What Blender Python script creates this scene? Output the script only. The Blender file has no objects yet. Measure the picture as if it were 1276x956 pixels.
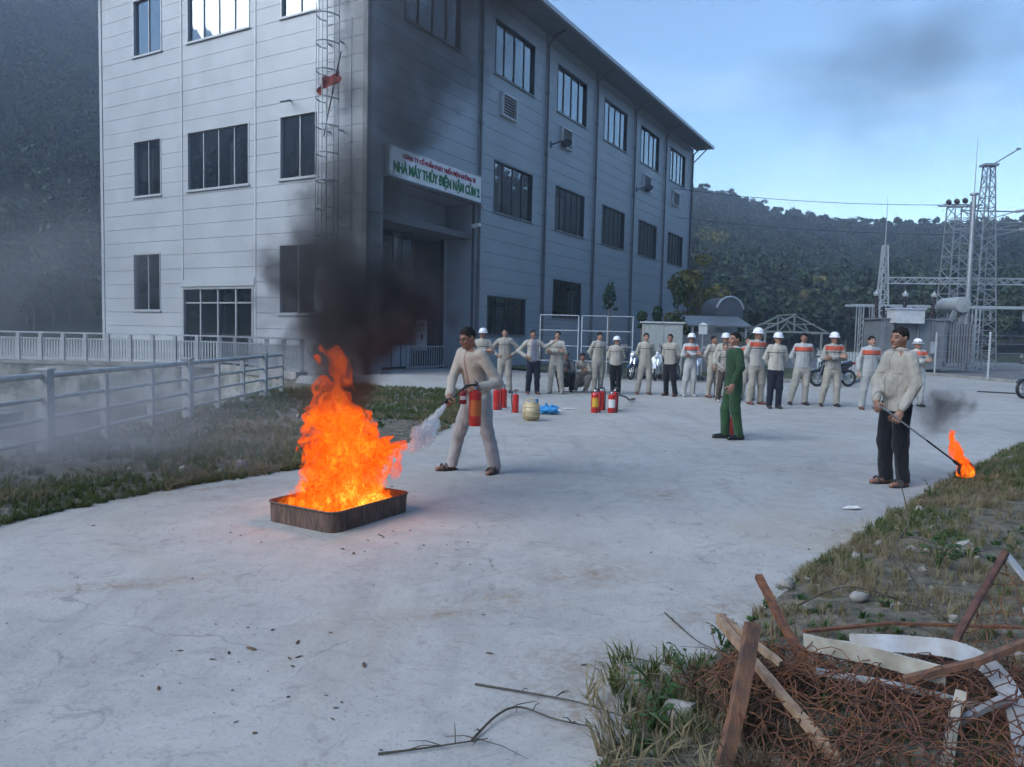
import bpy, bmesh, math, random
import numpy as np
from mathutils import Vector, Matrix, Euler
random.seed(7)
RNG = np.random.default_rng(11)
SC = bpy.context.scene
COL = SC.collection
R = math.radians

# ------------------------------------------------------------------ camera
CAM_H = 1.53
HAZE = 0.0017
cam = bpy.data.cameras.new('camera')
cam.sensor_width = 36.0
cam.lens = 929.43 / 1276 * 36
cam.clip_start = 0.05
cam.clip_end = 3000
cam_o = bpy.data.objects.new('camera', cam)
COL.objects.link(cam_o)
_p, _r = 0.0657, -0.0225
_f = Vector((0, math.cos(_p), -math.sin(_p))); _x = Vector((1, 0, 0)); _d = Vector((0, -math.sin(_p), -math.cos(_p)))
_x2 = math.cos(_r) * _x + math.sin(_r) * _d
_d2 = -math.sin(_r) * _x + math.cos(_r) * _d
_m = Matrix((_x2, -_d2, -_f)).transposed().to_4x4()
_m.translation = (0, 0, CAM_H)
cam_o.matrix_world = _m
SC.camera = cam_o

# ------------------------------------------------------------------ sky, sun, exposure
SUN_AZ = R(238)      # measured clockwise from +Y: behind the viewer, to the left
SUN_EL = R(34)
world = bpy.data.worlds.new('World')
SC.world = world
world.use_nodes = True
wn = world.node_tree
wn.nodes.clear()
w_out = wn.nodes.new('ShaderNodeOutputWorld')
w_bg = wn.nodes.new('ShaderNodeBackground')
w_sky = wn.nodes.new('ShaderNodeTexSky')
w_sky.sky_type = 'NISHITA'
w_sky.sun_disc = False
w_sky.sun_elevation = SUN_EL
w_sky.sun_rotation = SUN_AZ
w_sky.air_density = 1.1
w_sky.dust_density = 0.1
w_sky.ozone_density = 2.2
w_bg.inputs['Strength'].default_value = 0.078
# thin high cloud laid over the sky dome, all the way round
w_tc = wn.nodes.new('ShaderNodeTexCoord')
w_map = wn.nodes.new('ShaderNodeMapping'); w_map.inputs['Scale'].default_value = (1.4, 1.4, 4.5)
w_map.inputs['Location'].default_value = (0.3, 0.9, 0.2)
w_n = wn.nodes.new('ShaderNodeTexNoise'); w_n.inputs['Scale'].default_value = 2.2
w_n.inputs['Detail'].default_value = 7; w_n.inputs['Roughness'].default_value = 0.55; w_n.inputs['Distortion'].default_value = 0.6
w_r = wn.nodes.new('ShaderNodeMapRange'); w_r.inputs['From Min'].default_value = 0.50; w_r.inputs['From Max'].default_value = 0.85
w_r.inputs['To Max'].default_value = 0.36
w_mix = wn.nodes.new('ShaderNodeMix'); w_mix.data_type = 'RGBA'
w_mix.inputs[7].default_value = (5.2, 6.0, 7.2, 1)
L = wn.links.new
L(w_tc.outputs['Generated'], w_map.inputs[0]); L(w_map.outputs[0], w_n.inputs['Vector'])
L(w_n.outputs['Fac'], w_r.inputs['Value']); L(w_r.outputs[0], w_mix.inputs[0])
w_hs = wn.nodes.new('ShaderNodeHueSaturation'); w_hs.inputs['Saturation'].default_value = 1.12
L(w_sky.outputs[0], w_hs.inputs['Color']); L(w_hs.outputs[0], w_mix.inputs[6]); L(w_mix.outputs[2], w_bg.inputs['Color']); L(w_bg.outputs[0], w_out.inputs[0])

sun = bpy.data.lights.new('sun', 'SUN')
sun.energy = 1.5
sun.angle = R(50)
sun.color = (0.95, 0.98, 1.0)
sun_o = bpy.data.objects.new('sun', sun)
COL.objects.link(sun_o)
_L = Vector((math.sin(SUN_AZ) * math.cos(SUN_EL), math.cos(SUN_AZ) * math.cos(SUN_EL), math.sin(SUN_EL)))
sun_o.rotation_euler = (-_L).to_track_quat('-Z', 'Y').to_euler()
sun_o.location = _L * 60

vs = SC.view_settings
vs.view_transform = 'Standard'
vs.look = 'None'
vs.exposure = 1.76
vs.gamma = 1.0
vs.use_curve_mapping = False
cy = SC.cycles
cy.use_denoising = True
cy.max_bounces = 6
cy.diffuse_bounces = 2
cy.glossy_bounces = 2
cy.transmission_bounces = 4
cy.transparent_max_bounces = 24
cy.volume_bounces = 0
cy.volume_max_steps = 256
cy.sample_clamp_indirect = 6.0
cy.use_adaptive_sampling = True
cy.adaptive_threshold = 0.05
cy.adaptive_min_samples = 16

# ------------------------------------------------------------------ helpers
def nt(m):
    m.use_nodes = True
    t = m.node_tree
    t.nodes.clear()
    return t, t.nodes.new, t.links.new

MATS = {}
def pmat(name, col, rough=0.6, metal=0.0, col2=None, vscale=6.0, vdet=4, vmin=0.35, vmax=0.65, bump=0.0, bscale=60.0,
         spec=0.5, coat=0.0, sub=0.0, coords='Object', stretch=None, bdist=0.01, emit=None):
    """Principled material with noise-driven colour variation and bump."""
    if name in MATS: return MATS[name]
    m = bpy.data.materials.new(name)
    t, N, K = nt(m)
    o = N('ShaderNodeOutputMaterial'); b = N('ShaderNodeBsdfPrincipled')
    K(b.outputs[0], o.inputs[0])
    b.inputs['Roughness'].default_value = rough
    b.inputs['Metallic'].default_value = metal
    b.inputs['Specular IOR Level'].default_value = spec
    b.inputs['Coat Weight'].default_value = coat
    tc = N('ShaderNodeTexCoord'); vec = tc.outputs[coords]
    if stretch:
        mp = N('ShaderNodeMapping'); mp.inputs['Scale'].default_value = stretch
        K(vec, mp.inputs[0]); vec = mp.outputs[0]
    c1 = (*col, 1)
    if col2 is None: col2 = tuple(c * 0.82 for c in col)
    n = N('ShaderNodeTexNoise'); n.inputs['Scale'].default_value = vscale; n.inputs['Detail'].default_value = vdet
    n.inputs['Roughness'].default_value = 0.6
    K(vec, n.inputs['Vector'])
    mr = N('ShaderNodeMapRange'); mr.inputs['From Min'].default_value = vmin; mr.inputs['From Max'].default_value = vmax
    K(n.outputs['Fac'], mr.inputs['Value'])
    mx = N('ShaderNodeMix'); mx.data_type = 'RGBA'; mx.inputs[6].default_value = c1; mx.inputs[7].default_value = (*col2, 1)
    K(mr.outputs[0], mx.inputs[0]); K(mx.outputs[2], b.inputs['Base Color'])
    if bump:
        n2 = N('ShaderNodeTexNoise'); n2.inputs['Scale'].default_value = bscale; n2.inputs['Detail'].default_value = 4
        K(vec, n2.inputs['Vector'])
        bp = N('ShaderNodeBump'); bp.inputs['Strength'].default_value = bump; bp.inputs['Distance'].default_value = bdist
        K(n2.outputs['Fac'], bp.inputs['Height']); K(bp.outputs[0], b.inputs['Normal'])
    MATS[name] = m
    return m

def setp(o, label=None, cat=None, group=None, kind=None):
    if label: o['label'] = label
    if cat: o['category'] = cat
    if group: o['group'] = group
    if kind: o['kind'] = kind
    return o

def empty(name, loc=(0, 0, 0), rz=0.0, scale=1.0, label=None, cat=None, group=None):
    o = bpy.data.objects.new(name, None)
    o.empty_display_size = 0.1
    COL.objects.link(o)
    o.location = loc
    o.rotation_euler = (0, 0, rz)
    o.scale = (scale,) * 3
    return setp(o, label, cat, group)

def link(name, me, parent=None, mat=None):
    if mat is not None:
        me.materials.clear()
        for mm in (mat if isinstance(mat, (list, tuple)) else [mat]): me.materials.append(mm)
    o = bpy.data.objects.new(name, me)
    COL.objects.link(o)
    if parent is not None: o.parent = parent
    return o

def shade(me, angle=None):
    me.polygons.foreach_set('use_smooth', [True] * len(me.polygons))
    if angle is not None:
        try: me.set_sharp_from_angle(angle=angle)
        except Exception: pass

class MB:
    """Collects shapes and links them as ONE mesh object."""
    def __init__(s): s.v = []; s.f = []; s.mi = []; s.cur = 0
    def add(s, vs, fs):
        n = len(s.v)
        s.v += [tuple(p) for p in vs]
        s.f += [tuple(i + n for i in f) for f in fs]
        s.mi += [s.cur] * len(fs)
        return s
    def box(s, x0, x1, y0, y1, z0, z1):
        vs = [(x0, y0, z0), (x1, y0, z0), (x1, y1, z0), (x0, y1, z0), (x0, y0, z1), (x1, y0, z1), (x1, y1, z1), (x0, y1, z1)]
        return s.add(vs, [(0, 3, 2, 1), (4, 5, 6, 7), (0, 1, 5, 4), (1, 2, 6, 5), (2, 3, 7, 6), (3, 0, 4, 7)])
    def obox(s, c, sx, sy, sz, M=None):
        M = M or Matrix.Identity(3)
        c = Vector(c)
        vs = [c + M @ Vector((a * sx / 2, b * sy / 2, d * sz / 2)) for d in (-1, 1) for a, b in ((-1, -1), (1, -1), (1, 1), (-1, 1))]
        return s.add(vs, [(0, 3, 2, 1), (4, 5, 6, 7), (0, 1, 5, 4), (1, 2, 6, 5), (2, 3, 7, 6), (3, 0, 4, 7)])
    def bar(s, a, b, w, h=None, up=(0, 0, 1)):
        """rectangular bar from a to b"""
        a = Vector(a); b = Vector(b); h = h or w
        d = (b - a); l = d.length
        if l < 1e-6: return s
        d /= l; u = Vector(up)
        if abs(d.dot(u)) > 0.98: u = Vector((1, 0, 0))
        sx = d.cross(u).normalized(); uy = sx.cross(d)
        vs = []
        for p in (a, b):
            for i, j in ((-1, -1), (1, -1), (1, 1), (-1, 1)): vs.append(p + sx * (i * w / 2) + uy * (j * h / 2))
        return s.add(vs, [(0, 1, 2, 3), (7, 6, 5, 4), (0, 4, 5, 1), (1, 5, 6, 2), (2, 6, 7, 3), (3, 7, 4, 0)])
    def tube(s, pts, r, seg=8, cap=True, closed=False):
        pts = [Vector(p) for p in pts]
        n = len(pts)
        rs = r if isinstance(r, (list, tuple)) else [r] * n
        vs = []; fs = []
        prev = None
        for i, p in enumerate(pts):
            if closed: t = pts[(i + 1) % n] - pts[i - 1]
            else: t = pts[min(i + 1, n - 1)] - pts[max(i - 1, 0)]
            if t.length < 1e-9: t = Vector((0, 0, 1))
            t.normalize()
            if prev is None:
                a = Vector((0, 0, 1)) if abs(t.z) < 0.9 else Vector((1, 0, 0))
                nx = t.cross(a).normalized()
            else:
                nx = prev - t * prev.dot(t)
                nx = nx.normalized() if nx.length > 1e-6 else t.orthogonal().normalized()
            prev = nx
            ny = t.cross(nx)
            for k in range(seg):
                a = 2 * math.pi * k / seg
                vs.append(p + (nx * math.cos(a) + ny * math.sin(a)) * rs[i])
        m = n if closed else n - 1
        for i in range(m):
            j = (i + 1) % n
            for k in range(seg):
                k2 = (k + 1) % seg
                fs.append((i * seg + k, i * seg + k2, j * seg + k2, j * seg + k))
        if cap and not closed:
            fs.append(tuple(reversed(range(seg)))); fs.append(tuple(range((n - 1) * seg, n * seg)))
        return s.add(vs, fs)
    def lathe(s, prof, seg=20, M=None, c=(0, 0, 0)):
        """prof: list of (r, z)"""
        M = M or Matrix.Identity(3); c = Vector(c)
        vs = []; fs = []
        for r, z in prof:
            for k in range(seg):
                a = 2 * math.pi * k / seg
                vs.append(c + M @ Vector((r * math.cos(a), r * math.sin(a), z)))
        for i in range(len(prof) - 1):
            for k in range(seg):
                k2 = (k + 1) % seg
                fs.append((i * seg + k, i * seg + k2, (i + 1) * seg + k2, (i + 1) * seg + k))
        if prof[0][0] > 1e-5: fs.append(tuple(reversed(range(seg))))
        if prof[-1][0] > 1e-5: fs.append(tuple(range((len(prof) - 1) * seg, len(prof) * seg)))
        return s.add(vs, fs)
    def prism(s, poly, z0, z1, M=None, c=(0, 0, 0)):
        M = M or Matrix.Identity(3); c = Vector(c)
        n = len(poly)
        vs = [c + M @ Vector((x, y, z0)) for x, y in poly] + [c + M @ Vector((x, y, z1)) for x, y in poly]
        fs = [tuple(reversed(range(n))), tuple(range(n, 2 * n))] + [(i, (i + 1) % n, n + (i + 1) % n, n + i) for i in range(n)]
        return s.add(vs, fs)
    def mesh(s, name, smooth=None):
        me = bpy.data.meshes.new(name)
        me.from_pydata(s.v, [], s.f)
        if any(s.mi): me.polygons.foreach_set('material_index', s.mi)
        me.update()
        if smooth is not None: shade(me, smooth)
        return me
    def build(s, name, mat, parent=None, smooth=None):
        return link(name, s.mesh(name, smooth), parent, mat)

def copy_tree(o, parent=None):
    c = o.copy(); COL.objects.link(c)
    if parent is not None: c.parent = parent
    for ch in list(o.children): copy_tree(ch, c)
    return c

def rotm(ax, ay, az): return Euler((ax, ay, az), 'XYZ').to_matrix()

def vnoise(p, seed=0, s=1.0):
    """cheap smooth pseudo noise, -1..1, for arrays (n,3) or (n,2)"""
    p = np.asarray(p, float) * s
    r = np.random.default_rng(seed)
    out = 0
    for i in range(6):
        k = r.normal(size=p.shape[-1]) * (0.7 + 0.5 * i); ph = r.uniform(0, 6.28)
        out = out + np.sin(p @ k + ph) / (1 + 0.35 * i)
    return out / 3.2

# ------------------------------------------------------------------ shared materials
M_white_metal = pmat('painted_white_steel', (0.62, 0.64, 0.65), 0.45, 0, (0.5, 0.52, 0.52), 3)
M_galv = pmat('galvanised_steel', (0.42, 0.45, 0.47), 0.42, 0.6, (0.32, 0.34, 0.36), 5)
M_dark_alu = pmat('dark_aluminium', (0.07, 0.08, 0.09), 0.4, 0.3)
M_rust = pmat('rusty_iron', (0.085, 0.038, 0.025), 0.85, 0.1, (0.20, 0.08, 0.035), 30, bump=0.5, bscale=140, bdist=0.003)
M_black = pmat('black_rubber', (0.018, 0.018, 0.02), 0.55, 0)
M_red = pmat('red_enamel', (0.50, 0.022, 0.018), 0.32, 0, (0.40, 0.018, 0.016), 8, coat=0.3)
M_chrome = pmat('bright_metal', (0.75, 0.76, 0.78), 0.18, 1.0)
M_concrete_plain = pmat('cast_concrete', (0.36, 0.35, 0.33), 0.9, 0, (0.22, 0.22, 0.21), 2.0, bump=0.3, bscale=30)
# ================================================================== SETTING
def lerp_poly(P, n):
    P = np.array(P, float)
    d = np.r_[0, np.cumsum(np.linalg.norm(np.diff(P, axis=0), axis=1))]
    t = np.linspace(0, d[-1], n)
    return np.c_[np.interp(t, d, P[:, 0]), np.interp(t, d, P[:, 1])]

def pair_poly(A, B, n):
    """resample two paired polylines with one shared parameter (arc length of A)"""
    A = np.array(A, float); B = np.array(B, float)
    d = np.r_[0, np.cumsum(np.linalg.norm(np.diff(A, axis=0), axis=1))]
    t = np.linspace(0, d[-1], n)
    f = lambda Q: np.c_[np.interp(t, d, Q[:, 0]), np.interp(t, d, Q[:, 1])]
    return f(A), f(B)

def sheet(name, loops, z, mat, label=None, kind='structure'):
    bm = bmesh.new()
    for lp in loops:
        vs = [bm.verts.new((x, y, z)) for x, y in lp]
        for i in range(len(vs)): bm.edges.new((vs[i], vs[(i + 1) % len(vs)]))
    bmesh.ops.triangle_fill(bm, edges=bm.edges[:], use_beauty=True)
    for f in bm.faces:
        if f.normal.z < 0: f.normal_flip()
    me = bpy.data.meshes.new(name); bm.to_mesh(me); bm.free()
    o = link(name, me, None, mat)
    return setp(o, label=label, kind=kind)

# ---- materials of the ground
def mat_concrete_yard():
    m = bpy.data.materials.new('worn_concrete_paving')
    t, N, K = nt(m)
    o = N('ShaderNodeOutputMaterial'); b = N('ShaderNodeBsdfPrincipled'); K(b.outputs[0], o.inputs[0])
    b.inputs['Roughness'].default_value = 0.82; b.inputs['Specular IOR Level'].default_value = 0.3
    tc = N('ShaderNodeTexCoord'); v = tc.outputs['Object']
    def noise(sc, det=5, ro=0.6, dis=0.0, src=None):
        n = N('ShaderNodeTexNoise'); n.inputs['Scale'].default_value = sc; n.inputs['Detail'].default_value = det
        n.inputs['Roughness'].default_value = ro; n.inputs['Distortion'].default_value = dis
        K(src or v, n.inputs['Vector']); return n.outputs['Fac']
    def rng(x, a, c, lo=0.0, hi=1.0):
        r = N('ShaderNodeMapRange'); r.inputs['From Min'].default_value = a; r.inputs['From Max'].default_value = c
        r.inputs['To Min'].default_value = lo; r.inputs['To Max'].default_value = hi; K(x, r.inputs['Value']); return r.outputs[0]
    def mix(f, a, c, mode='MIX'):
        x = N('ShaderNodeMix'); x.data_type = 'RGBA'; x.blend_type = mode
        for k, w in ((6, a), (7, c)):
            if isinstance(w, tuple): x.inputs[k].default_value = (*w, 1)
            else: K(w, x.inputs[k])
        if isinstance(f, float): x.inputs[0].default_value = f
        else: K(f, x.inputs[0])
        return x.outputs[2]
    def mul(a, c):
        x = N('ShaderNodeMath'); x.operation = 'MULTIPLY'
        K(a, x.inputs[0])
        if isinstance(c, float): x.inputs[1].default_value = c
        else: K(c, x.inputs[1])
        return x.outputs[0]
    base = mix(rng(noise(0.35, 6, 0.62, 0.4), 0.3, 0.7), (0.41, 0.398, 0.370), (0.285, 0.278, 0.26))
    base = mix(rng(noise(2.3, 7, 0.7, 0.8), 0.42, 0.72, 0, 0.6), base, (0.475, 0.46, 0.425))
    base = mix(rng(noise(5.2, 7, 0.75, 1.5), 0.53, 0.74, 0, 0.7), base, (0.16, 0.152, 0.14))
    # long wheel tracks worn along the yard
    mpt = N('ShaderNodeMapping'); mpt.inputs['Rotation'].default_value = (0, 0, .35); mpt.inputs['Scale'].default_value = (1.0, .10, 1); K(v, mpt.inputs[0])
    base = mix(rng(noise(2.6, 5, 0.6, 0.3, mpt.outputs[0]), 0.55, 0.72, 0, 0.4), base, (0.2, 0.195, 0.185))
    # fine aggregate speckle
    base = mix(rng(noise(55, 3, 0.7), 0.56, 0.72, 0, 0.55), base, (0.13, 0.125, 0.12))
    base = mix(rng(noise(90, 2, 0.6), 0.6, 0.75, 0, 0.4), base, (0.46, 0.45, 0.43))
    # mud stains with a place of their own
    dirt = None
    for (x, y, sx, sy, a) in ((0.55, 4.68, .42, .26, .3), (1.46, 7.15, .34, .3, .2), (-.05, 4.2, .22, .18, .5), (.45, 3.35, .5, .3, .2),
                              (1.2, 4.1, .5, .16, .7), (.35, 3.0, .35, .3, 0), (-2.9, 6.9, .9, .14, .75), (2.7, 5.9, .7, .25, .85),
                              (-.35, 3.95, .3, .09, .2), (-2.2, 4.3, .7, .1, .4)):
        mp = N('ShaderNodeMapping'); mp.vector_type = 'TEXTURE'
        mp.inputs['Location'].default_value = (x, y, 0); mp.inputs['Rotation'].default_value = (0, 0, a); mp.inputs['Scale'].default_value = (sx, sy, 1)
        K(v, mp.inputs[0])
        ln = N('ShaderNodeVectorMath'); ln.operation = 'LENGTH'; K(mp.outputs[0], ln.inputs[0])
        d = rng(ln.outputs['Value'], 1.3, 0.1)
        if dirt is None: dirt = d
        else:
            mx = N('ShaderNodeMath'); mx.operation = 'MAXIMUM'; K(dirt, mx.inputs[0]); K(d, mx.inputs[1]); dirt = mx.outputs[0]
    dm = mul(dirt, rng(noise(11, 6, 0.75, 1.0), 0.42, 0.62))
    base = mix(mul(dm, 0.9), base, (0.24, 0.18, 0.125))
    base = mix(rng(noise(0.55, 5, 0.6, 0.9), 0.50, 0.70, 0, 0.42), base, (0.34, 0.29, 0.225))
    # hairline cracks
    wp = N('ShaderNodeVectorMath'); wp.operation = 'ADD'
    nn = N('ShaderNodeTexNoise'); nn.inputs['Scale'].default_value = 1.8; nn.inputs['Detail'].default_value = 5; K(v, nn.inputs['Vector'])
    K(v, wp.inputs[0]); K(nn.outputs['Color'], wp.inputs[1])
    vo = N('ShaderNodeTexVoronoi'); vo.feature = 'DISTANCE_TO_EDGE'; vo.inputs['Scale'].default_value = 0.42; K(wp.outputs[0], vo.inputs['Vector'])
    crack = mul(rng(vo.outputs['Distance'], 0.006, 0.0015), rng(noise(0.8, 3), 0.5, 0.6))
    base = mix(mul(crack, 0.5), base, (0.09, 0.09, 0.09))
    K(base, b.inputs['Base Color'])
    bp = N('ShaderNodeBump'); bp.inputs['Strength'].default_value = 0.35; bp.inputs['Distance'].default_value = 0.012
    ad = N('ShaderNodeMath'); ad.operation = 'ADD'; K(noise(30, 6, 0.7), ad.inputs[0]); K(noise(3.0, 4), ad.inputs[1])
    K(ad.outputs[0], bp.inputs['Height']); K(bp.outputs[0], b.inputs['Normal'])
    return m
M_yard = mat_concrete_yard()
M_soil = pmat('bare_soil', (0.10, 0.085, 0.06), 0.95, 0, (0.19, 0.165, 0.125), 5, 7, bump=0.8, bscale=25, bdist=0.03)
M_turf = pmat('dry_turf', (0.060, 0.055, 0.036), 0.95, 0, (0.20, 0.175, 0.13), 9, 9, .38, .66, bump=1.0, bscale=45, bdist=0.03)
M_turf_green = pmat('green_turf', (0.035, 0.055, 0.018), 0.95, 0, (0.085, 0.10, 0.04), 3, 6, bump=0.7, bscale=30, bdist=0.03)
M_hill = pmat('forest_floor', (0.025, 0.035, 0.018), 0.95, 0, (0.06, 0.06, 0.03), 0.05, 6)
M_water = pmat('dark_canal_water', (0.02, 0.03, 0.03), 0.08, 0, spec=0.6)
M_stone = pmat('mottled_masonry', (0.42, 0.41, 0.37), 0.9, 0, (0.11, 0.12, 0.10), 1.6, 8, 0.38, 0.62, bump=0.6, bscale=10, bdist=0.04)

CANAL = [(-34, 1.5), (-5.85, 1.5), (-5.85, 17.6), (-7.05, 24.6), (-11.2, 28.45), (-34, 28.3)]
circle = [(78 * math.cos(a), 78 * math.sin(a)) for a in np.linspace(0, 2 * math.pi, 72, endpoint=False)]
sheet('ground', [circle, CANAL], 0.0, M_soil)
YARD = [(-5.6, -9), (-4.6, 2.0), (-4.0, 4.8), (-3.86, 5.51), (-3.55, 6.25), (-3.04, 7.15), (-2.29, 8.11), (-1.72, 9.3), (-1.17, 10.85), (-.88, 13.57),
        (-.99, 17), (-1.17, 19.05), (-3.0, 20.4), (-5.6, 20.9), (-6.2, 21.2), (-7.02, 24.6), (-11.15, 28.42), (-33.9, 28.27), (-34, 46), (3, 46), (3.0, 28.0), (12.0, 26.6), (14.5, 30.5),
        (14.5, 37.6), (20.3, 36.5), (20.5, 30.5), (46, 29), (46, 20), (30, 18.2), (14, 15.7), (9.3, 12.75), (7.4, 10.85), (5.04, 8.33), (3.55, 6.68), (2.42, 5.33), (1.66, 4.37), (1.19, 3.66), (.98, 3.36), (.64, 2.9), (.37, 2.5), (.1, 1.4), (-.1, -1), (-.3, -9)]
sheet('yard_pavement', [YARD], 0.012, M_yard)

# canal: concrete floor with shallow water, masonry walls
sheet('water', [[(-34, 1.4), (-5.8, 1.4), (-5.8, 17.8), (-6.9, 24.8), (-11, 28.6), (-34, 28.5)]], -1.55, M_water)
mb = MB()
for (a, b_) in zip(CANAL, CANAL[1:] + CANAL[:1]):
    pts = [Vector((*a, 0)), Vector((*b_, 0))]
    n = max(2, int((pts[1] - pts[0]).length / 1.2))
    for i in range(n):
        p = pts[0].lerp(pts[1], i / n); q_ = pts[0].lerp(pts[1], (i + 1) / n)
        mb.add([(p.x, p.y, -1.8), (q_.x, q_.y, -1.8), (q_.x, q_.y, -.004), (p.x, p.y, -.004)], [(0, 1, 2, 3)])
o = mb.build('canal_wall', M_stone); setp(o, kind='structure')
# a coping along the far canal edge, carrying the white balustrade
mb = MB()
mb.bar((-34, 28.55, -.0), (-11.25, 28.72, -.0), .5, .3)
mb.bar((-11.25, 28.72, 0), (-7.0, 24.75, 0), .42, .26)
o = mb.build('canal_coping', M_concrete_plain); setp(o, kind='structure')
# flat deck slabs crossing the canal at the left
mb = MB(); mb.box(-9.6, -7.0, 8.8, 12.6, -.75, -.45); mb.box(-13.5, -10.2, 9.5, 15.5, -.6, -.3)
o = mb.build('canal_deck', pmat('dark_deck_slab', (0.10, 0.105, 0.11), .9, 0, (0.17, .17, .17), 1.5)); setp(o, kind='structure')

# ---- verges: uneven banks
def bank(name, A, B, n, w, zf, mat, amp, seed):
    a, b = pair_poly(A, B, n)
    wt = np.linspace(0, 1, w) ** 1.6
    P = a[:, None, :] * (1 - wt[None, :, None]) + b[:, None, :] * wt[None, :, None]
    dist = np.linalg.norm(P - a[:, None, :], axis=2)
    P[:, 0, :] += 0.10 * np.c_[vnoise(a, seed + 5, 3.3), vnoise(a, seed + 6, 3.1)] + .04 * np.c_[vnoise(a, seed + 7, 11), vnoise(a, seed + 8, 12)]
    z = zf(dist) + amp * vnoise(P.reshape(-1, 2), seed, 1.7).reshape(n, w) * np.clip(dist / 0.4, 0, 1) + 0.35 * amp * vnoise(P.reshape(-1, 2), seed + 1, 6).reshape(n, w) * np.clip(dist / .2, 0, 1)
    V = np.c_[P.reshape(-1, 2), z.reshape(-1)]
    F = [(i * w + j, i * w + j + 1, (i + 1) * w + j + 1, (i + 1) * w + j) for i in range(n - 1) for j in range(w - 1)]
    me = bpy.data.meshes.new(name); me.from_pydata(V.tolist(), [], F); me.update()
    if me.polygons[0].normal.z < 0:
        me.flip_normals()
    shade(me)
    o = link(name, me, None, mat); setp(o, kind='structure')
    return V.reshape(n, w, 3)
LV = bank('grass_verge', [(-4.6, 2.0), (-4.0, 4.8), (-3.82, 5.51), (-3.51, 6.25), (-3.0, 7.15), (-2.25, 8.11), (-1.68, 9.3), (-1.13, 10.85), (-.84, 13.57), (-.95, 17), (-1.13, 19.1)],
          [(-5.85, 2), (-5.85, 5.5), (-5.85, 6.5), (-5.85, 7.6), (-5.85, 8.8), (-5.85, 10), (-5.85, 11.5), (-5.85, 13.5), (-5.85, 16), (-5.9, 18.5), (-4.7, 20.9)],
          150, 26, lambda d: 0.006 + .05 * np.clip(d / .4, 0, 1) - .03 * np.clip((d - 1.5) / 2, 0, 1), M_turf, .035, 3)
RV = bank('grass_verge.001', [(-0.3, -2.0), (0.03, 1.4), (0.29, 2.56), (.56, 2.94), (.9, 3.4), (1.11, 3.69), (1.57, 4.35), (2.36, 5.31), (3.51, 6.63), (4.98, 8.27), (7.3, 10.8), (9.2, 12.7), (14, 15.6), (30, 18.1)],
          [(6, -4), (7, -1), (8, 0), (8.5, .5), (9, 1), (9.5, 1.5), (10, 2), (11, 3), (12, 4), (14, 5), (18, 6), (20, 7), (28, 8), (40, 9)],
          190, 44, lambda d: 0.006 + .10 * np.clip(d / .5, 0, 1) + .10 * np.clip((d - .5) / 2, 0, 1), M_turf, .05, 8)

# ---- planting bed and substation pad with real kerbs
BED = [(3.1, 28.2), (11.9, 26.8), (14.4, 30.5), (14.4, 60), (13.9, 60), (-1, 33)]
sheet('planting_bed', [BED], 0.10, M_turf_green)
mb = MB()
for a, b_ in (((3.0, 28.05), (12.0, 26.65)), ((12.0, 26.65), (14.5, 30.5)), ((14.5, 30.5), (14.5, 37.6)), ((14.5, 37.6), (20.3, 36.5)), ((20.3, 36.5), (20.5, 30.5)), ((20.5, 30.5), (46, 29))):
    n = max(1, round((Vector(a) - Vector(b_)).length / 1.0))
    for i in range(n):
        p = Vector((*a, .07)).lerp(Vector((*b_, .07)), i / n + .006 / n); q_ = Vector((*a, .07)).lerp(Vector((*b_, .07)), (i + 1) / n - .012 / n)
        mb.bar(p, q_, .18, .15)
o = mb.build('kerb', pmat('kerb_concrete', (0.34, .34, .33), .9, 0, (.2, .2, .19), 3)); setp(o, kind='structure')
sheet('substation_gravel', [[(14.6, 37.7), (20.4, 36.6), (20.6, 30.6), (46, 29.1), (60, 40), (50, 58), (14.6, 70)]], 0.09, pmat('crushed_gravel', (0.19, .19, .18), .95, 0, (.10, .10, .10), 30, bump=.8, bscale=60, bdist=.02))

# ---- hills all round the valley
AZ = [-180, -150, -105, -60, -45, -27, -10, 4, 13.5, 18, 24, 34, 45, 60, 90, 135, 180]
EL = [19, 19, 17, 20.5, 22.3, 21.4, 16, 12, 9.9, 8.6, 7.1, 6.9, 10, 14.5, 16, 17, 19]
def hill_z(x, y):
    r = np.hypot(x, y); az = np.degrees(np.arctan2(x, y))
    el = np.interp(az, AZ, EL)
    r0 = 76.0; r1 = 250.0
    t = np.clip((r - r0) / (r1 - r0), 0, 1)
    prof = t ** 1.25
    z = prof * r1 * np.tan(np.radians(el))
    z = z + np.where(r > r1, (r - r1) * 0.02, 0)
    P = np.c_[x, y]
    z = z * (1 + .10 * vnoise(P, 21, 0.035) * np.clip((r - r0) / 50, 0, 1) * (1 - .8 * t)) + 1.6 * vnoise(P, 22, 0.09) * np.clip((r - r0) / 25, 0, 1)
    return z
na, nr = 240, 44
rr = np.linspace(74, 300, nr)
aa = np.linspace(-math.pi, math.pi, na, endpoint=False)
X = np.sin(aa)[:, None] * rr[None, :]; Y = np.cos(aa)[:, None] * rr[None, :]
Z = hill_z(X.ravel(), Y.ravel()).reshape(na, nr) - 0.25
V = np.c_[X.ravel(), Y.ravel(), Z.ravel()]
F = [(i * nr + j, ((i + 1) % na) * nr + j, ((i + 1) % na) * nr + j + 1, i * nr + j + 1) for i in range(na) for j in range(nr - 1)]
me = bpy.data.meshes.new('hills'); me.from_pydata(V.tolist(), [], F); me.update(); shade(me)
if me.polygons[0].normal.z < 0: me.flip_normals()
setp(link('hills', me, None, M_hill), kind='structure')

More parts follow.
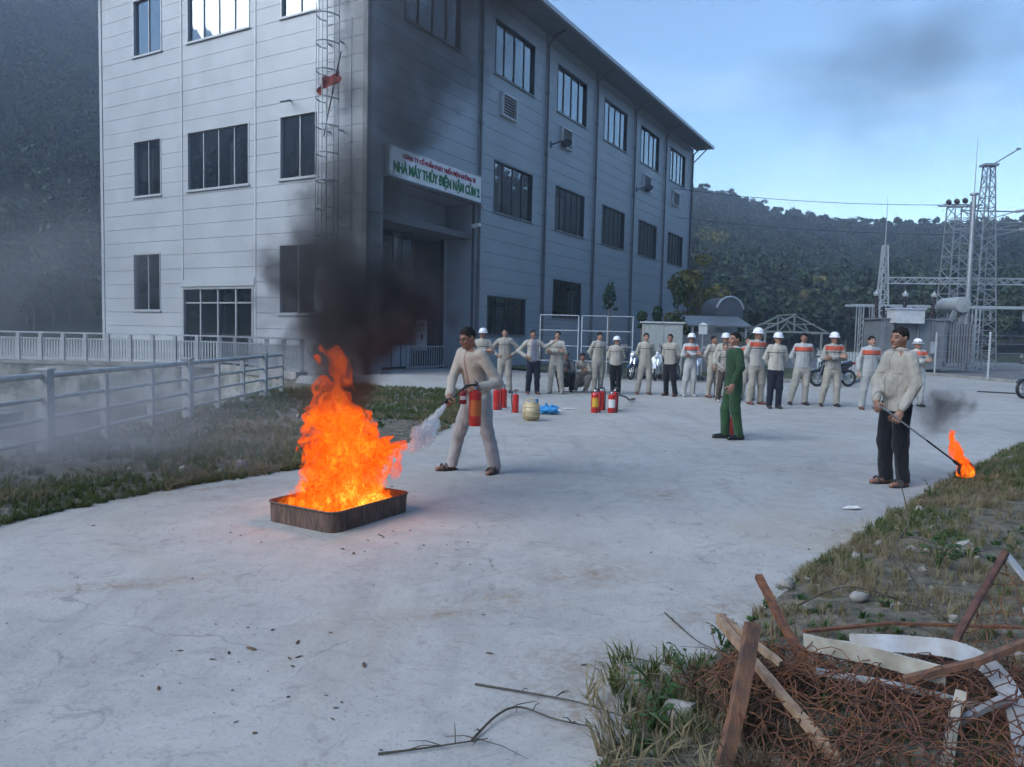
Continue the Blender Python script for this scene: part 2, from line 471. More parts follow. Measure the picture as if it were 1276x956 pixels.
# ------------------------------------------------------------------ vegetation
def mat_leaf(name, c1, c2, rough=.6, trans=.25):
    m = bpy.data.materials.new(name); t, N, K = nt(m)
    o = N('ShaderNodeOutputMaterial'); b = N('ShaderNodeBsdfPrincipled'); tr = N('ShaderNodeBsdfTranslucent'); ms = N('ShaderNodeMixShader')
    b.inputs['Roughness'].default_value = rough; b.inputs['Specular IOR Level'].default_value = .3
    oi = N('ShaderNodeObjectInfo'); tc = N('ShaderNodeTexCoord'); n = N('ShaderNodeTexNoise'); n.inputs['Scale'].default_value = .55; n.inputs['Detail'].default_value = 3
    K(tc.outputs['Object'], n.inputs['Vector'])
    ad = N('ShaderNodeMath'); ad.operation = 'ADD'; K(oi.outputs['Random'], ad.inputs[0]); K(n.outputs['Fac'], ad.inputs[1])
    mr = N('ShaderNodeMapRange'); mr.inputs['From Min'].default_value = .35; mr.inputs['From Max'].default_value = 1.35; K(ad.outputs[0], mr.inputs['Value'])
    mx = N('ShaderNodeMix'); mx.data_type = 'RGBA'; mx.inputs[6].default_value = (*c1, 1); mx.inputs[7].default_value = (*c2, 1)
    K(mr.outputs[0], mx.inputs[0]); K(mx.outputs[2], b.inputs['Base Color']); K(mx.outputs[2], tr.inputs['Color'])
    ms.inputs[0].default_value = trans; K(b.outputs[0], ms.inputs[1]); K(tr.outputs[0], ms.inputs[2]); K(ms.outputs[0], o.inputs[0])
    MATS[name] = m
    return m
M_leaf_forest = mat_leaf('forest_leaves', (0.016, 0.034, 0.019), (0.048, 0.076, 0.036))
M_leaf_yellow = mat_leaf('yellow_green_leaves', (0.10, 0.115, 0.025), (0.19, 0.17, 0.04))
M_leaf_green = mat_leaf('garden_leaves', (0.03, 0.07, 0.02), (0.065, 0.12, 0.035))
M_leaf_dark = mat_leaf('dark_needles', (0.015, 0.042, 0.018), (0.035, 0.07, 0.03))
M_grass_green = mat_leaf('green_grass', (0.05, 0.085, 0.022), (0.11, 0.135, 0.045), .7)
M_grass_dry = mat_leaf('dry_grass', (0.15, 0.125, 0.07), (0.27, 0.225, 0.13), .8)
M_bark = pmat('bark', (0.09, .07, .05), .9, 0, (.16, .13, .10), 12, bump=.6, bscale=40)

def leaf_cloud(blobs, n, size, seed, flat=.5, double=False):
    """many small leaf-clump faces spread through ellipsoidal blobs; returns verts, faces"""
    r = np.random.default_rng(seed)
    B_ = np.array(blobs, float)       # x,y,z,rx,ry,rz
    w = B_[:, 3] * B_[:, 4] * B_[:, 5]; w = w / w.sum()
    idx = r.choice(len(B_), n, p=w)
    d = r.normal(size=(n, 3)); d /= np.linalg.norm(d, axis=1)[:, None]
    rad = r.uniform(.55, 1.08, n) ** .6
    C = B_[idx, :3] + d * rad[:, None] * B_[idx, 3:]
    nrm = d + r.normal(size=(n, 3)) * .7; nrm[:, 2] += flat; nrm /= np.linalg.norm(nrm, axis=1)[:, None]
    t = np.cross(nrm, r.normal(size=(n, 3))); t /= np.linalg.norm(t, axis=1)[:, None] + 1e-9
    b = np.cross(nrm, t)
    s = size * r.uniform(.6, 1.35, n)
    s2 = s * r.uniform(.45, .8, n)
    bend = nrm * (s * .25)[:, None]
    V = np.stack([C - t * s[:, None] - bend, C - b * s2[:, None] * .9 + t * (s * .1)[:, None], C + t * s[:, None] - bend, C + b * s2[:, None] + t * (s * .15)[:, None]], 1).reshape(-1, 3)
    F = np.arange(4 * n).reshape(n, 4)
    return V, F

def np_mesh(name, V, F, mat=None, smooth=False):
    me = bpy.data.meshes.new(name)
    V = np.asarray(V, np.float32); F = np.asarray(F, np.int32)
    me.vertices.add(len(V)); me.vertices.foreach_set('co', V.ravel())
    k = F.shape[1]
    me.loops.add(F.size); me.loops.foreach_set('vertex_index', F.ravel())
    me.polygons.add(len(F)); me.polygons.foreach_set('loop_start', np.arange(0, F.size, k, dtype=np.int32))
    try: me.polygons.foreach_set('loop_total', np.full(len(F), k, np.int32))
    except Exception: pass
    me.update(calc_edges=True); me.validate()
    if smooth: me.polygons.foreach_set('use_smooth', [True] * len(me.polygons))
    if mat is not None: me.materials.append(mat)
    return me

def scatter(name, pts, scales, rots, protos, kind='stuff', label=None, cat=None, loc=None):
    """ONE object that instances prototype meshes on points (geometry nodes)"""
    pc = bpy.data.collections.new(name + '_prototypes')
    for i, me in enumerate(protos):
        po = bpy.data.objects.new('%s_piece_%02d' % (name, i), me); pc.objects.link(po)
    me = bpy.data.meshes.new(name); me.from_pydata([tuple(p) for p in np.asarray(pts).tolist()], [], []); me.update()
    a = me.attributes.new('sc', 'FLOAT', 'POINT'); a.data.foreach_set('value', np.asarray(scales, np.float32))
    a = me.attributes.new('rot', 'FLOAT_VECTOR', 'POINT'); a.data.foreach_set('vector', np.asarray(rots, np.float32).ravel())
    o = bpy.data.objects.new(name, me); COL.objects.link(o)
    g = bpy.data.node_groups.new(name + '_nodes', 'GeometryNodeTree')
    g.interface.new_socket('Geometry', in_out='INPUT', socket_type='NodeSocketGeometry'); g.interface.new_socket('Geometry', in_out='OUTPUT', socket_type='NodeSocketGeometry')
    gi = g.nodes.new('NodeGroupInput'); go = g.nodes.new('NodeGroupOutput')
    ci = g.nodes.new('GeometryNodeCollectionInfo'); ci.inputs['Collection'].default_value = pc; ci.inputs['Separate Children'].default_value = True; ci.inputs['Reset Children'].default_value = True
    ip = g.nodes.new('GeometryNodeInstanceOnPoints'); ip.inputs['Pick Instance'].default_value = True
    na_ = g.nodes.new('GeometryNodeInputNamedAttribute'); na_.data_type = 'FLOAT'; na_.inputs['Name'].default_value = 'sc'
    nb_ = g.nodes.new('GeometryNodeInputNamedAttribute'); nb_.data_type = 'FLOAT_VECTOR'; nb_.inputs['Name'].default_value = 'rot'
    rv = g.nodes.new('FunctionNodeRandomValue'); rv.data_type = 'INT'; rv.inputs[4].default_value = 0; rv.inputs[5].default_value = max(0, len(protos) - 1)
    K = g.links.new
    K(gi.outputs[0], ip.inputs['Points']); K(ci.outputs[0], ip.inputs['Instance']); K(na_.outputs[0], ip.inputs['Scale'])
    er = g.nodes.new('FunctionNodeEulerToRotation'); K(nb_.outputs[0], er.inputs[0]); K(er.outputs[0], ip.inputs['Rotation'])
    K(rv.outputs[2], ip.inputs['Instance Index']); K(ip.outputs[0], go.inputs[0])
    md = o.modifiers.new('scatter', 'NODES'); md.node_group = g
    return setp(o, label=label, cat=cat, kind=kind)

def crown_blobs(rng, R0, H, n):
    bl = []
    for _ in range(n):
        a = rng.uniform(0, 6.28); q_ = rng.uniform(0, 1) ** .6; h = rng.uniform(.12, 1)
        rr_ = R0 * q_ * (1 - .55 * h)
        s = R0 * rng.uniform(.30, .52) * (1.1 - .45 * h)
        bl.append((rr_ * math.cos(a), rr_ * math.sin(a), H * (.28 + .68 * h), s, s, s * rng.uniform(.6, .9)))
    return bl
protos = []
for k in range(7):
    rg = np.random.default_rng(100 + k)
    H = rg.uniform(5.5, 8.0); R0 = rg.uniform(2.0, 3.0)
    bl = crown_blobs(rg, R0, H, 12)
    Vc, Fc = leaf_cloud(bl, 620, .36, 200 + k)
    tb = MB(); tb.tube([(0, 0, -1), (.1, 0, H * .4), (0, .1, H * .8)], [.16, .12, .04], 5)
    for b_ in bl[:5]: tb.tube([(0, 0, H * .35), (b_[0] * .6, b_[1] * .6, b_[2] * .85), b_[:3]], [.07, .05, .02], 4)
    m0 = np_mesh('tree_crown_%d' % k, Vc, Fc)
    bm = bmesh.new(); bm.from_mesh(m0)
    tm = tb.mesh('t'); 
    nf = len(bm.faces); bm.from_mesh(tm); bm.faces.ensure_lookup_table()
    for f in bm.faces[nf:]: f.material_index = 1
    bm.to_mesh(m0); bm.free()
    m0.materials.append(M_leaf_forest); m0.materials.append(M_bark)
    protos.append(m0)
def sector(n, a0, a1, r0, r1, rg):
    a = np.radians(rg.uniform(a0, a1, n)); r = np.sqrt(rg.uniform(r0 * r0, r1 * r1, n))
    return np.c_[np.sin(a) * r, np.cos(a) * r]
rg = np.random.default_rng(5)
pts = np.vstack([sector(3600, 8, 42, 84, 268, rg), sector(3000, -52, -24, 80, 268, rg), sector(1900, 42, 110, 84, 268, rg), sector(2500, 110, 308, 84, 268, rg),
                 sector(330, 9, 40, 242, 258, rg), sector(220, -50, -24, 242, 258, rg)])
zz = hill_z(pts[:, 0], pts[:, 1]) - .4
pts3 = np.c_[pts, zz]
sc_ = rg.uniform(.55, 1.15, len(pts)) * .9
rot = np.c_[rg.uniform(-.08, .08, (len(pts), 2)), rg.uniform(0, 6.28, len(pts))]
scatter('forest', pts3, sc_, rot, protos, label='dense dark green forest covering the hazy hillsides', cat='forest')

def make_tree(name, label, loc, H, R0, nblob, nleaf, size, mat, seed, cat='tree', group=None, trunk_r=.12, blobs=None, trunk_bend=.15):
    rg = np.random.default_rng(seed)
    e = empty(name, loc, rg.uniform(0, 6), label=label, cat=cat, group=group)
    bl = blobs or crown_blobs(rg, R0, H, nblob)
    Vc, Fc = leaf_cloud(bl, nleaf, size, seed)
    link('crown', np_mesh('crown', Vc, Fc, mat), e)
    tb = MB()
    top = max(b_[2] for b_ in bl)
    path = [(0, 0, -.1), (trunk_bend * .4, .02, top * .35), (trunk_bend, 0, top * .7), (trunk_bend * .6, 0, top * .97)]
    tb.tube(path, [trunk_r, trunk_r * .8, trunk_r * .5, trunk_r * .15], 7)
    for b_ in bl:
        z0 = max(.15, b_[2] * .62)
        tb.tube([(trunk_bend * .6, 0, z0), (b_[0] * .55, b_[1] * .55, b_[2] * .86), b_[:3]], [trunk_r * .4, trunk_r * .28, trunk_r * .1], 5)
    tb.build('trunk', M_bark, e, R(60))
    return e
def hp(x, y): return (x, y, float(hill_z(np.array([x]), np.array([y]))[0]) - .4)
make_tree('broadleaf_tree', 'tall yellowish green tree rising behind the far end of the powerhouse', (10.8, 44.5, 0), 6.5, 2.2, 12, 1500, .17, M_leaf_yellow, 31)
make_tree('broadleaf_tree', 'dark green bushy tree low behind the far end of the powerhouse', (10.2, 38.5, .1), 3.4, 1.9, 10, 1400, .13, M_leaf_green, 32)
make_tree('broadleaf_tree', 'yellow-green round tree standing out on the middle of the far hillside', hp(39, 96), 7.0, 3.4, 12, 1500, .3, M_leaf_yellow, 33)
make_tree('broadleaf_tree', 'pale olive tree high on the hillside just right of the powerhouse roof', hp(38, 150), 8.5, 4.6, 12, 1500, .36, M_leaf_yellow, 34)
make_tree('broadleaf_tree', 'orange-tinged tree on the ridge at the right edge of the picture', hp(164, 248), 8, 4.0, 10, 1000, .5, mat_leaf('orange_leaves', (.22, .10, .03), (.30, .17, .05)), 35)

# topiary saplings in front of the side wall: bare stems with a few clipped tufts
def sapling(label, x, y, tufts, seed, h):
    bl = [(dx, 0, z, r_, r_, r_ * k) for dx, z, r_, k in tufts]
    return make_tree('sapling', label, (x, y, .1), h, .5, 3, 420, .06, M_leaf_dark, seed, 'sapling', 'young clipped trees by the powerhouse', .035, bl, .04)
sapling('sapling with one pointed tuft nearest the wire fence panels', 3.75, 29.5, [(0, 3.0, .24, 1.9), (-.15, 2.55, .12, .8), (.28, 2.5, .12, .8), (.05, 3.5, .1, 1.6)], 41, 3.6)
sapling('short sapling with two small tufts beside a downpipe', 5.0, 29.2, [(.1, 2.25, .2, 1.1), (-.35, 1.9, .14, .7), (0, 1.9, .12, .8)], 42, 2.4)
sapling('tallest sapling with a long upright tuft near the end of the side wall', 6.5, 29.6, [(0, 3.3, .26, 2.1), (.1, 2.8, .16, 1.2)], 43, 3.9)
sapling('leaning sapling tuft rising above the pale cabinet', 5.55, 28.9, [(0, 2.35, .2, 1.5), (.12, 2.05, .15, 1)], 44, 2.6)
sapling('low spreading sapling between the cabinet and the white lamp box', 6.35, 28.9, [(0, 2.1, .28, .9), (.35, 1.95, .25, .9), (-.3, 1.75, .22, 1.1), (.3, 1.5, .25, 1)], 45, 2.3)
# palm-like tree behind the officer
e = empty('palm', (10.0, 32.6, .1), 0, label='small palm with drooping fronds behind the police officer', cat='palm')
tb = MB(); tb.tube([(0, 0, 0), (.03, 0, .9), (0, 0, 1.5)], [.12, .09, .08], 8); tb.build('trunk', M_bark, e, R(60))
for k in range(11):
    a = k * 2.4; fb = MB(); n = 7
    for i in range(n):
        t = i / n; t2 = (i + 1) / n
        P0 = Vector((math.cos(a) * t * 1.15, math.sin(a) * t * 1.15, 1.5 + .75 * t - 1.25 * t * t * (1 + .3 * (k % 3)))); P1 = Vector((math.cos(a) * t2 * 1.15, math.sin(a) * t2 * 1.15, 1.5 + .75 * t2 - 1.25 * t2 * t2 * (1 + .3 * (k % 3))))
        fb.bar(P0, P1, .03)
        sd = Vector((-math.sin(a), math.cos(a), -.35))
        for sg in (-1, 1):
            for j in range(2):
                q0 = P0.lerp(P1, j / 2); l_ = .36 * (1 - t * .5)
                tip = q0 + Vector((sd.x * sg, sd.y * sg, sd.z)) * l_ + (P1 - P0) * 1.2
                w_ = (P1 - P0) * .32
                fb.add([q0, q0 + w_, tip], [(0, 1, 2)])
    fb.build('frond', M_leaf_green, e)

# ---- grass on the verges
def tuft(name, n, h, spread, w, seed, mat):
    r = np.random.default_rng(seed); V = []; F = []
    for i in range(n):
        a = r.uniform(0, 6.28); d = r.uniform(0, spread * .35); x, y = d * math.cos(a), d * math.sin(a)
        b = r.uniform(0, 6.28); ln = h * r.uniform(.45, 1.15); lean = r.uniform(.15, .9) * spread
        wx, wy = -math.sin(b) * w / 2, math.cos(b) * w / 2
        dx, dy = math.cos(b) * lean, math.sin(b) * lean
        k = len(V)
        V += [(x - wx, y - wy, -.01), (x + wx, y + wy, -.01), (x + dx * .35 + wx * .8, y + dy * .35 + wy * .8, ln * .6), (x + dx * .35 - wx * .8, y + dy * .35 - wy * .8, ln * .6), (x + dx, y + dy, ln * r.uniform(.75, 1.0))]
        F += [(k, k + 1, k + 2, k + 3), (k + 3, k + 2, k + 4)]
    me = bpy.data.meshes.new(name); me.from_pydata(V, [], F); me.update(); me.materials.append(mat); return me
G_green = [tuft('green_tuft_%d' % i, 15, .085, .075, .006, i, M_grass_green) for i in range(4)]
G_dry = [tuft('dry_tuft_%d' % i, 13, .10, .11, .0045, 20 + i, M_grass_dry) for i in range(4)]
G_leaf = [tuft('weed_tuft_%d' % i, 9, .05, .08, .022, 40 + i, M_leaf_green) for i in range(3)]
def on_bank(Vg, n, rg, wmax=1.0, thr=None, seed=0, dmax=None, yr=None, near=True):
    n0, w0, _ = Vg.shape
    out = []
    i = rg.uniform(0, n0 - 1.001, n * 6); j = (rg.uniform(0, 1, n * 6)) * (w0 - 1.001) * wmax
    i0 = i.astype(int); j0 = j.astype(int); fi = (i - i0)[:, None]; fj = (j - j0)[:, None]
    P = (Vg[i0, j0] * (1 - fi) * (1 - fj) + Vg[i0 + 1, j0] * fi * (1 - fj) + Vg[i0, j0 + 1] * (1 - fi) * fj + Vg[i0 + 1, j0 + 1] * fi * fj)
    keep = np.ones(len(P), bool)
    if thr is not None: keep &= (vnoise(P[:, :2], seed, 1.6) + .5 * vnoise(P[:, :2], seed + 1, 5)) > thr
    if yr is not None: keep &= (P[:, 1] > yr[0]) & (P[:, 1] < yr[1])
    keep &= P[:, 1] > .8
    return P[keep][:n]
def do_grass(name, label, sets, protos, seed):
    rg = np.random.default_rng(seed)
    P = np.vstack(sets); n = len(P)
    dist = np.hypot(P[:, 0], P[:, 1])
    scatter(name, P, rg.uniform(.45, 1.15, n) * np.clip(.6 + dist / 18, .65, 1.15), np.c_[rg.uniform(-.2, .2, (n, 2)), rg.uniform(0, 6.28, n)], protos, label=label, cat='grass')
rg = np.random.default_rng(77)
do_grass('grass', 'short green grass growing on both verges', [on_bank(RV, 6000, rg, .75, .15, 3), on_bank(LV, 4200, rg, 1, .12, 4), on_bank(LV, 2600, rg, 1, -.9, 4, yr=(12.5, 21)), on_bank(RV, 2500, rg, .4, -.9, 4, yr=(7, 15))], G_green, 1)
do_grass('dry_grass', 'withered straw-coloured grass on the verges', [on_bank(RV, 6000, rg, .75, -.1, 9), on_bank(LV, 4200, rg, 1, .05, 10), on_bank(RV, 3000, rg, .30, -.05, 15, yr=(2.6, 8))], G_dry, 2)
do_grass('low_weeds', 'low broad-leaved weeds creeping over the verges', [on_bank(RV, 2200, rg, .6, .2, 13), on_bank(LV, 900, rg, 1, .2, 14)], G_leaf, 3)
# ================================================================== POWERHOUSE
TH = 1.0525
BX, BY = -5.185, 26.15
bld = empty('powerhouse_building', (BX, BY, 0), TH, label='large three-storey powerhouse clad in horizontal metal panels, behind the fire', cat='building')
# local axes: x runs along the long side wall (outside is -y), y runs along the gable wall (outside is -x)
LEN, WID, TOP = 38.0, 15.2, 16.25
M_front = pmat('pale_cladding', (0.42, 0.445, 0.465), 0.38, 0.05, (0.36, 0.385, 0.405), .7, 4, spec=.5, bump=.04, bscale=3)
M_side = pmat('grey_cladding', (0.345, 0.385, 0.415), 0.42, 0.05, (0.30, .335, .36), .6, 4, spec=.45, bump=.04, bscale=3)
M_core_f = pmat('joint_shadow_gap', (0.12, .125, .13), .8)
M_trim_f = pmat('pale_flashing', (0.50, .525, .55), .4, .1)
M_trim_s = pmat('grey_flashing', (0.22, .235, .25), .4, .1)
M_frame_dark = pmat('window_frame_dark', (0.06, .066, .07), .45, .3)
M_frame_pale = pmat('window_frame_pale', (0.42, .44, .455), .4, .4)
def mat_glass():
    m = bpy.data.materials.new('window_glass'); t, N, K = nt(m)
    o = N('ShaderNodeOutputMaterial'); g = N('ShaderNodeBsdfGlossy'); tr = N('ShaderNodeBsdfTransparent'); mx = N('ShaderNodeMixShader'); fr = N('ShaderNodeFresnel')
    g.inputs['Roughness'].default_value = .015; g.inputs['Color'].default_value = (.82, .9, .95, 1)
    tr.inputs['Color'].default_value = (.45, .52, .55, 1)
    fr.inputs['IOR'].default_value = 1.9
    tc = N('ShaderNodeTexCoord'); n = N('ShaderNodeTexNoise'); n.inputs['Scale'].default_value = .9; K(tc.outputs['Object'], n.inputs['Vector'])
    bp = N('ShaderNodeBump'); bp.inputs['Strength'].default_value = .08; bp.inputs['Distance'].default_value = .02; K(n.outputs['Fac'], bp.inputs['Height'])
    K(bp.outputs[0], g.inputs['Normal'])
    ad = N('ShaderNodeMath'); ad.operation = 'MULTIPLY_ADD'; ad.inputs[1].default_value = 1.0; ad.inputs[2].default_value = .17; ad.use_clamp = True; K(fr.outputs[0], ad.inputs[0])
    K(ad.outputs[0], mx.inputs[0]); K(tr.outputs[0], mx.inputs[1]); K(g.outputs[0], mx.inputs[2]); K(mx.outputs[0], o.inputs[0])
    return m
M_glass = mat_glass()
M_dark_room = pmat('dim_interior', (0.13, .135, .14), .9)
M_curtain = pmat('pale_curtain', (.42, .42, .40), .9, stretch=(12, 12, .3))

# window lists: (from, to, z0, z1, panes)
WR = []
for k in range(5):
    s0 = 7.06 + 6.06 * k + 1.2
    WR.append((s0, s0 + 3.62, 12.87, 15.22, 4)); WR.append((s0 + .1, s0 + 3.66, 6.93, 9.2, 5 if k else 4))
WR += [(1.95, 5.55, 12.87, 15.22, 4), (8.0, 11.5, 1.5, 3.24, 4), (14.4, 17.87, 2.45, 4.43, 3)]
WL = [(10.95, 12.85, 12.87, 15.22, 2), (5.74, 9.35, 12.87, 15.22, 4), (2.2, 4.1, 12.87, 15.22, 2),
      (11.05, 12.9, 7.03, 9.39, 2), (5.77, 9.38, 7.03, 9.39, 4), (2.2, 4.14, 7.05, 9.38, 2),
      (11.15, 13.0, 2.2, 4.63, 2), (2.3, 4.15, 2.1, 4.69, 2)]
ENT = (0.85, 6.95, 0.0, 7.02)            # recessed entrance, side wall
DOORL = (5.55, 9.75, 0.0, 3.17)          # wide glazed doorway, gable wall

def cut(rect, holes):
    out = [rect]
    for (a, b, c, d) in holes:
        nx = []
        for (x0, x1, z0, z1) in out:
            if b <= x0 + 1e-6 or a >= x1 - 1e-6 or d <= z0 + 1e-6 or c >= z1 - 1e-6:
                nx.append((x0, x1, z0, z1)); continue
            if a > x0 + .02: nx.append((x0, a, z0, z1))
            if b < x1 - .02: nx.append((b, x1, z0, z1))
            m0, m1 = max(x0, a), min(x1, b)
            if c > z0 + .02: nx.append((m0, m1, z0, c))
            if d < z1 - .02: nx.append((m0, m1, d, z1))
        out = nx
    return out
holesR = [w[:4] for w in WR] + [ENT]
holesL = [w[:4] for w in WL] + [DOORL]
def fbox(mb, side, s0, s1, o0, o1, z0, z1):
    """box on a facade: s along the wall, o outward distances, z"""
    if side == 'R': mb.box(s0, s1, -o1, -o0, z0, z1)
    else: mb.box(-o1, -o0, s0, s1, z0, z1)
# structural wall behind the panels
for side, ln, holes, nm in (('R', LEN, holesR, 'backing_wall'), ('L', WID, holesL, 'backing_wall')):
    mb = MB()
    for r_ in cut((0.14 if side == 'L' else 0, ln, 0.0, TOP), holes): fbox(mb, side, r_[0], r_[1], -.14, -.004, r_[2], r_[3])
    mb.build(nm, M_core_f, bld)
mb = MB(); mb.box(LEN - .14, LEN, .15, WID, 0, TOP); mb.box(.15, LEN - .15, WID - .14, WID, 0, TOP)
mb.build('rear_wall', M_side, bld)
# cladding panels, one object each
zs = [0.0, .352] + [.946 + .594 * k for k in range(30)]
zs = [z for z in zs if z < TOP - .1] + [TOP]
pan = []
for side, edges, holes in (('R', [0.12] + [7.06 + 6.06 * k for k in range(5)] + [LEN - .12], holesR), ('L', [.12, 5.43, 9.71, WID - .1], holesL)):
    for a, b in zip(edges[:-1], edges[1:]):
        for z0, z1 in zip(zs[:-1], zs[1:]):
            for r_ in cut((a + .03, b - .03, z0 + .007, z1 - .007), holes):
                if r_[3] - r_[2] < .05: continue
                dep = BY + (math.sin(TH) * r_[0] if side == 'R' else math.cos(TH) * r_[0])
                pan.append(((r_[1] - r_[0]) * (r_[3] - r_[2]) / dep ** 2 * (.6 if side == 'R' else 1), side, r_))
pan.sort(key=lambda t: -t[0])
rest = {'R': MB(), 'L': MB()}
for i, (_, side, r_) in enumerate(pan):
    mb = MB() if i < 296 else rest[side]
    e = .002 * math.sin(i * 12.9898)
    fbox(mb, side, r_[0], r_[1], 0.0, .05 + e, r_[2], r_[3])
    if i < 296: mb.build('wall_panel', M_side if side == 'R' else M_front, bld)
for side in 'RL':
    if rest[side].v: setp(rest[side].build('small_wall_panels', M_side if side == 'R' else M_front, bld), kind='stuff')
# trims: corner posts, vertical flashings, downpipes
def trim(side, s0, s1, o1, z0, z1, mat, nm='flashing'):
    mb = MB(); fbox(mb, side, s0, s1, .0, o1, z0, z1); mb.build(nm, mat, bld)
mb = MB(); mb.box(-.085, .12, -.085, .12, 0, TOP); mb.build('corner_post', M_trim_s, bld)
mb = MB(); mb.box(-.075, .1, WID - .1, WID + .08, 0, TOP); mb.build('corner_post', M_front, bld)
mb = MB(); mb.box(LEN - .12, LEN + .08, -.075, .1, 0, TOP); mb.build('corner_post', M_trim_s, bld)
for s in (5.43, 9.71): trim('L', s - .035, s + .035, .075, 3.3 if s > 9 else 0, TOP, M_trim_f)
for k in range(6):
    s = 7.06 + 6.06 * k if k < 5 else LEN - .25
    z_low = 0
    trim('R', s - .07, s + .07, .066, z_low, TOP, M_trim_s)
    mb = MB()
    mb.tube([(s, -.17, .05), (s, -.17, TOP - .55), (s, -.55, TOP - .2), (s, -1.1, TOP - .02)], .06, 10)
    for z in np.arange(1.5, 15, 2.97): mb.box(s - .09, s + .09, -.25, -.06, z, z + .06)
    mb.build('downpipe', pmat('downpipe_grey', (.16, .17, .185), .4, .2), bld, R(40))
# windows
def window(side, a, b, z0, z1, n, curtain=None):
    fm = M_frame_dark if side == 'R' else M_frame_pale
    mb = MB(); w = .055
    fbox(mb, side, a, b, -.1, .072, z0, z0 + w); fbox(mb, side, a, b, -.1, .072, z1 - w, z1)
    fbox(mb, side, a, a + w, -.1, .072, z0 + w, z1 - w); fbox(mb, side, b - w, b, -.1, .072, z0 + w, z1 - w)
    st = (b - a) / n
    for k in range(1, n): fbox(mb, side, a + k * st - .022, a + k * st + .022, -.085, -.01, z0 + w, z1 - w)
    wo = mb.build('window', fm, bld)
    mb = MB(); fbox(mb, side, a - .05, b + .05, .051, .12, z0 - .05, z0 - .001); mb.build('sill', M_trim_s if side == 'R' else M_front, wo)
    for k in range(n):
        mb = MB()
        x0 = a + k * st + (w if k == 0 else .022); x1 = a + (k + 1) * st - (w if k == n - 1 else .022)
        t = random.uniform(-.006, .006)
        if side == 'R': mb.add([(x0, .05 + t, z0 + w), (x1, .05 - t, z0 + w), (x1, .05 - t, z1 - w), (x0, .05 + t, z1 - w)], [(0, 1, 2, 3)])
        else: mb.add([(.05 + t, x0, z0 + w), (.05 - t, x1, z0 + w), (.05 - t, x1, z1 - w), (.05 + t, x0, z1 - w)], [(3, 2, 1, 0)])
        mb.build('pane', M_glass, wo)
    if curtain:
        for c0, c1, h0 in curtain:
            mb = MB(); nseg = 14; vs = []
            for i in range(nseg + 1):
                s = a + (b - a) * (c0 + (c1 - c0) * i / nseg); d = .32 + .03 * math.sin(i * 1.9)
                for z in (z0 + (z1 - z0) * h0, z1 - .45): vs.append((s, d, z) if side == 'R' else (d, s, z))
            mb.add(vs, [(2 * i, 2 * i + 2, 2 * i + 3, 2 * i + 1) for i in range(nseg)])
            mb.build('curtain', M_curtain, wo)
    return wo
for i, w in enumerate(WR): window('R', *w, curtain={1: [(.03, .2, .25), (.27, .44, .2)], 3: [(.0, .16, .1), (.22, .46, .05)], 5: [(.02, .12, .1)], 11: [(.3, .6, 0.05)], 12: [(.75, .95, .1)]}.get(i))
for i, w in enumerate(WL): window('L', *w, curtain={4: [(.22, .42, .05)], 3: [(.55, .75, .1), (.82, .98, .3)]}.get(i))
# dim rooms behind the glass
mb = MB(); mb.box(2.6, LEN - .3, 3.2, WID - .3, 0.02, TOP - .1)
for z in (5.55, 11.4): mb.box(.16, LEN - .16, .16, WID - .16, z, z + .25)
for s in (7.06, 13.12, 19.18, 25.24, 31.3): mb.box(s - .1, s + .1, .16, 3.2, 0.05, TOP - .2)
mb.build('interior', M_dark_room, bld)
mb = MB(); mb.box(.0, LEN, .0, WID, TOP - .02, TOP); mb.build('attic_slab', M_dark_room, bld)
# roof: shallow gable sheet with deep eaves, gutter, struts
mb = MB()
o_, g_ = 1.35, 0.75; zr = TOP + 1.5; ze = TOP + .02
for y0, y1, za, zb in ((-o_, WID / 2, ze, zr), (WID + o_, WID / 2, ze, zr)):
    vs = [(-g_, y0, za + .16), (LEN + g_, y0, za + .16), (LEN + g_, y1, zb + .16), (-g_, y1, zb + .16), (-g_, y0, za + .06), (LEN + g_, y0, za + .06), (LEN + g_, y1, zb + .06), (-g_, y1, zb + .06)]
    mb.add(vs, [(0, 1, 2, 3), (7, 6, 5, 4), (0, 4, 5, 1), (1, 5, 6, 2), (2, 6, 7, 3), (3, 7, 4, 0)])
roof = mb.build('roof', pmat('roof_sheet', (.30, .32, .34), .45, .3), bld)
mb = MB(); mb.box(-g_ + .01, LEN + g_ - .01, -o_ + .02, -.08, TOP, TOP + .05); mb.box(-g_ + .01, LEN + g_ - .01, WID + .09, WID + o_, TOP, TOP + .05); mb.build('soffit', M_trim_s, roof)
mb = MB(); mb.box(-g_, LEN + g_, -o_ - .16, -o_ + .01, TOP - .02, TOP + .17); mb.build('gutter', M_frame_pale, roof)
mb = MB(); mb.add([(-.06, 0, TOP), (-.06, WID, TOP), (-.06, WID / 2, zr), (.0, 0, TOP), (.0, WID, TOP), (.0, WID / 2, zr)], [(0, 2, 1), (3, 4, 5), (0, 1, 4, 3), (1, 2, 5, 4), (2, 0, 3, 5)]); mb.build('gable_panel', M_front, bld)
for s in (LEN + .3,):
    mb = MB(); mb.bar((s, -.06, TOP - 1.0), (s, -1.1, TOP - .02), .07); mb.build('eave_strut', M_frame_pale, bld)
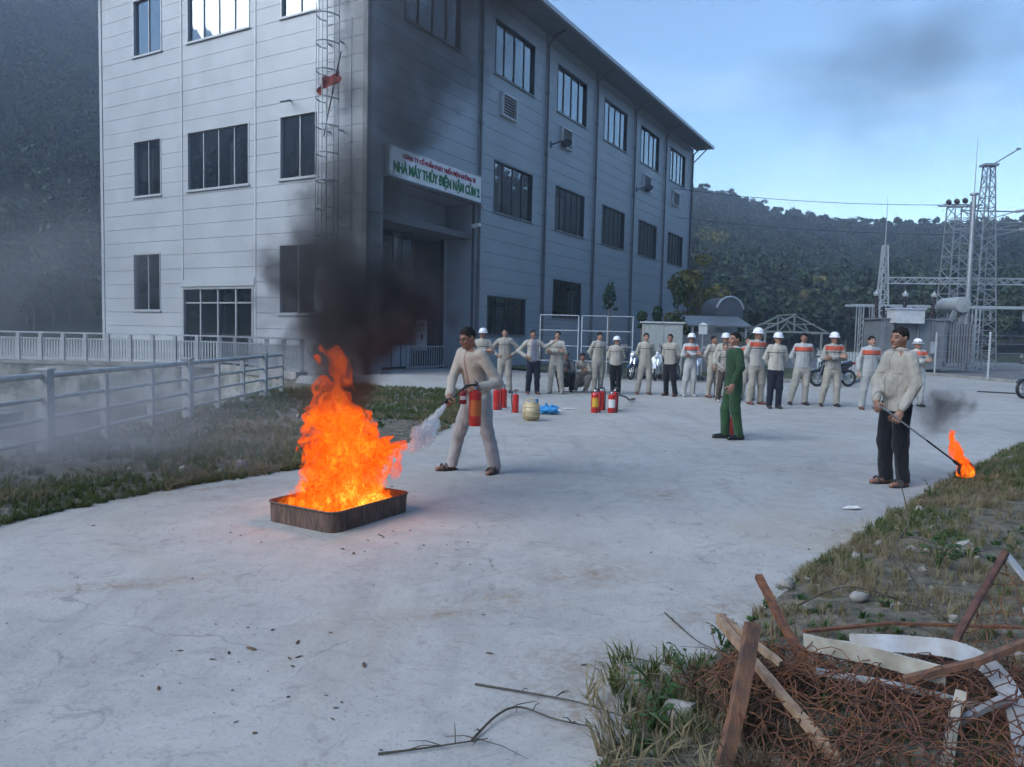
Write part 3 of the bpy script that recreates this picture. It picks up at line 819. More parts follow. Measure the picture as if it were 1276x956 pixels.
# louvres
for (a, b) in ((8.8, 10.1), (14.8, 16.05), (27.0, 28.4), (33.2, 34.7)):
    mb = MB(); z0, z1 = 11.2, 12.22
    fbox(mb, 'R', a, a + .07, .05, .2, z0, z1); fbox(mb, 'R', b - .07, b, .05, .2, z0, z1); fbox(mb, 'R', a, b, .05, .2, z0, z0 + .06); fbox(mb, 'R', a, b, .05, .2, z1 - .06, z1)
    lo = mb.build('louvre', M_white_metal, bld)
    mb = MB(); fbox(mb, 'R', a + .07, b - .07, .051, .06, z0 + .06, z1 - .06); mb.build('back_plate', M_core_f, lo)
    for k in range(7):
        mb = MB(); z = z0 + .12 + k * .122
        mb.obox(((a + b) / 2, -.13, z), b - a - .14, .015, .13, rotm(R(-50), 0, 0)); mb.build('slat', M_white_metal, lo)
# wall lamps on bent arms
for s, z in ((13.75, 11.1), (25.95, 11.05)):
    mb = MB(); mb.tube([(s, -.06, z - .05), (s, -.35, z), (s + .15, -.62, z + .12)], .035, 8); mb.obox((s, -.07, z - .05), .16, .05, .3)
    lo = mb.build('wall_lamp', M_dark_alu, bld)
    mb = MB(); mb.obox((s + .3, -.78, z + .02), .5, .3, .22, rotm(R(35), R(-30), R(-20))); mb.build('lamp_head', M_dark_alu, lo)
# security camera and small floodlight by the entrance
mb = MB(); mb.tube([(6.6, -.05, 6.1), (6.6, -.25, 6.1)], .03, 8); mb.obox((6.55, -.34, 6.05), .16, .36, .14, rotm(R(-12), 0, 0)); mb.build('security_camera', M_white_metal, bld)
mb = MB(); mb.lathe([(0, 0), (.09, .02), (.1, .1), (0, .14)], 12, None, (7.3, -.16, 6.9)); mb.build('lamp_globe', M_white_metal, bld, R(40))
# entrance recess: side walls, ceiling, inner wall with an open double door
D_ = 1.45
mb = MB(); mb.box(ENT[1], ENT[1] + .12, .145, D_, 0, ENT[3]); mb.build('recess_wall', M_side, bld)
mb = MB(); mb.box(ENT[0] - .12, ENT[0], .145, D_, 0, ENT[3]); mb.build('recess_wall', M_side, bld)
mb = MB(); mb.box(ENT[0], ENT[1], .0, D_, ENT[3], ENT[3] + .1); mb.build('recess_ceiling', M_side, bld)
mb = MB()
for r_ in cut((ENT[0], ENT[1], 0, ENT[3]), [(1.0, 6.8, 0, 5.72)]): mb.box(r_[0], r_[1], D_, D_ + .12, r_[2], r_[3])
mb.build('recess_wall', M_side, bld)
mb = MB()
mb.box(1.0, 1.1, D_ - .02, D_ + .14, 0, 5.72); mb.box(6.7, 6.8, D_ - .02, D_ + .14, 0, 5.72); mb.box(1.1, 6.7, D_ - .02, D_ + .14, 5.62, 5.72)
mb.build('door_frame', M_frame_dark, bld)
def leaf(x0, x1, y, nm='door_leaf'):
    mb = MB(); n = 3; st = (x1 - x0) / n
    for k in range(n + 1): mb.box(x0 + k * st - .03, x0 + k * st + .03, y, y + .05, .05, 5.55)
    for z in (.05, 1.0, 3.9, 5.5): mb.box(x0, x1, y + .003, y + .047, z, z + .07)
    lf = mb.build(nm, M_frame_dark, bld)
    for k in range(n):
        for z0, z1, mt in ((.12, 1.0, M_side), (1.07, 3.9, M_dark_room), (3.97, 5.5, M_glass)):
            mb = MB(); mb.box(x0 + k * st + .03, x0 + (k + 1) * st - .03, y + .015, y + .035, z0, z1); mb.build('panel' if mt is not M_glass else 'pane', mt, lf)
    mb = MB(); mb.tube([(x1 - .12, y - .05, 1.6), (x1 - .12, y - .05, 2.9)], .025, 8); mb.build('handle', M_chrome, lf)
leaf(1.12, 3.3, D_ + .03); leaf(2.6, 4.75, D_ + .13)
mb = MB(); mb.box(5.55, 6.3, D_ + .5, D_ + .9, .75, 2.05); cb = mb.build('switch_cabinet', pmat('cabinet_grey', (.40, .41, .40), .5), bld)
mb = MB(); mb.box(5.78, 6.08, D_ + .485, D_ + .499, 1.8, 1.95); mb.box(5.85, 6.0, D_ + .485, D_ + .499, 1.25, 1.45); mb.build('label_plate', M_black, cb)
mb = MB()
mb.bar((3.6, D_ - .5, .95), (6.5, D_ - .5, .95), .06); mb.bar((3.6, D_ - .5, .12), (6.5, D_ - .5, .12), .05)
for k in range(18): mb.bar((3.65 + k * .165, D_ - .5, .12), (3.65 + k * .165, D_ - .5, .93), .035)
for x in (3.6, 6.5): mb.bar((x, D_ - .5, 0), (x, D_ - .5, 1.0), .07)
mb.build('entrance_railing', M_galv, bld)
# glazed doorway in the gable wall
mb = MB()
a, b, z1 = DOORL[0], DOORL[1], DOORL[3]
fbox(mb, 'L', a, a + .09, -.12, .07, 0, z1); fbox(mb, 'L', b - .09, b, -.12, .07, 0, z1); fbox(mb, 'L', a + .09, b - .09, -.12, .07, z1 - .1, z1); fbox(mb, 'L', a + .09, b - .09, -.11, -.01, 2.5, 2.56)
for k in range(1, 4): fbox(mb, 'L', a + k * (b - a) / 4 - .04, a + k * (b - a) / 4 + .04, -.1, 0, 0, z1 - .1)
dl = mb.build('glazed_doorway', M_frame_pale, bld)
for k in range(4):
    for z0, z2 in ((.05, 2.5), (2.56, z1 - .1)):
        mb = MB(); x0 = a + k * (b - a) / 4 + .06; x1 = a + (k + 1) * (b - a) / 4 - .06
        mb.add([(.05, x0, z0), (.05, x1, z0), (.05, x1, z2), (.05, x0, z2)], [(3, 2, 1, 0)]); mb.build('pane', M_glass, dl)
mb = MB(); fbox(mb, 'L', a - .1, b + .1, .05, .11, z1 + .01, z1 + .3); mb.build('door_header', M_front, bld)
# caged ladder on the gable wall
lad = empty('caged_ladder', (0, 0, 0)); lad.parent = bld
LY0, LY1, LO = 1.05, 1.6, .28
z_top = TOP + 1.1
for y in (LY0, LY1):
    mb = MB(); mb.tube([(-LO, y, 1.7), (-LO, y, z_top)], .028, 8); mb.build('rail', M_galv, lad, R(40))
for k in range(49):
    z = 1.85 + k * .31
    mb = MB(); mb.tube([(-LO, LY0, z), (-LO, LY1, z)], .016, 6); mb.build('rung', M_galv, lad, R(40))
cyc = (LY0 + LY1) / 2
hoop = [(-LO, LY0 - .03, 0)] + [(-LO - .02 - .68 * math.sin(t), cyc - .40 * math.cos(t), 0) for t in np.linspace(.15, math.pi - .15, 15)] + [(-LO, LY1 + .03, 0)]
mh = MB(); mh.tube(hoop, .026, 6); mh = mh.mesh('hoop', R(40))
for k in range(14):
    h_ = link('hoop', mh, lad, M_galv); h_.location.z = 3.9 + k * .93
for t in (.45, 1.2, 1.94, 2.7):
    mb = MB(); x, y = -LO - .02 - .68 * math.sin(t), cyc - .40 * math.cos(t); mb.tube([(x, y, 3.8), (x, y, z_top)], .019, 6); mb.build('cage_bar', M_galv, lad, R(40))
for z in (2.5, 5.5, 8.5, 11.5, 14.5):
    for y in (LY0, LY1):
        mb = MB(); mb.bar((-.05, y, z), (-LO, y, z), .05); mb.build('bracket', M_galv, lad)
# loose cables and short steel arms on the gable wall
mb = MB(); mb.tube([(-.1, .62, 5.0), (-.1, .62, 12.3)], .012, 5); mb.build('cable', M_dark_alu, bld)
mb = MB(); mb.bar((-.05, 1.9, 6.9), (-1.25, .35, 6.5), .07); mb.build('steel_arm', M_dark_alu, bld)
mb = MB(); mb.bar((-.05, 3.6, 9.9), (-.9, 3.2, 9.55), .05); mb.build('steel_arm', M_dark_alu, bld)

# ------------------------------------------------------------------ sign over the entrance (a thing of its own)
sg = empty('entrance_sign', (BX, BY, 0), TH, label='white company name board with red and green lettering over the entrance', cat='sign')
M_sign = pmat('sign_white', (.80, .81, .82), .4, 0, (.66, .67, .68), 1.5)
mb = MB(); mb.box(.9, 6.96, -.28, -.09, 7.08, 8.13); mb.build('board', M_sign, sg)
mb = MB()
for r_ in ((.86, 7.0, 8.131, 8.18), (.86, 7.0, 7.04, 7.079)): mb.box(r_[0], r_[1], -.3, -.07, r_[2], r_[3])
for r_ in ((.86, .899), (6.961, 7.0)): mb.box(r_[0], r_[1], -.3, -.07, 7.079, 8.131)
mb.build('border', M_galv, sg)
def lettering(name, txt, x0, x1, z0, h, mat, parent, bold=.0, fy=-.281):
    cu = bpy.data.curves.new(name, 'FONT'); cu.body = txt; cu.size = 1.0; cu.extrude = .012; cu.offset = bold
    to = bpy.data.objects.new(name, cu); COL.objects.link(to)
    dg = bpy.context.evaluated_depsgraph_get(); me = bpy.data.meshes.new_from_object(to.evaluated_get(dg))
    bpy.data.objects.remove(to)
    n = len(me.vertices); co = np.empty(n * 3); me.vertices.foreach_get('co', co); co = co.reshape(-1, 3)
    # the cap height of the built-in face is about 0.73 of its size
    sx = (x1 - x0) / (co[:, 0].max() - co[:, 0].min()); sz = h / .73
    out = np.c_[x0 + (co[:, 0] - co[:, 0].min()) * sx, fy - .012 - co[:, 2], z0 + co[:, 1] * sz]
    me.vertices.foreach_set('co', out.ravel().astype(np.float32)); me.update()
    return link(name, me, parent, mat)
lettering('red_lettering', 'CÔNG TY CỔ PHẦN PHÁT TRIỂN ĐIỆN MƯỜNG TÈ', 1.62, 6.5, 7.80, .16, pmat('sign_red', (.42, .015, .05), .5), sg, .022)
lettering('green_lettering', 'NHÀ MÁY THỦY ĐIỆN NẬM CỦM 2', 1.12, 6.82, 7.26, .36, pmat('sign_green', (.005, .19, .05), .5), sg, .034)

# ------------------------------------------------------------------ red flag beside the ladder
def BP(x, y, z):
    c, s = math.cos(TH), math.sin(TH)
    return (BX + c * x - s * y, BY + s * x + c * y, z)
fl = empty('flag', BP(-.25, .75, 9.3), TH, label='drooping red flag on a short slanted pole beside the caged ladder', cat='flag')
mb = MB(); mb.tube([(.15, 1.15, -.9), (-.35, .1, 1.0), (-.5, -.25, 1.6)], .022, 8); mb.build('pole', M_dark_alu, fl, R(40))
n, m_ = 18, 10; vs = []
for i in range(n + 1):
    for j in range(m_ + 1):
        u_, v_ = i / n, j / m_
        p = Vector((-.40, -.02, 1.10)).lerp(Vector((-.58, .80, .58)), u_)
        vs.append((p.x + .09 * math.sin(7 * u_ + 2 * v_) + .05 * math.sin(15 * u_ + 1), p.y + .06 * math.sin(5 * v_ + 6 * u_), p.z - v_ * (.30 + .12 * math.sin(3.2 * u_ + .4)) - .05 * math.sin(8 * u_)))
mb = MB(); mb.add(vs, [(i * (m_ + 1) + j, i * (m_ + 1) + j + 1, (i + 1) * (m_ + 1) + j + 1, (i + 1) * (m_ + 1) + j) for i in range(n) for j in range(m_)])
mb.build('cloth', pmat('flag_red', (.30, .045, .03), .85), fl, R(80))

# ------------------------------------------------------------------ white balustrade along the terrace
M_bal = pmat('balustrade_white', (.52, .54, .55), .6, 0, (.38, .40, .40), 3)
def balustrade(name, label, A, Bp, mat, npost, h=1.06, nb=7, zb=.15, w=.05):
    A = Vector((*A, zb)); Bp = Vector((*Bp, zb)); e = empty(name, A, 0, label=label, cat='railing', group='railings along the terrace')
    d = Bp - A
    mb = MB(); mb.bar((0, 0, h), d + Vector((0, 0, h)), .09, .06); mb.build('top_rail', mat, e)
    mb = MB(); mb.bar((0, 0, h - .22), d + Vector((0, 0, h - .22)), .05, .05); mb.build('middle_rail', mat, e)
    mb = MB(); mb.bar((0, 0, .1), d + Vector((0, 0, .1)), .06, .06); mb.build('bottom_rail', mat, e)
    pm = MB(); pm.bar((0, 0, 0), (0, 0, h - .031), .12); pm = pm.mesh('post')
    bmz = MB(); bmz.bar((0, 0, .131), (0, 0, h - .246), w); bmz = bmz.mesh('baluster')
    for k in range(npost + 1):
        p = link('post', pm, e, mat); p.location = d * (k / npost)
        if k < npost:
            for j in range(1, nb + 1):
                q_ = link('baluster', bmz, e, mat); q_.location = d * ((k + j / (nb + 1)) / npost)
    return e
balustrade('balustrade', 'long white painted balustrade in front of the gable wall', (-31, 28.62), (-11.3, 28.75), M_bal, 23)
balustrade('balustrade', 'short grey steel balustrade closing the terrace near the smoke', (-11.2, 28.6), (-7.0, 24.8), M_galv, 5, nb=8, w=.035)

# ------------------------------------------------------------------ near railing of the canal: heavy posts, four rails
M_rail = pmat('grey_railing_paint', (.44, .455, .455), .65, 0, (.30, .31, .30), 6, bump=.2)
nr_ = empty('canal_railing', (-5.45, 4.0, 0), 0, label='grey three-rail railing along the grassy canal edge at left', cat='railing')
L_ = 13.6
for z, r_ in ((.93, .036), (.66, .024), (.42, .024), (.18, .024)):
    mb = MB(); mb.tube([(.0, 0, z), (0.0, L_, z)], r_, 10); mb.build('rail', M_rail, nr_, R(40))
for k, y in enumerate(np.arange(0.85, 13.7, 1.275)):
    big = k % 2 == 1
    mb = MB()
    if k % 3 == 0: mb.box(-.07, .07, y - .07, y + .07, -.2, .99); mb.box(-.085, .085, y - .085, y + .085, .99, 1.015)
    else: mb.box(-.04, .04, y - .04, y + .04, -.15, .885)
    mb.build('post', M_rail, nr_)
# ================================================================== SUBSTATION
def lattice(name, label, base, H, w0, w1, nsec, r, mat=None, cat='tower', group=None, rz=0.0):
    mat = mat or M_galv
    e = empty(name, base, rz, label=label, cat=cat, group=group)
    def corner(t, i):
        w = (w0 + (w1 - w0) * t) / 2; sx, sy = ((-1, -1), (1, -1), (1, 1), (-1, 1))[i % 4]
        return Vector((sx * w, sy * w, t * H))
    for i in range(4):
        mb = MB(); mb.bar(corner(0, i), corner(1, i), r * 1.5); mb.build('leg', mat, e)
    mb = MB()
    for k in range(nsec):
        t0, t1 = k / nsec, (k + 1) / nsec
        for i in range(4):
            a, b = (i, i + 1) if k % 2 == 0 else (i + 1, i)
            mb.bar(corner(t0, a), corner(t1, b), r); mb.bar(corner(t1, i), corner(t1, i + 1), r)
    setp(mb.build('bracing', mat, e), kind='stuff')
    return e
def truss(name, label, A, B_, w, n, r, mat=None, cat='beam'):
    mat = mat or M_galv
    A = Vector(A); B_ = Vector(B_); e = empty(name, A, 0, label=label, cat=cat)
    d = B_ - A; side = Vector((-d.y, d.x, 0)).normalized() * w / 2; up = Vector((0, 0, w / 2))
    offs = [side + up, side - up, -side - up, -side + up]
    for o_ in offs:
        mb = MB(); mb.bar(o_, d + o_, r * 1.5); mb.build('chord', mat, e)
    mb = MB()
    for k in range(n):
        for i in range(4):
            a, b = offs[i], offs[(i + 1) % 4]
            p0, p1 = d * (k / n), d * ((k + 1) / n)
            mb.bar(p0 + (a if k % 2 else b), p1 + (b if k % 2 else a), r)
    setp(mb.build('bracing', mat, e), kind='stuff')
    return e
M_pale_steel = pmat('pale_galvanised_steel', (.52, .55, .56), .5, .3, (.42, .45, .46), 3)
M_grey_paint = pmat('transformer_grey', (.23, .25, .265), .5, .1, (.17, .185, .2), 2)
M_porc = pmat('brown_porcelain', (.035, .024, .022), .25, 0)
M_porc_grey = pmat('grey_insulator', (.35, .37, .39), .4)
def insulator_profile(h, r, n):
    pr = [(r * .55, 0)]
    for k in range(n):
        z = h * (k + .15) / n
        pr += [(r * .55, z), (r, z + h / n * .25), (r * .95, z + h / n * .4), (r * .55, z + h / n * .6)]
    return pr + [(r * .5, h)]
# ---- power transformer
tf = empty('transformer', (20.3, 38.6, .09), 0, label='large grey power transformer with radiators and three black bushings', cat='transformer')
mb = MB(); mb.box(-1.75, 1.65, -.8, 1.0, .25, 2.62); mb.box(-1.85, 1.75, -.9, 1.1, 2.62, 2.7); mb.box(-1.6, 1.5, -.7, .9, 0, .25)
for k in range(6): mb.box(-1.6 + k * .6, -1.52 + k * .6, -.88, -.8, .3, 2.6)
mb.build('tank', M_grey_paint, tf)
for k in range(9):
    mb = MB(); mb.box(1.8 + k * .14, 1.87 + k * .14, -.75, .75, .5, 2.5); mb.build('radiator_fin', M_grey_paint, tf)
mb = MB(); mb.tube([(1.65, 0, 2.4), (3.0, 0, 2.4)], .07, 8); mb.tube([(1.65, 0, .7), (3.0, 0, .7)], .07, 8); mb.build('radiator_pipe', M_grey_paint, tf, R(40))
mb = MB(); mb.box(-1.3, .17, -1.3, -.45, 2.42 + .02, 3.12); cv = mb.build('control_box', M_white_metal, tf)
mb = MB(); mb.box(-1.36, .23, -1.36, -.39, 3.121, 3.2); mb.build('box_lid', pmat('bluish_white', (.50, .54, .64), .5), cv)
mb = MB(); mb.bar((-1.2, -.9, 0), (-1.2, -.9, 2.43), .1); mb.bar((.08, -.9, 0), (.08, -.9, 2.43), .1); mb.build('box_stand', M_grey_paint, tf)
for i, (x, y, t) in enumerate(((-1.6, 0, -.05), (-.1, .15, 0), (1.35, .2, .05))):
    mb = MB(); Mx = rotm(0, t, 0); mb.lathe(insulator_profile(1.15, .13, 9), 14, Mx, (x, y, 2.7)); bo = mb.build('bushing', M_porc, tf, R(35))
    mb = MB(); mb.lathe([(.12, 0), (.15, .05), (.15, .16), (.05, .2), (.03, .3)], 12, Mx, Vector((x, y, 2.7)) + Mx @ Vector((0, 0, 1.15))); mb.build('bushing_cap', M_pale_steel, bo, R(35))
for (x, y) in ((-.75, .6), (.6, .6), (-1.0, .5)):
    mb = MB(); mb.lathe(insulator_profile(.65, .09, 6), 12, None, (x, y, 2.7)); mb.build('bushing', M_porc, tf, R(35))
mb = MB(); My = rotm(R(90), 0, 0); mb.lathe([(0, -.9), (.36, -.88), (.4, -.82), (.4, .9), (0, .95)], 18, My, (2.35, .1, 3.45)); cn = mb.build('conservator', pmat('pale_tank', (.36, .385, .39), .5), tf, R(35))
for a, b in (((2.05, -.6, 3.15), (1.5, -.6, 1.5)), ((2.6, -.6, 3.15), (1.95, -.6, 1.75))):
    mb = MB(); mb.bar(a, b, .16); mb.build('conservator_strut', M_grey_paint, tf)
mb = MB(); mb.box(.78, 1.12, -.9, -.81, .95, 1.55); mb.build('name_plate', M_pale_steel, tf)
mb = MB(); mb.box(.55, 1.3, -1.1, -.82, .15, .75); mb.build('cable_box', M_grey_paint, tf)
# ---- masts, towers, beams
lattice('lattice_mast', 'slim lattice mast with a lightning rod behind the transformer', (21.6, 44, .09), 7.1, .75, .22, 15, .045, M_pale_steel)
o_ = bpy.data.objects['lattice_mast']
mb = MB(); mb.tube([(0, 0, 7.0), (0, 0, 9.95)], [.035, .012], 6); mb.build('lightning_rod', M_galv, o_)
truss('gantry_beam', 'pale horizontal truss beam high across the substation', (21.65, 43.7, 5.15), (41, 43.2, 5.35), .34, 56, .035, M_pale_steel)
pl = empty('lightning_pole', (25.4, 42, .09), 0, label='tall round steel pole with a long thin rod on top', cat='pole')
mb = MB(); mb.tube([(0, 0, 0), (0, 0, 5), (0, 0, 9.75)], [.17, .145, .11], 12); mb.build('pole', M_galv, pl, R(40))
mb = MB(); mb.lathe([(0, 9.7), (.22, 9.72), (.22, 9.82), (0, 9.86)], 12); mb.build('pole_cap', M_galv, pl, R(40))
mb = MB(); mb.tube([(0, 0, 9.8), (0, 0, 12.95)], [.03, .01], 6); mb.build('rod', M_galv, pl)
tw = lattice('lattice_tower', 'tallest tapering lattice tower with a slanted arm on its flat top', (26.25, 42.2, .09), 11.35, 1.35, .42, 20, .036)
mb = MB(); mb.box(-.38, .38, -.3, .3, 11.35, 11.47); mb.build('top_plate', M_galv, tw)
mb = MB(); mb.bar((.1, 0, 11.4), (1.5, -.1, 12.3), .07); mb.obox((1.5, -.1, 12.32), .2, .1, .1); mb.build('top_arm', M_galv, tw)
for z, l_ in ((8.9, 1.6), (8.3, 2.2), (7.9, 1.9)):
    mb = MB(); mb.bar((-l_ * .9, 0, z), (l_, 0, z), .07); mb.bar((0, 0, z - .5), (l_, 0, z), .05); mb.bar((0, 0, z - .5), (-l_ * .9, 0, z), .05)
    ar = mb.build('cross_arm', M_galv, tw)
    mb = MB(); mb.lathe(insulator_profile(.75, .1, 6), 10, rotm(0, R(80), 0), (l_, 0, z)); mb.build('insulator', M_porc_grey, ar, R(35))
lattice('lattice_tower', 'shorter lattice tower with insulators left of the tall round pole', (27.2, 46.5, .09), 9.9, 1.5, .9, 13, .038)
o_ = bpy.data.objects['lattice_tower.001']
for dx in (-.5, 0, .5, 1.0):
    mb = MB(); mb.lathe([(0, 0), (.16, .03), (.2, .12), (.16, .2), (0, .24)], 10, rotm(0, R(70), 0), (dx - .4, -.3, 10.1 + .1 * math.sin(dx * 5))); mb.build('insulator', M_porc, o_, R(35))
mb = MB(); mb.bar((-1.1, -.3, 9.95), (1.3, -.3, 9.95), .08); mb.bar((-1.1, .3, 9.95), (1.3, .3, 9.95), .08); mb.build('cross_arm', M_galv, o_)
fr = empty('busbar_frame', (18.4, 40.2, .09), 0, label='low busbar frame with thin lattice legs and black insulators left of the transformer', cat='frame')
mb = MB(); mb.bar((-.3, 0, 3.42), (17, .4, 3.55), .12); mb.bar((-.3, .7, 3.42), (17, 1.1, 3.55), .12); mb.build('beam', M_pale_steel, fr)
for x in (.25, .95, 6.5, 12.5):
    mb = MB()
    for dx in (-.12, .12): mb.bar((x + dx, 0, 0), (x + dx, 0, 3.35), .045); mb.bar((x + dx, .3, 0), (x + dx, .3, 3.35), .045)
    for k in range(8): mb.bar((x - .12, 0, .35 * k + .2), (x + .12, 0, .35 * k + .5), .03)
    mb.build('leg', M_pale_steel, fr)
for x in (.2, .6, 4.4, 5.3, 7.4, 9.2, 11.2, 13.1):
    mb = MB(); mb.lathe(insulator_profile(.55, .085, 6), 10, None, (x, .35, 2.75)); mb.build('insulator', M_porc if x < 6 else M_porc_grey, fr, R(35))
for i, (x, y, lb) in enumerate(((25.2, 36.4, 'grey circuit breaker column standing nearest the lattice tower'), (26.1, 35.6, 'grey circuit breaker column at the right edge of the picture'))):
    e = empty('circuit_breaker', (x, y, .09), 0, label=lb, cat='breaker')
    mb = MB(); mb.bar((-.2, 0, 0), (-.2, 0, 1.2), .08); mb.bar((.2, 0, 0), (.2, 0, 1.2), .08); mb.bar((-.2, 0, 1.2), (.2, 0, 1.2), .12); mb.build('stand', M_galv, e)
    mb = MB(); mb.box(-.16, .16, -.35, -.05, .9, 1.45); mb.build('drive_box', M_white_metal, e)
    mb = MB(); mb.lathe(insulator_profile(1.3, .12, 10), 12, None, (0, 0, 1.26)); mb.build('insulator', M_porc_grey, e, R(35))
    mb = MB(); mb.lathe([(.14, 0), (.17, .1), (.17, .3), (.08, .4)], 12, None, (0, 0, 2.56)); mb.lathe(insulator_profile(.5, .1, 4), 10, None, (0, 0, 2.9)); mb.build('interrupter', M_porc, e, R(35))
# substation fence: slender posts and strained wires
fe = empty('substation_fence', (20.55, 36.3, .09), 0, label='wire fence with slender pale posts in front of the substation', cat='fence')
fpts = [(0, 0), (-.2, -4.4), (5, -5.2), (10, -5.6), (15, -6)]
for x, y in fpts:
    mb = MB(); mb.tube([(x, y, 0), (x, y, 1.95)], .045, 8); mb.lathe([(0, 1.95), (.05, 1.95), (0, 2.03)], 8, None, (x, y, 0)); mb.build('post', M_pale_steel, fe, R(40))
for z in (.3, .7, 1.1, 1.5, 1.85):
    mb = MB(); mb.tube([(x, y, z) for x, y in fpts], .007, 4); mb.build('wire', M_galv, fe)
# overhead lines
for i, (a, b, sag, lb) in enumerate((((-2, 62, 16.5), (27, 46, 10.0), 1.2, 'upper overhead power line crossing the sky right of the roof'), ((-2, 66, 14.6), (27, 46, 8.2), 1.0, 'lower overhead power line just above the hill ridge'),
                                     ((27.6, 42, 8.3), (46, 38, 9.6), .5, 'overhead line running from the tall tower out of the picture'))):
    A = Vector(a); B_ = Vector(b)
    mb = MB(); mb.tube([A.lerp(B_, t) - Vector((0, 0, sag * 4 * t * (1 - t))) for t in np.linspace(0, 1, 24)], .018, 4)
    setp(mb.build('power_line', M_dark_alu), lb, 'cable', 'overhead lines')

# ================================================================== THINGS BETWEEN THE CROWD AND THE BUILDING
# wire fence panels
M_thin_white = pmat('thin_white_tube', (.50, .53, .55), .5, .1)
wf = empty('wire_fence_panels', (1.0, 27.7, 0), .03, label='two tall mesh panels of white tube standing before the side wall', cat='fence')
for x0, x1 in ((0.0, 1.42), (1.55, 3.45)):
    mb = MB()
    for x in (x0, x1): mb.tube([(x, 0, 0), (x, 0, 2.28)], .024, 6)
    for z in (2.28, 1.72, 1.15, .6, .06): mb.tube([(x0, 0, z), (x1, 0, z)], .02, 6)
    if x1 > 2: mb.tube([((x0 + x1) / 2, 0, .06), ((x0 + x1) / 2, 0, 2.28)], .02, 6)
    fr_ = mb.build('frame', M_thin_white, wf, R(40))
    mb = MB()
    for x in np.arange(x0 + .1, x1 - .05, .1): mb.bar((x, 0, .06), (x, 0, 2.27), .004)
    for z in np.arange(.15, 2.2, .1): mb.bar((x0, 0, z), (x1, 0, z), .004)
    setp(mb.build('mesh_wires', M_galv, fr_), kind='stuff')
# pale cabinet
cb = empty('cabinet', (5.7, 28.6, .1), .05, label='pale grey-green outdoor cabinet behind the parked motorbikes', cat='cabinet')
mb = MB(); mb.box(-.72, .72, -.3, .3, .1, 1.98); mb.box(-.7, .7, -.28, .28, 0, .1); mb.build('body', pmat('pale_cabinet', (.40, .43, .40), .55), cb)
mb = MB(); mb.box(-.78, .78, -.36, .36, 1.981, 2.04); mb.build('roof', M_white_metal, cb)
for x in (-.36, .36):
    mb = MB(); mb.box(x - .33, x + .33, -.318, -.301, .2, 1.9); dr = mb.build('door', pmat('pale_cabinet_door', (.43, .46, .43), .55), cb)
    mb = MB(); mb.box(x + (.25 if x < 0 else -.29), x + (.29 if x < 0 else -.25), -.335, -.319, .95, 1.15); mb.build('handle', M_black, dr)
# small white lamp box on a post
lp = empty('lamp_box', (7.2, 28.4, .1), 0, label='small white lamp box on a thin post beside the cabinet', cat='lamp')
mb = MB(); mb.tube([(0, 0, 0), (0, 0, 1.6)], .03, 8); mb.build('post', M_galv, lp, R(40))
mb = MB(); mb.box(-.14, .14, -.1, .1, 1.6, 1.95); mb.build('box', M_white_metal, lp)
mb = MB(); mb.add([(-.17, -.13, 1.951), (.17, -.13, 1.951), (.17, .13, 1.951), (-.17, .13, 1.951), (0, 0, 2.05)], [(3, 2, 1, 0), (0, 1, 4), (1, 2, 4), (2, 3, 4), (3, 0, 4)]); mb.build('cap', M_white_metal, lp)
# sheet-metal shed roof and round tank with a pale hoop
sd = empty('shed', (9.0, 33.0, .1), 0, label='low grey sheet-metal shed behind the crowd', cat='shed')
mb = MB(); mb.box(-1.3, 1.0, -.7, .9, 0, 1.75); mb.build('wall', pmat('shed_sheet', (.20, .22, .24), .6, .2), sd)
mb = MB(); mb.add([(-1.5, -.95, 1.95), (1.2, -.95, 1.95), (1.2, 1.1, 2.4), (-1.5, 1.1, 2.4), (-1.5, -.95, 2.02), (1.2, -.95, 2.02), (1.2, 1.1, 2.47), (-1.5, 1.1, 2.47)], [(3, 2, 1, 0), (4, 5, 6, 7), (0, 1, 5, 4), (1, 2, 6, 5), (2, 3, 7, 6), (3, 0, 4, 7)]); mb.build('roof', pmat('shed_roof', (.15, .17, .19), .5, .2), sd)
for x in (-1.3, 1.0):
    mb = MB(); mb.bar((x, -.85, 0), (x, -.85, 1.98), .08); mb.build('post', M_galv, sd)
tk = empty('water_tank', (9.75, 35.2, .1), R(10), label='round grey tank with a pale curved rim above the shed', cat='tank')
mb = MB(); mb.lathe([(0, -.9), (.62, -.86), (.66, -.8), (.66, .9), (0, .92)], 24, rotm(R(90), 0, 0), (0, 0, 2.7)); mb.build('drum', pmat('tank_grey', (.10, .12, .15), .4, .3), tk, R(40))
mb = MB(); mb.tube([(.66 * math.cos(t), -.9, 2.7 + .66 * math.sin(t)) for t in np.linspace(.2, 2.9, 16)], .06, 8); mb.build('rim', M_galv, tk, R(40))
mb = MB(); mb.box(-.5, .5, -.7, .7, 0, 2.08); mb.build('stand', M_galv, tk)
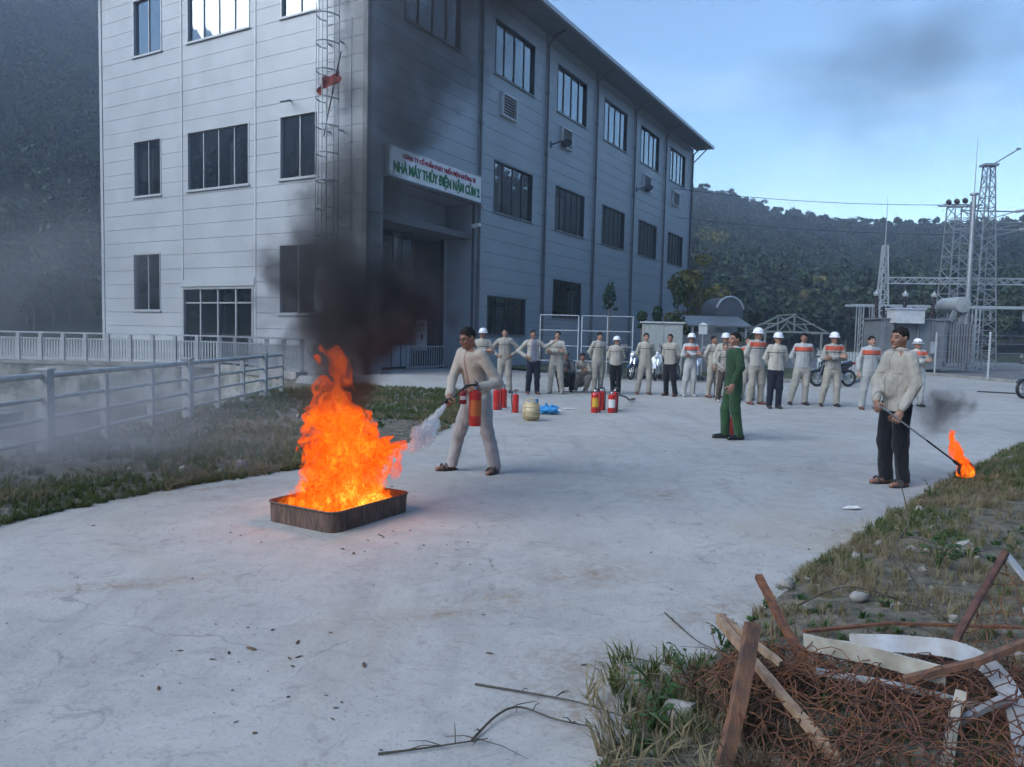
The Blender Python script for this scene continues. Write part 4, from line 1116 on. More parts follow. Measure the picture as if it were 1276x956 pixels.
# open gabled steel frame
gf = empty('shelter_frame', (11.9, 32.5, .1), .06, label='open gabled steel frame of an unroofed shelter behind the crowd', cat='frame')
M_pal_g = pmat('pale_green_steel', (.24, .275, .26), .6, .1)
for x in (-1.3, 1.15):
    for y in (-.8, .9):
        mb = MB(); mb.bar((x, y, 0), (x, y, 1.78), .07); mb.build('post', M_pal_g, gf)
for y in (-.8, .9):
    mb = MB(); mb.bar((-1.65, y, 1.72), (-.05, y, 2.5), .06); mb.bar((1.6, y, 1.72), (-.05, y, 2.5), .06); mb.bar((-1.5, y, 1.8), (1.45, y, 1.8), .06); mb.bar((-.05, y, 1.8), (-.05, y, 2.5), .05)
    for x in (-.7, .6): mb.bar((x, y, 1.8), (x * .55, y, 2.2), .04)
    mb.build('roof_truss', M_pal_g, gf)
for x, z in ((-1.6, 1.76), (-.8, 2.15), (-.05, 2.54), (.75, 2.15), (1.55, 1.76)):
    mb = MB(); mb.bar((x, -.95, z), (x, 1.05, z), .05); mb.build('purlin', M_pal_g, gf)
# ribbed white panel fence
rp = empty('ribbed_panel', (12.9, 31.6, .1), -.25, label='pale ribbed metal panel leaning low behind the right end of the crowd', cat='panel')
for k in range(15):
    mb = MB(); mb.box(k * .115, k * .115 + .085, -.02, .02, .05, 1.05 - k * .004); mb.build('slat', M_pale_steel, rp)
mb = MB(); mb.box(-.05, 1.75, .021, .05, .2, .27); mb.box(-.05, 1.75, .021, .05, .82, .89); mb.build('rail', M_pale_steel, rp)

# ================================================================== MOTORBIKES
M_bike_silver = pmat('silver_fairing', (.52, .56, .60), .22, .4, coat=.5)
M_bike_blue = pmat('blue_fairing', (.05, .10, .17), .2, .2, coat=.6)
M_bike_black = pmat('black_fairing', (.02, .02, .022), .25, .1, coat=.5)
M_bike_white = pmat('white_fairing', (.62, .65, .68), .25, 0, coat=.5)
M_lens = pmat('clear_lens', (.75, .8, .82), .05, .3)
M_taillight = pmat('tail_lens', (.4, .01, .01), .2)
def motorbike(label, loc, rz, fair):
    e = empty('motorbike', loc, rz, label=label, cat='motorbike', group='parked motorbikes')
    Rx = rotm(R(90), 0, 0)
    for x in (-.62, .60):       # front wheel towards -x
        mb = MB(); mb.tube([(x + .25 * math.cos(t), 0, .29 + .25 * math.sin(t)) for t in np.linspace(0, 2 * math.pi, 22, endpoint=False)], .045, 8, closed=True); wh = mb.build('wheel', M_black, e, R(40))
        mb = MB(); mb.tube([(x + .2 * math.cos(t), 0, .29 + .2 * math.sin(t)) for t in np.linspace(0, 2 * math.pi, 22, endpoint=False)], .016, 6, closed=True)
        for k in range(6): mb.bar((x, 0, .29), (x + .2 * math.cos(k * 1.047), 0, .29 + .2 * math.sin(k * 1.047)), .02)
        mb.lathe([(.05, -.05), (.05, .05)], 10, Rx, (x, 0, .29)); mb.build('rim', M_galv, wh)
    mb = MB()
    for y in (-.07, .07): mb.tube([(-.62, y, .29), (-.45, y, .82)], .022, 6)
    mb.build('fork', M_chrome, e, R(40))
    mb = MB()   # body: leg shield, step, tail as one swept shell
    prof = [(-.50, .50, .10, .16), (-.44, .72, .20, .17), (-.40, .90, .17, .12), (-.25, .70, .16, .14), (-.05, .52, .13, .13), (.15, .56, .14, .17), (.40, .66, .15, .16), (.68, .76, .09, .08), (.78, .80, .03, .03)]
    seg = 10; vs = []
    for x, z, hw, hh in prof:
        for k in range(seg):
            a = 2 * math.pi * k / seg; vs.append((x, hw * math.cos(a), z + hh * math.sin(a)))
    fs = [(i * seg + k, i * seg + (k + 1) % seg, (i + 1) * seg + (k + 1) % seg, (i + 1) * seg + k) for i in range(len(prof) - 1) for k in range(seg)]
    mb.add(vs, fs + [tuple(range(seg)), tuple(range((len(prof) - 1) * seg, len(prof) * seg))]); mb.build('fairing', fair, e, R(60))
    mb = MB(); vs = []
    for x, z, hw in ((-.12, .735, .10), (.1, .76, .14), (.4, .80, .13), (.66, .86, .09)):
        vs += [(x, -hw, z - .05), (x, -hw, z), (x, -hw * .4, z + .035), (x, hw * .4, z + .035), (x, hw, z), (x, hw, z - .05)]
    mb.add(vs, [(i * 6 + k, i * 6 + (k + 1) % 6, (i + 1) * 6 + (k + 1) % 6, (i + 1) * 6 + k) for i in range(3) for k in range(6)] + [tuple(range(6)), tuple(range(18, 24))]); mb.build('seat', M_bike_black, e, R(50))
    mb = MB(); mb.tube([(-.42, -.33, 1.02), (-.44, -.2, 1.0), (-.42, 0, .93), (-.44, .2, 1.0), (-.42, .33, 1.02)], .016, 6); mb.tube([(-.42, -.35, 1.02), (-.42, -.24, 1.01)], .024, 6); mb.tube([(-.42, .35, 1.02), (-.42, .24, 1.01)], .024, 6); hb = mb.build('handlebar', M_black, e, R(40))
    for y in (-.26, .26):
        mb = MB(); mb.tube([(-.43, y, 1.01), (-.45, y * 1.15, 1.2)], .008, 5); mb.lathe([(0, -.02), (.055, -.01), (.06, .012), (0, .02)], 10, rotm(0, R(80), 0), (-.45, y * 1.2, 1.22)); mb.build('mirror', M_chrome, hb, R(40))
    mb = MB(); mb.lathe([(0, .08), (.07, .06), (.085, 0), (0, -.06)], 12, rotm(0, R(-80), 0), (-.52, 0, .88)); mb.build('headlight', M_lens, e, R(40))
    mb = MB()
    vs = []
    for t in np.linspace(.3, 2.6, 9):
        for y in (-.055, .055): vs.append((-.62 + .31 * math.cos(t), y, .29 + .31 * math.sin(t)))
    mb.add(vs, [(2 * i, 2 * i + 1, 2 * i + 3, 2 * i + 2) for i in range(8)]); mb.build('mudguard', fair, e, R(60))
    mb = MB(); mb.lathe([(.03, 0), (.055, .1), (.055, .4), (.03, .45)], 10, rotm(0, R(82), 0), (.25, .15, .30)); mb.build('exhaust', M_chrome, e, R(40))
    mb = MB(); mb.box(-.1, .3, -.12, .12, .22, .45); mb.build('engine', M_galv, e)
    mb = MB(); mb.obox((.77, 0, .80), .06, .12, .08); mb.build('tail_light', M_taillight, e)
    mb = MB(); mb.tube([(.1, -.1, .28), (.18, -.28, .03)], .013, 5); mb.build('side_stand', M_black, e)
    return e
bikes = [('silver motorbike parked leftmost, behind the helmeted man with blue hem', 3.75, 26.9, 1.2, M_bike_silver), ('blue-grey motorbike parked second from the left behind the crowd', 4.55, 27.0, 1.0, M_bike_blue),
         ('white motorbike parked behind the man with hands behind his back', 5.2, 26.7, 1.25, M_bike_white), ('dark motorbike parked just left of the man in dark trousers', 5.75, 26.9, 1.05, M_bike_black),
         ('silver motorbike parked behind the helmeted man with orange yoke and crossed arms', 6.55, 26.6, 1.3, M_bike_silver), ('white motorbike parked just left of the woman', 7.2, 26.5, 1.1, M_bike_white),
         ('blue motorbike parked rightmost of the row behind the crowd', 7.9, 26.4, 1.2, M_bike_blue)]
for lb, x, y, rz, fm in bikes: motorbike(lb, (x, y, .012), rz, fm)
motorbike('black motorbike half hidden between the men with orange yokes', (10.85, 25.2, .012), .25, M_bike_black)
motorbike('black motorbike cut off by the right edge of the picture', (15.35, 21.6, .012), .25, M_bike_black)
# hose lying on the road at the right
mb = MB(); mb.tube([(15.0, 24.0, .03), (16.4, 23.1, .03), (18, 22.6, .03), (21, 21.6, .03), (25, 21.4, .03)], .03, 6)
setp(mb.build('hose', M_black, None, R(40)), 'dark hose lying across the road at the far right', 'hose')
# ================================================================== PEOPLE
def surface_nets(f, lo, hi, h):
    """polygonise f(p) = 0 on a grid; returns verts, quads"""
    lo = np.array(lo, float); hi = np.array(hi, float)
    n = np.maximum(3, np.ceil((hi - lo) / h).astype(int) + 1)
    ax = [lo[i] + h * np.arange(n[i]) for i in range(3)]
    G_ = np.stack(np.meshgrid(*ax, indexing='ij'), -1)
    v = f(G_.reshape(-1, 3)).reshape(n)
    c = n - 1
    ins = v < 0
    cnt = np.zeros(c, int)
    for i in (0, 1):
        for j in (0, 1):
            for k in (0, 1): cnt += ins[i:i + c[0], j:j + c[1], k:k + c[2]]
    act = (cnt > 0) & (cnt < 8)
    idx = -np.ones(c, int); ii = np.argwhere(act); idx[act] = np.arange(len(ii))
    acc = np.zeros((len(ii), 3)); num = np.zeros(len(ii))
    for a in range(3):
        o1, o2 = [(1, 2), (0, 2), (0, 1)][a]
        for s1 in (0, 1):
            for s2 in (0, 1):
                p0 = ii.copy(); p0[:, o1] += s1; p0[:, o2] += s2
                p1 = p0.copy(); p1[:, a] += 1
                v0 = v[p0[:, 0], p0[:, 1], p0[:, 2]]; v1 = v[p1[:, 0], p1[:, 1], p1[:, 2]]
                m = (v0 < 0) != (v1 < 0)
                t = np.where(m, v0 / np.where(m, v0 - v1, 1), 0)
                q_ = p0.astype(float); q_[:, a] += t
                acc[m] += q_[m]; num += m
    V = lo + h * acc / np.maximum(num, 1)[:, None]
    F = []
    for a in range(3):
        o1, o2 = [(1, 2), (2, 0), (0, 1)][a]
        sl0 = [slice(None)] * 3; sl1 = [slice(None)] * 3
        sl0[a] = slice(0, c[a]); sl1[a] = slice(1, n[a])
        ch = ins[tuple(sl0)] != ins[tuple(sl1)]
        e = np.argwhere(ch)
        ok = (e[:, o1] > 0) & (e[:, o2] > 0) & (e[:, o1] < c[o1]) & (e[:, o2] < c[o2])
        e = e[ok]
        d1 = np.zeros(3, int); d1[o1] = 1; d2 = np.zeros(3, int); d2[o2] = 1
        g = lambda q_: idx[q_[:, 0], q_[:, 1], q_[:, 2]]
        quad = np.stack([g(e - d1 - d2), g(e - d2), g(e), g(e - d1)], 1)
        flip = ~ins[e[:, 0], e[:, 1], e[:, 2]]
        quad[flip] = quad[flip][:, ::-1]
        F.append(quad)
    F = np.vstack(F)
    return V, F[(F >= 0).all(1)]

def smin(a, b, k):
    h = np.clip(.5 + .5 * (b - a) / k, 0, 1)
    return b * (1 - h) + a * h - k * h * (1 - h)
def cone(p, a, b, ra, rb, sq=None):
    a = np.asarray(a, float); b = np.asarray(b, float)
    pa = p - a; ba = b - a; L2 = max(ba @ ba, 1e-9)
    t = np.clip(pa @ ba / L2, 0, 1)
    d = pa - t[:, None] * ba
    if sq is not None:
        n, k = sq; n = np.asarray(n, float)
        d = d + (d @ n)[:, None] * n * (k - 1)
    return np.sqrt((d * d).sum(1)) - (ra + (rb - ra) * t)
def ell(p, c, r):
    r = np.asarray(r, float); q_ = (p - np.asarray(c, float)) / r
    return (np.sqrt((q_ * q_).sum(1)) - 1) * r.min()
def field(prims, k=.03, fold=0.0, seed=0, cuts=()):
    def f(p):
        d = None
        for pr in prims:
            x = cone(p, *pr)
            d = x if d is None else smin(d, x, k)
        if fold: d = d + fold * (vnoise(p * np.array([1, 1, .55]), seed, 19) + .4 * vnoise(p * np.array([1.1, 1.1, .8]), seed + 3, 36))
        for (pt_, nn_) in cuts: d = np.maximum(d, (p - np.asarray(pt_)) @ np.asarray(nn_))
        return d
    return f
def bounds(prims, m=.03):
    P = np.array([q_ for pr in prims for q_ in (np.asarray(pr[0]) - max(pr[2], pr[3]), np.asarray(pr[0]) + max(pr[2], pr[3]), np.asarray(pr[1]) - max(pr[2], pr[3]), np.asarray(pr[1]) + max(pr[2], pr[3]))])
    return P.min(0) - m, P.max(0) + m

# ---- cached head, hair, hands (local frames)
_cache = {}
def head_sdf(p):
    d = ell(p, (0, .018, .022), (.077, .097, .10))
    d = smin(d, ell(p, (0, -.03, -.04), (.060, .068, .078)), .03)
    d = smin(d, cone(p, (0, .025, -.05), (0, .035, -.19), .050, .056), .03)
    d = smin(d, cone(p, (-.036, -.078, .026), (.036, -.078, .026), .010, .010), .014)
    d = smin(d, ell(p, (0, -.085, -.10), (.022, .018, .018)), .02)
    for s in (-1, 1):
        d = np.maximum(d, -(ell(p, (s * .031, -.104, .004), (.017, .016, .011))) - .002)
        d = smin(d, ell(p, (s * .040, -.07, -.028), (.022, .02, .02)), .018)
        d = smin(d, ell(p, (s * .031, -.080, .004), (.013, .011, .011)), .004)
        d = smin(d, ell(p, (s * .080, .014, -.008), (.010, .022, .033)), .008)
    d = smin(d, cone(p, (0, -.090, .012), (0, -.114, -.026), .008, .0125), .010)
    for s in (-1, 1): d = smin(d, ell(p, (s * .012, -.102, -.031), (.010, .010, .008)), .006)
    d = smin(d, cone(p, (-.019, -.089, -.062), (.019, -.089, -.062), .009, .009), .007)
    return d
def head_mesh():
    if 'head' not in _cache:
        V, F = surface_nets(head_sdf, (-.11, -.14, -.2), (.11, .14, .14), .0065)
        C = V[F].mean(1); mi = np.zeros(len(F), int)
        ax = np.abs(C[:, 0])
        mi[(ax > .02) & (ax < .043) & (np.abs(C[:, 2] - .004) < .0065) & (C[:, 1] < -.07)] = 1
        mi[(ax > .012) & (ax < .050) & (np.abs(C[:, 2] - .028 + .12 * (ax - .03) ** 2 * 30) < .006) & (C[:, 1] < -.055)] = 1
        mi[(ax < .024) & (np.abs(C[:, 2] + .063) < .0075) & (C[:, 1] < -.08)] = 2
        _cache['head'] = (V, F, mi)
    return _cache['head']
def hair_mesh(kind):
    if ('hair', kind) not in _cache:
        def f(p):
            d = ell(p, (0, .021, .028), (.084, .104, .105)) + .004 * vnoise(p, 5, 150) + .0035 * vnoise(p, 9, 70)
            zl = {'short': .076 - (p[:, 1] + .09) * .78, 'receding': .092 - (p[:, 1] + .09) * .85, 'fringe': .060 - (p[:, 1] + .09) * .66, 'long': .05 - (p[:, 1] + .09) * .75}[kind]
            zl = zl + .007 * vnoise(p[:, :2], 3, 90) - .030 * np.clip((np.abs(p[:, 0]) - .045) / .03, 0, 1) * (p[:, 1] < .02)
            d = d + .0065 * np.clip(1 - (p[:, 2] - zl) / .035, 0, 1)
            if kind == 'long':
                d = smin(d, cone(p, (0, .075, .0), (0, .085, -.13), .055, .035), .03)
                zl = np.where(p[:, 1] > .03, -.2, zl)
            d = np.maximum(d, zl - p[:, 2])
            inner = ell(p, (0, .018, .022), (.068, .088, .09))
            return np.maximum(d, -inner)
        _cache['hair', kind] = surface_nets(f, (-.12, -.12, -.18), (.12, .16, .16), .0075)
    return _cache['hair', kind]
def hand_mesh(curl):
    """fingers along +z, palm faces -y, thumb on +x side"""
    if ('hand', curl) not in _cache:
        pr = [((-.022, 0, .0), (-.026, 0, .075), .019, .017, ((0, 1, 0), 1.35)), ((0, 0, .0), (0, 0, .08), .021, .018, ((0, 1, 0), 1.35)), ((.022, 0, .005), (.024, 0, .075), .019, .017, ((0, 1, 0), 1.35))]
        fing = []
        for x, L_, c in ((-.032, .060, 1.12), (-.0105, .075, 1.05), (.0115, .080, 1.0), (.033, .070, .95)):
            p = np.array([x, 0, .08]); a = 0.0
            for k in range(3):
                a += curl * c * (.75, 1.0, .8)[k]
                q_ = p + L_ * (.42, .33, .25)[k] * np.array([x * .9, -math.sin(a), math.cos(a)])
                fing.append((p, q_, .0088 - .0007 * k, .0082 - .0008 * k)); p = q_
        p = np.array([.03, -.004, .02]); th = []
        for k, (dx, dy, dz) in enumerate(((.026, -.014, .026), (.014, -.012 - .012 * curl, .026), (.004 - .02 * curl, -.008 - .012 * curl, .02))):
            q_ = p + np.array([dx, dy, dz]); th.append((p, q_, .0125 - .0018 * k, .011 - .0018 * k)); p = q_
        def f(pp):
            d = None
            for c_ in pr: x = cone(pp, *c_); d = x if d is None else smin(d, x, .012)
            d = smin(d, cone(pp, (0, 0, -.05), (0, 0, .01), .024, .024, ((0, 1, 0), 1.2)), .02)
            for c_ in fing + th: d = smin(d, cone(pp, *c_), .004)
            return d
        _cache['hand', curl] = surface_nets(f, (-.07, -.12, -.075), (.1, .05, .18), .0055)
    return _cache['hand', curl]
def xform(V, M, t): return V @ np.asarray(M, float).T + np.asarray(t, float)

# ---- materials of people
def mat_skin(name, c):
    m = bpy.data.materials.new(name); t, N, K = nt(m); o = N('ShaderNodeOutputMaterial'); b = N('ShaderNodeBsdfPrincipled'); K(b.outputs[0], o.inputs[0])
    tc = N('ShaderNodeTexCoord'); n = N('ShaderNodeTexNoise'); n.inputs['Scale'].default_value = 25; K(tc.outputs['Object'], n.inputs['Vector'])
    mx = N('ShaderNodeMix'); mx.data_type = 'RGBA'; mx.inputs[6].default_value = (*c, 1); mx.inputs[7].default_value = (c[0] * .8, c[1] * .68, c[2] * .62, 1); K(n.outputs['Fac'], mx.inputs[0])
    K(mx.outputs[2], b.inputs['Base Color']); b.inputs['Roughness'].default_value = .5
    b.inputs['Subsurface Weight'].default_value = .0
    return m
SKINS = [mat_skin('skin_a', (.36, .20, .135)), mat_skin('skin_b', (.30, .165, .11)), mat_skin('skin_c', (.42, .25, .175))]
M_eye = pmat('eye_and_brow', (.02, .015, .012), .5)
M_lip = pmat('lip', (.25, .10, .08), .5)
M_hair = pmat('black_hair', (.010, .009, .009), .75, 0, (.022, .02, .019), 60, stretch=(1, 1, .2), bump=.4, bscale=200, spec=.15)
M_hairb = pmat('brown_hair', (.045, .022, .015), .45, 0, (.07, .035, .02), 60)
M_helmet = pmat('white_helmet', (.78, .79, .80), .3, 0, (.7, .71, .72), 10, coat=.3)
def mat_cloth(name, c, piping=None, yoke=None, yz=(1.265, 1.345), openc=None, open_w=.05, detail=False):
    """woven cloth; trims are laid out in the garment's own coordinates"""
    m = bpy.data.materials.new(name); t, N, K = nt(m); o = N('ShaderNodeOutputMaterial'); b = N('ShaderNodeBsdfPrincipled'); K(b.outputs[0], o.inputs[0])
    b.inputs['Roughness'].default_value = .9; b.inputs['Specular IOR Level'].default_value = .2; b.inputs['Sheen Weight'].default_value = .15
    tc = N('ShaderNodeTexCoord'); v = tc.outputs['Object']; sp = N('ShaderNodeSeparateXYZ'); K(v, sp.inputs[0])
    def math_(op, a, b_=None, c_=None):
        x = N('ShaderNodeMath'); x.operation = op
        for i, q_ in enumerate((a, b_, c_)):
            if q_ is None: continue
            if isinstance(q_, (int, float)): x.inputs[i].default_value = q_
            else: K(q_, x.inputs[i])
        return x.outputs[0]
    n = N('ShaderNodeTexNoise'); n.inputs['Scale'].default_value = 5; n.inputs['Detail'].default_value = 5; K(v, n.inputs['Vector'])
    mx = N('ShaderNodeMix'); mx.data_type = 'RGBA'; mx.inputs[6].default_value = (*[x * 1.06 for x in c], 1); mx.inputs[7].default_value = (*[x * .78 for x in c], 1)
    mr = N('ShaderNodeMapRange'); mr.inputs['From Min'].default_value = .35; mr.inputs['From Max'].default_value = .7; K(n.outputs['Fac'], mr.inputs['Value']); K(mr.outputs[0], mx.inputs[0])
    col = mx.outputs[2]
    X, Yc, Zc = sp.outputs[0], sp.outputs[1], sp.outputs[2]
    aX = math_('ABSOLUTE', X)
    def over(mask, colr):
        nonlocal col
        y = N('ShaderNodeMix'); y.data_type = 'RGBA'; K(mask, y.inputs[0]); K(col, y.inputs[6]); y.inputs[7].default_value = (*colr, 1); col = y.outputs[2]
    def band(val, a, b_): return math_('MULTIPLY', math_('GREATER_THAN', val, a), math_('LESS_THAN', val, b_))
    torso = math_('LESS_THAN', aX, .205)
    if yoke: over(math_('MULTIPLY', band(Zc, *yz), torso), yoke)
    if piping: over(math_('MULTIPLY', band(Zc, 1.252, 1.268), torso), piping)
    front = math_('LESS_THAN', Yc, -.02)
    if openc:
        wd = math_('MULTIPLY_ADD', math_('SUBTRACT', Zc, 1.0), -.06, open_w)
        over(math_('MULTIPLY', math_('MULTIPLY', math_('LESS_THAN', aX, wd), math_('MULTIPLY', front, math_('GREATER_THAN', Yc, -.28))), math_('LESS_THAN', Zc, 1.45)), openc)
    elif piping or yoke or detail:
        dk = tuple(x * .55 for x in c)
        over(math_('MULTIPLY', math_('MULTIPLY', math_('LESS_THAN', aX, .006), front), band(Zc, .8, 1.42)), dk)
        over(math_('MULTIPLY', math_('MULTIPLY', band(aX, .05, .135), front), band(Zc, 1.195, 1.205)), dk)
    oi = N('ShaderNodeObjectInfo'); vr = N('ShaderNodeMapRange'); vr.inputs['To Min'].default_value = .80; vr.inputs['To Max'].default_value = 1.12; K(oi.outputs['Random'], vr.inputs['Value'])
    hv_ = N('ShaderNodeHueSaturation'); K(col, hv_.inputs['Color']); K(vr.outputs[0], hv_.inputs['Value']); K(hv_.outputs[0], b.inputs['Base Color'])
    n2 = N('ShaderNodeTexNoise'); n2.inputs['Scale'].default_value = 22; n2.inputs['Detail'].default_value = 3; n2.inputs['Distortion'].default_value = .8
    mp = N('ShaderNodeMapping'); mp.inputs['Scale'].default_value = (1, 1, .6); K(v, mp.inputs[0]); K(mp.outputs[0], n2.inputs['Vector'])
    bp = N('ShaderNodeBump'); bp.inputs['Strength'].default_value = .8; bp.inputs['Distance'].default_value = .016; K(n2.outputs['Fac'], bp.inputs['Height']); K(bp.outputs[0], b.inputs['Normal'])
    MATS[name] = m
    return m
CREAM = (.40, .375, .32); GREYC = (.42, .43, .42); ORANGE = (.55, .10, .055); DK = (.05, .052, .06)
T_cream = mat_cloth('cream_work_jacket', CREAM, DK)
T_cream_plain = mat_cloth('cream_cloth', CREAM)
T_yoke = mat_cloth('pale_jacket_orange_yoke', GREYC, DK, ORANGE, (1.268, 1.36))
T_yoke2 = mat_cloth('cream_jacket_orange_shoulders', (.41, .40, .365), DK, ORANGE, (1.30, 1.40))
T_open_grey = mat_cloth('open_jacket_grey_shirt', CREAM, DK, None, openc=(.17, .18, .22), open_w=.085)
T_open_skin = mat_cloth('open_jacket_brown_shirt', (.40, .37, .31), None, None, openc=(.24, .16, .13), open_w=.028)
T_officer = mat_cloth('green_uniform_cloth', (.030, .075, .032), detail=True)
T_torch = mat_cloth('plain_cream_jacket', (.37, .345, .295), detail=True)
T_dark = mat_cloth('dark_navy_cloth', (.017, .021, .036))
T_black = mat_cloth('black_cloth', (.012, .014, .019))
T_brown = mat_cloth('brown_trouser_cloth', (.075, .06, .05))
T_greyshirt = mat_cloth('dark_grey_jacket', (.13, .135, .14))
T_white = mat_cloth('white_shirt_cloth', (.62, .63, .65))
T_blue = mat_cloth('blue_hem_cloth', (.09, .25, .36))
M_shoe = {'dark': pmat('dark_shoe', (.03, .026, .025), .5), 'brown': pmat('brown_shoe', (.13, .05, .04), .6), 'grey': pmat('grey_shoe', (.35, .35, .35), .6), 'black': pmat('black_leather', (.012, .012, .013), .25)}

def unit(v): v = np.asarray(v, float); return v / (np.linalg.norm(v) + 1e-9)
ARMS = {
    'down':    (((-.245, .02, 1.12), (-.265, -.03, .885)), ((.245, .02, 1.12), (.265, -.03, .885))),
    'behind':  (((-.232, .095, 1.125), (-.075, .165, .94)), ((.232, .095, 1.125), (.06, .185, .92))),
    'crossed': (((-.245, -.045, 1.115), (.095, -.19, 1.165)), ((.245, -.045, 1.115), (-.09, -.215, 1.125))),
    'hips':    (((-.37, .07, 1.14), (-.195, -.045, .985)), ((.37, .07, 1.14), (.195, -.045, .985))),
    'clasped': (((-.245, -.01, 1.12), (-.055, -.185, .92)), ((.245, -.01, 1.12), (.05, -.195, .93))),
}
def person(label, x, y, rz=0.0, H=1.68, arms='down', top=None, bottom=None, shoes='dark', skin=0, hair='short', helmet=False, feet=None, lean=0.0, side=0.0, yaw=0.0, nod=0.0,
           res=.021, belly=0.0, view_arms=None, hands=('relax', 'relax'), crouch=False, hem=None, bulk=1.0, group='onlookers standing in a row behind the officer', hairm=None, sandals=False, seed=0, knees=None, jacket_low=.85, toe=None, heel_lift=(0, 0), z0=.012, palm=None, hat_band=None, glasses=False, collar=None, badge=None):
    e = empty('person', (x, y, z0), rz, H / 1.68, label=label, cat='person', group=group)
    if res > .015 and not crouch:
        q9 = np.random.default_rng(500 + seed); yaw += q9.normal() * .28; nod += q9.normal() * .09; side += q9.normal() * .03; rz += q9.normal() * .16; bulk *= 1 + q9.normal() * .045
        e.rotation_euler.z = rz
        if feet is None: feet = ((-.11 - .05 * q9.random(), .04 * q9.normal()), (.11 + .07 * q9.random(), .05 * q9.normal()))
    cl, sl = math.cos(lean), math.sin(lean); cs_, ss_ = math.cos(side), math.sin(side)
    def U(p):
        p = np.array(p, float); piv = np.array([0, 0, .92]); q_ = p - piv
        q_ = np.array([q_[0], q_[1] * cl - q_[2] * sl, q_[1] * sl + q_[2] * cl])
        q_ = np.array([q_[0] * cs_ + q_[2] * ss_, q_[1], -q_[0] * ss_ + q_[2] * cs_])
        return q_ + piv
    if not crouch:
        sh = [U((-.152, .005, 1.375)), U((.152, .005, 1.375))]
        A = [[U(a), U(b)] for a, b in ARMS[arms]]
        hip = [np.array((-.088, 0, .87)), np.array((.088, 0, .87))]
        fx = feet or ((-.12, 0), (.12, 0))
        ank = [np.array((fx[i][0], fx[i][1] + .03, .085 + heel_lift[i])) for i in (0, 1)]
        kn = [np.array(((hip[i][0] + ank[i][0]) / 2 + (.0), (hip[i][1] + ank[i][1]) / 2 - .035, .47)) for i in (0, 1)]
        if knees: kn = [np.array(k_) for k_ in knees]
        tor = [U((0, 0, jacket_low + .02)), U((0, .0, 1.08)), U((0, -.008, 1.30))]
        pel = [np.array((0, 0, .96)), np.array((0, 0, .85))]
        nk0, hc = U((0, .005, 1.395)), U((0, -.012, 1.572)) + np.array((0, -.02 * nod, 0))
        ndir = unit((0, cl, sl))
    else:
        sh = [np.array((-.17, -.13, .80)), np.array((.17, -.13, .80))]
        A = [[np.array((-.215, -.30, .58)), np.array((-.06, -.44, .62))], [np.array((.215, -.30, .58)), np.array((.05, -.46, .60))]]
        hip = [np.array((-.09, .10, .30)), np.array((.09, .10, .30))]
        ank = [np.array((-.14, .02, .085)), np.array((.14, .0, .085))]
        kn = [np.array((-.19, -.30, .47)), np.array((.19, -.32, .46))]
        tor = [np.array((0, .12, .28)), np.array((0, .06, .50)), np.array((0, -.10, .74))]
        pel = [np.array((0, .12, .36)), np.array((0, .13, .26))]
        nk0, hc = np.array((0, -.15, .84)), np.array((0, -.20, .99)); ndir = unit((0, .8, .5))
    if view_arms is not None:       # image-aligned offsets (x right, y away) about the standing point, turned into the body's frame
        c, s = math.cos(-rz), math.sin(-rz); k_ = 1.68 / H
        tr = lambda p: np.array(((p[0] * c - p[1] * s) * k_, (p[0] * s + p[1] * c) * k_, p[2] * k_))
        for i in (0, 1):
            if view_arms[i] is not None: A[i] = [tr(view_arms[i][0]), tr(view_arms[i][1])]
    sqn = (ndir, 1.36)
    b = bulk
    # --- body, one continuous surface (plus fine head and hands)
    body = [(tor[0], tor[1], .135 * b, .13 * b, sqn), (tor[1], tor[2], .13 * b, .15 * b, sqn), (sh[0] * .75 + sh[1] * .25, sh[1] * .75 + sh[0] * .25, .06, .06), (nk0, hc + np.array((0, .03, -.03)), .05, .05)]
    for i in (0, 1):
        body += [(sh[i], A[i][0], .05, .042), (A[i][0], A[i][1], .041, .028), (hip[i], kn[i], .078, .052), (kn[i], ank[i], .05, .036)]
        td = toe[i] if toe else (-.12 + .24 * i, -1)
        tv = unit((td[0], td[1], 0)) * .17
        body.append((ank[i] + np.array((0, .03, -.045)), ank[i] + tv + np.array((0, 0, -.06 - heel_lift[i] * .0)), .034, .026))
    lo, hi = bounds(body)
    V, F = surface_nets(field(body, .03), lo, hi, res)
    Vs, Fs, Ms = [V], [F], [np.zeros(len(F), int)]; off = len(V)
    HM = np.array(Euler((nod + (lean * .4 if not crouch else .2), 0, yaw), 'XYZ').to_matrix()) * .92
    hv, hf, hm = head_mesh(); Vs.append(xform(hv, HM, hc)); Fs.append(hf + off); Ms.append(hm); off += len(hv)
    hfr = []
    for i in (0, 1):
        d = unit(A[i][1] - A[i][0])
        inward = np.array((1.0 if i == 0 else -1.0, 0, 0)) if palm is None or palm[i] is None else np.array(palm[i], float)
        nrm = inward - d * (inward @ d)
        nrm = unit(nrm) if np.linalg.norm(nrm) > .1 else unit(np.cross(d, (0, 1, .1)))
        yax = -nrm; xax = np.cross(yax, d)          # palm faces -y of the hand frame
        Mh = np.stack([xax, yax, d], 1)
        vv, ff = hand_mesh({'relax': .38, 'grip': 1.15, 'fist': 1.35, 'flat': .12}[hands[i]])
        if i == 1: vv = vv * np.array((-1, 1, 1)); ff = ff[:, ::-1]
        if palm is not None and palm[i] is not None and len(palm[i]) > 3: vv = vv * np.array((-1, 1, 1)); ff = ff[:, ::-1]
        Vs.append(xform(vv, Mh, A[i][1] + d * .03)); Fs.append(ff + off); Ms.append(np.zeros(len(ff), int)); off += len(vv)
    me = np_mesh('body', np.vstack(Vs), np.vstack(Fs), None, True)
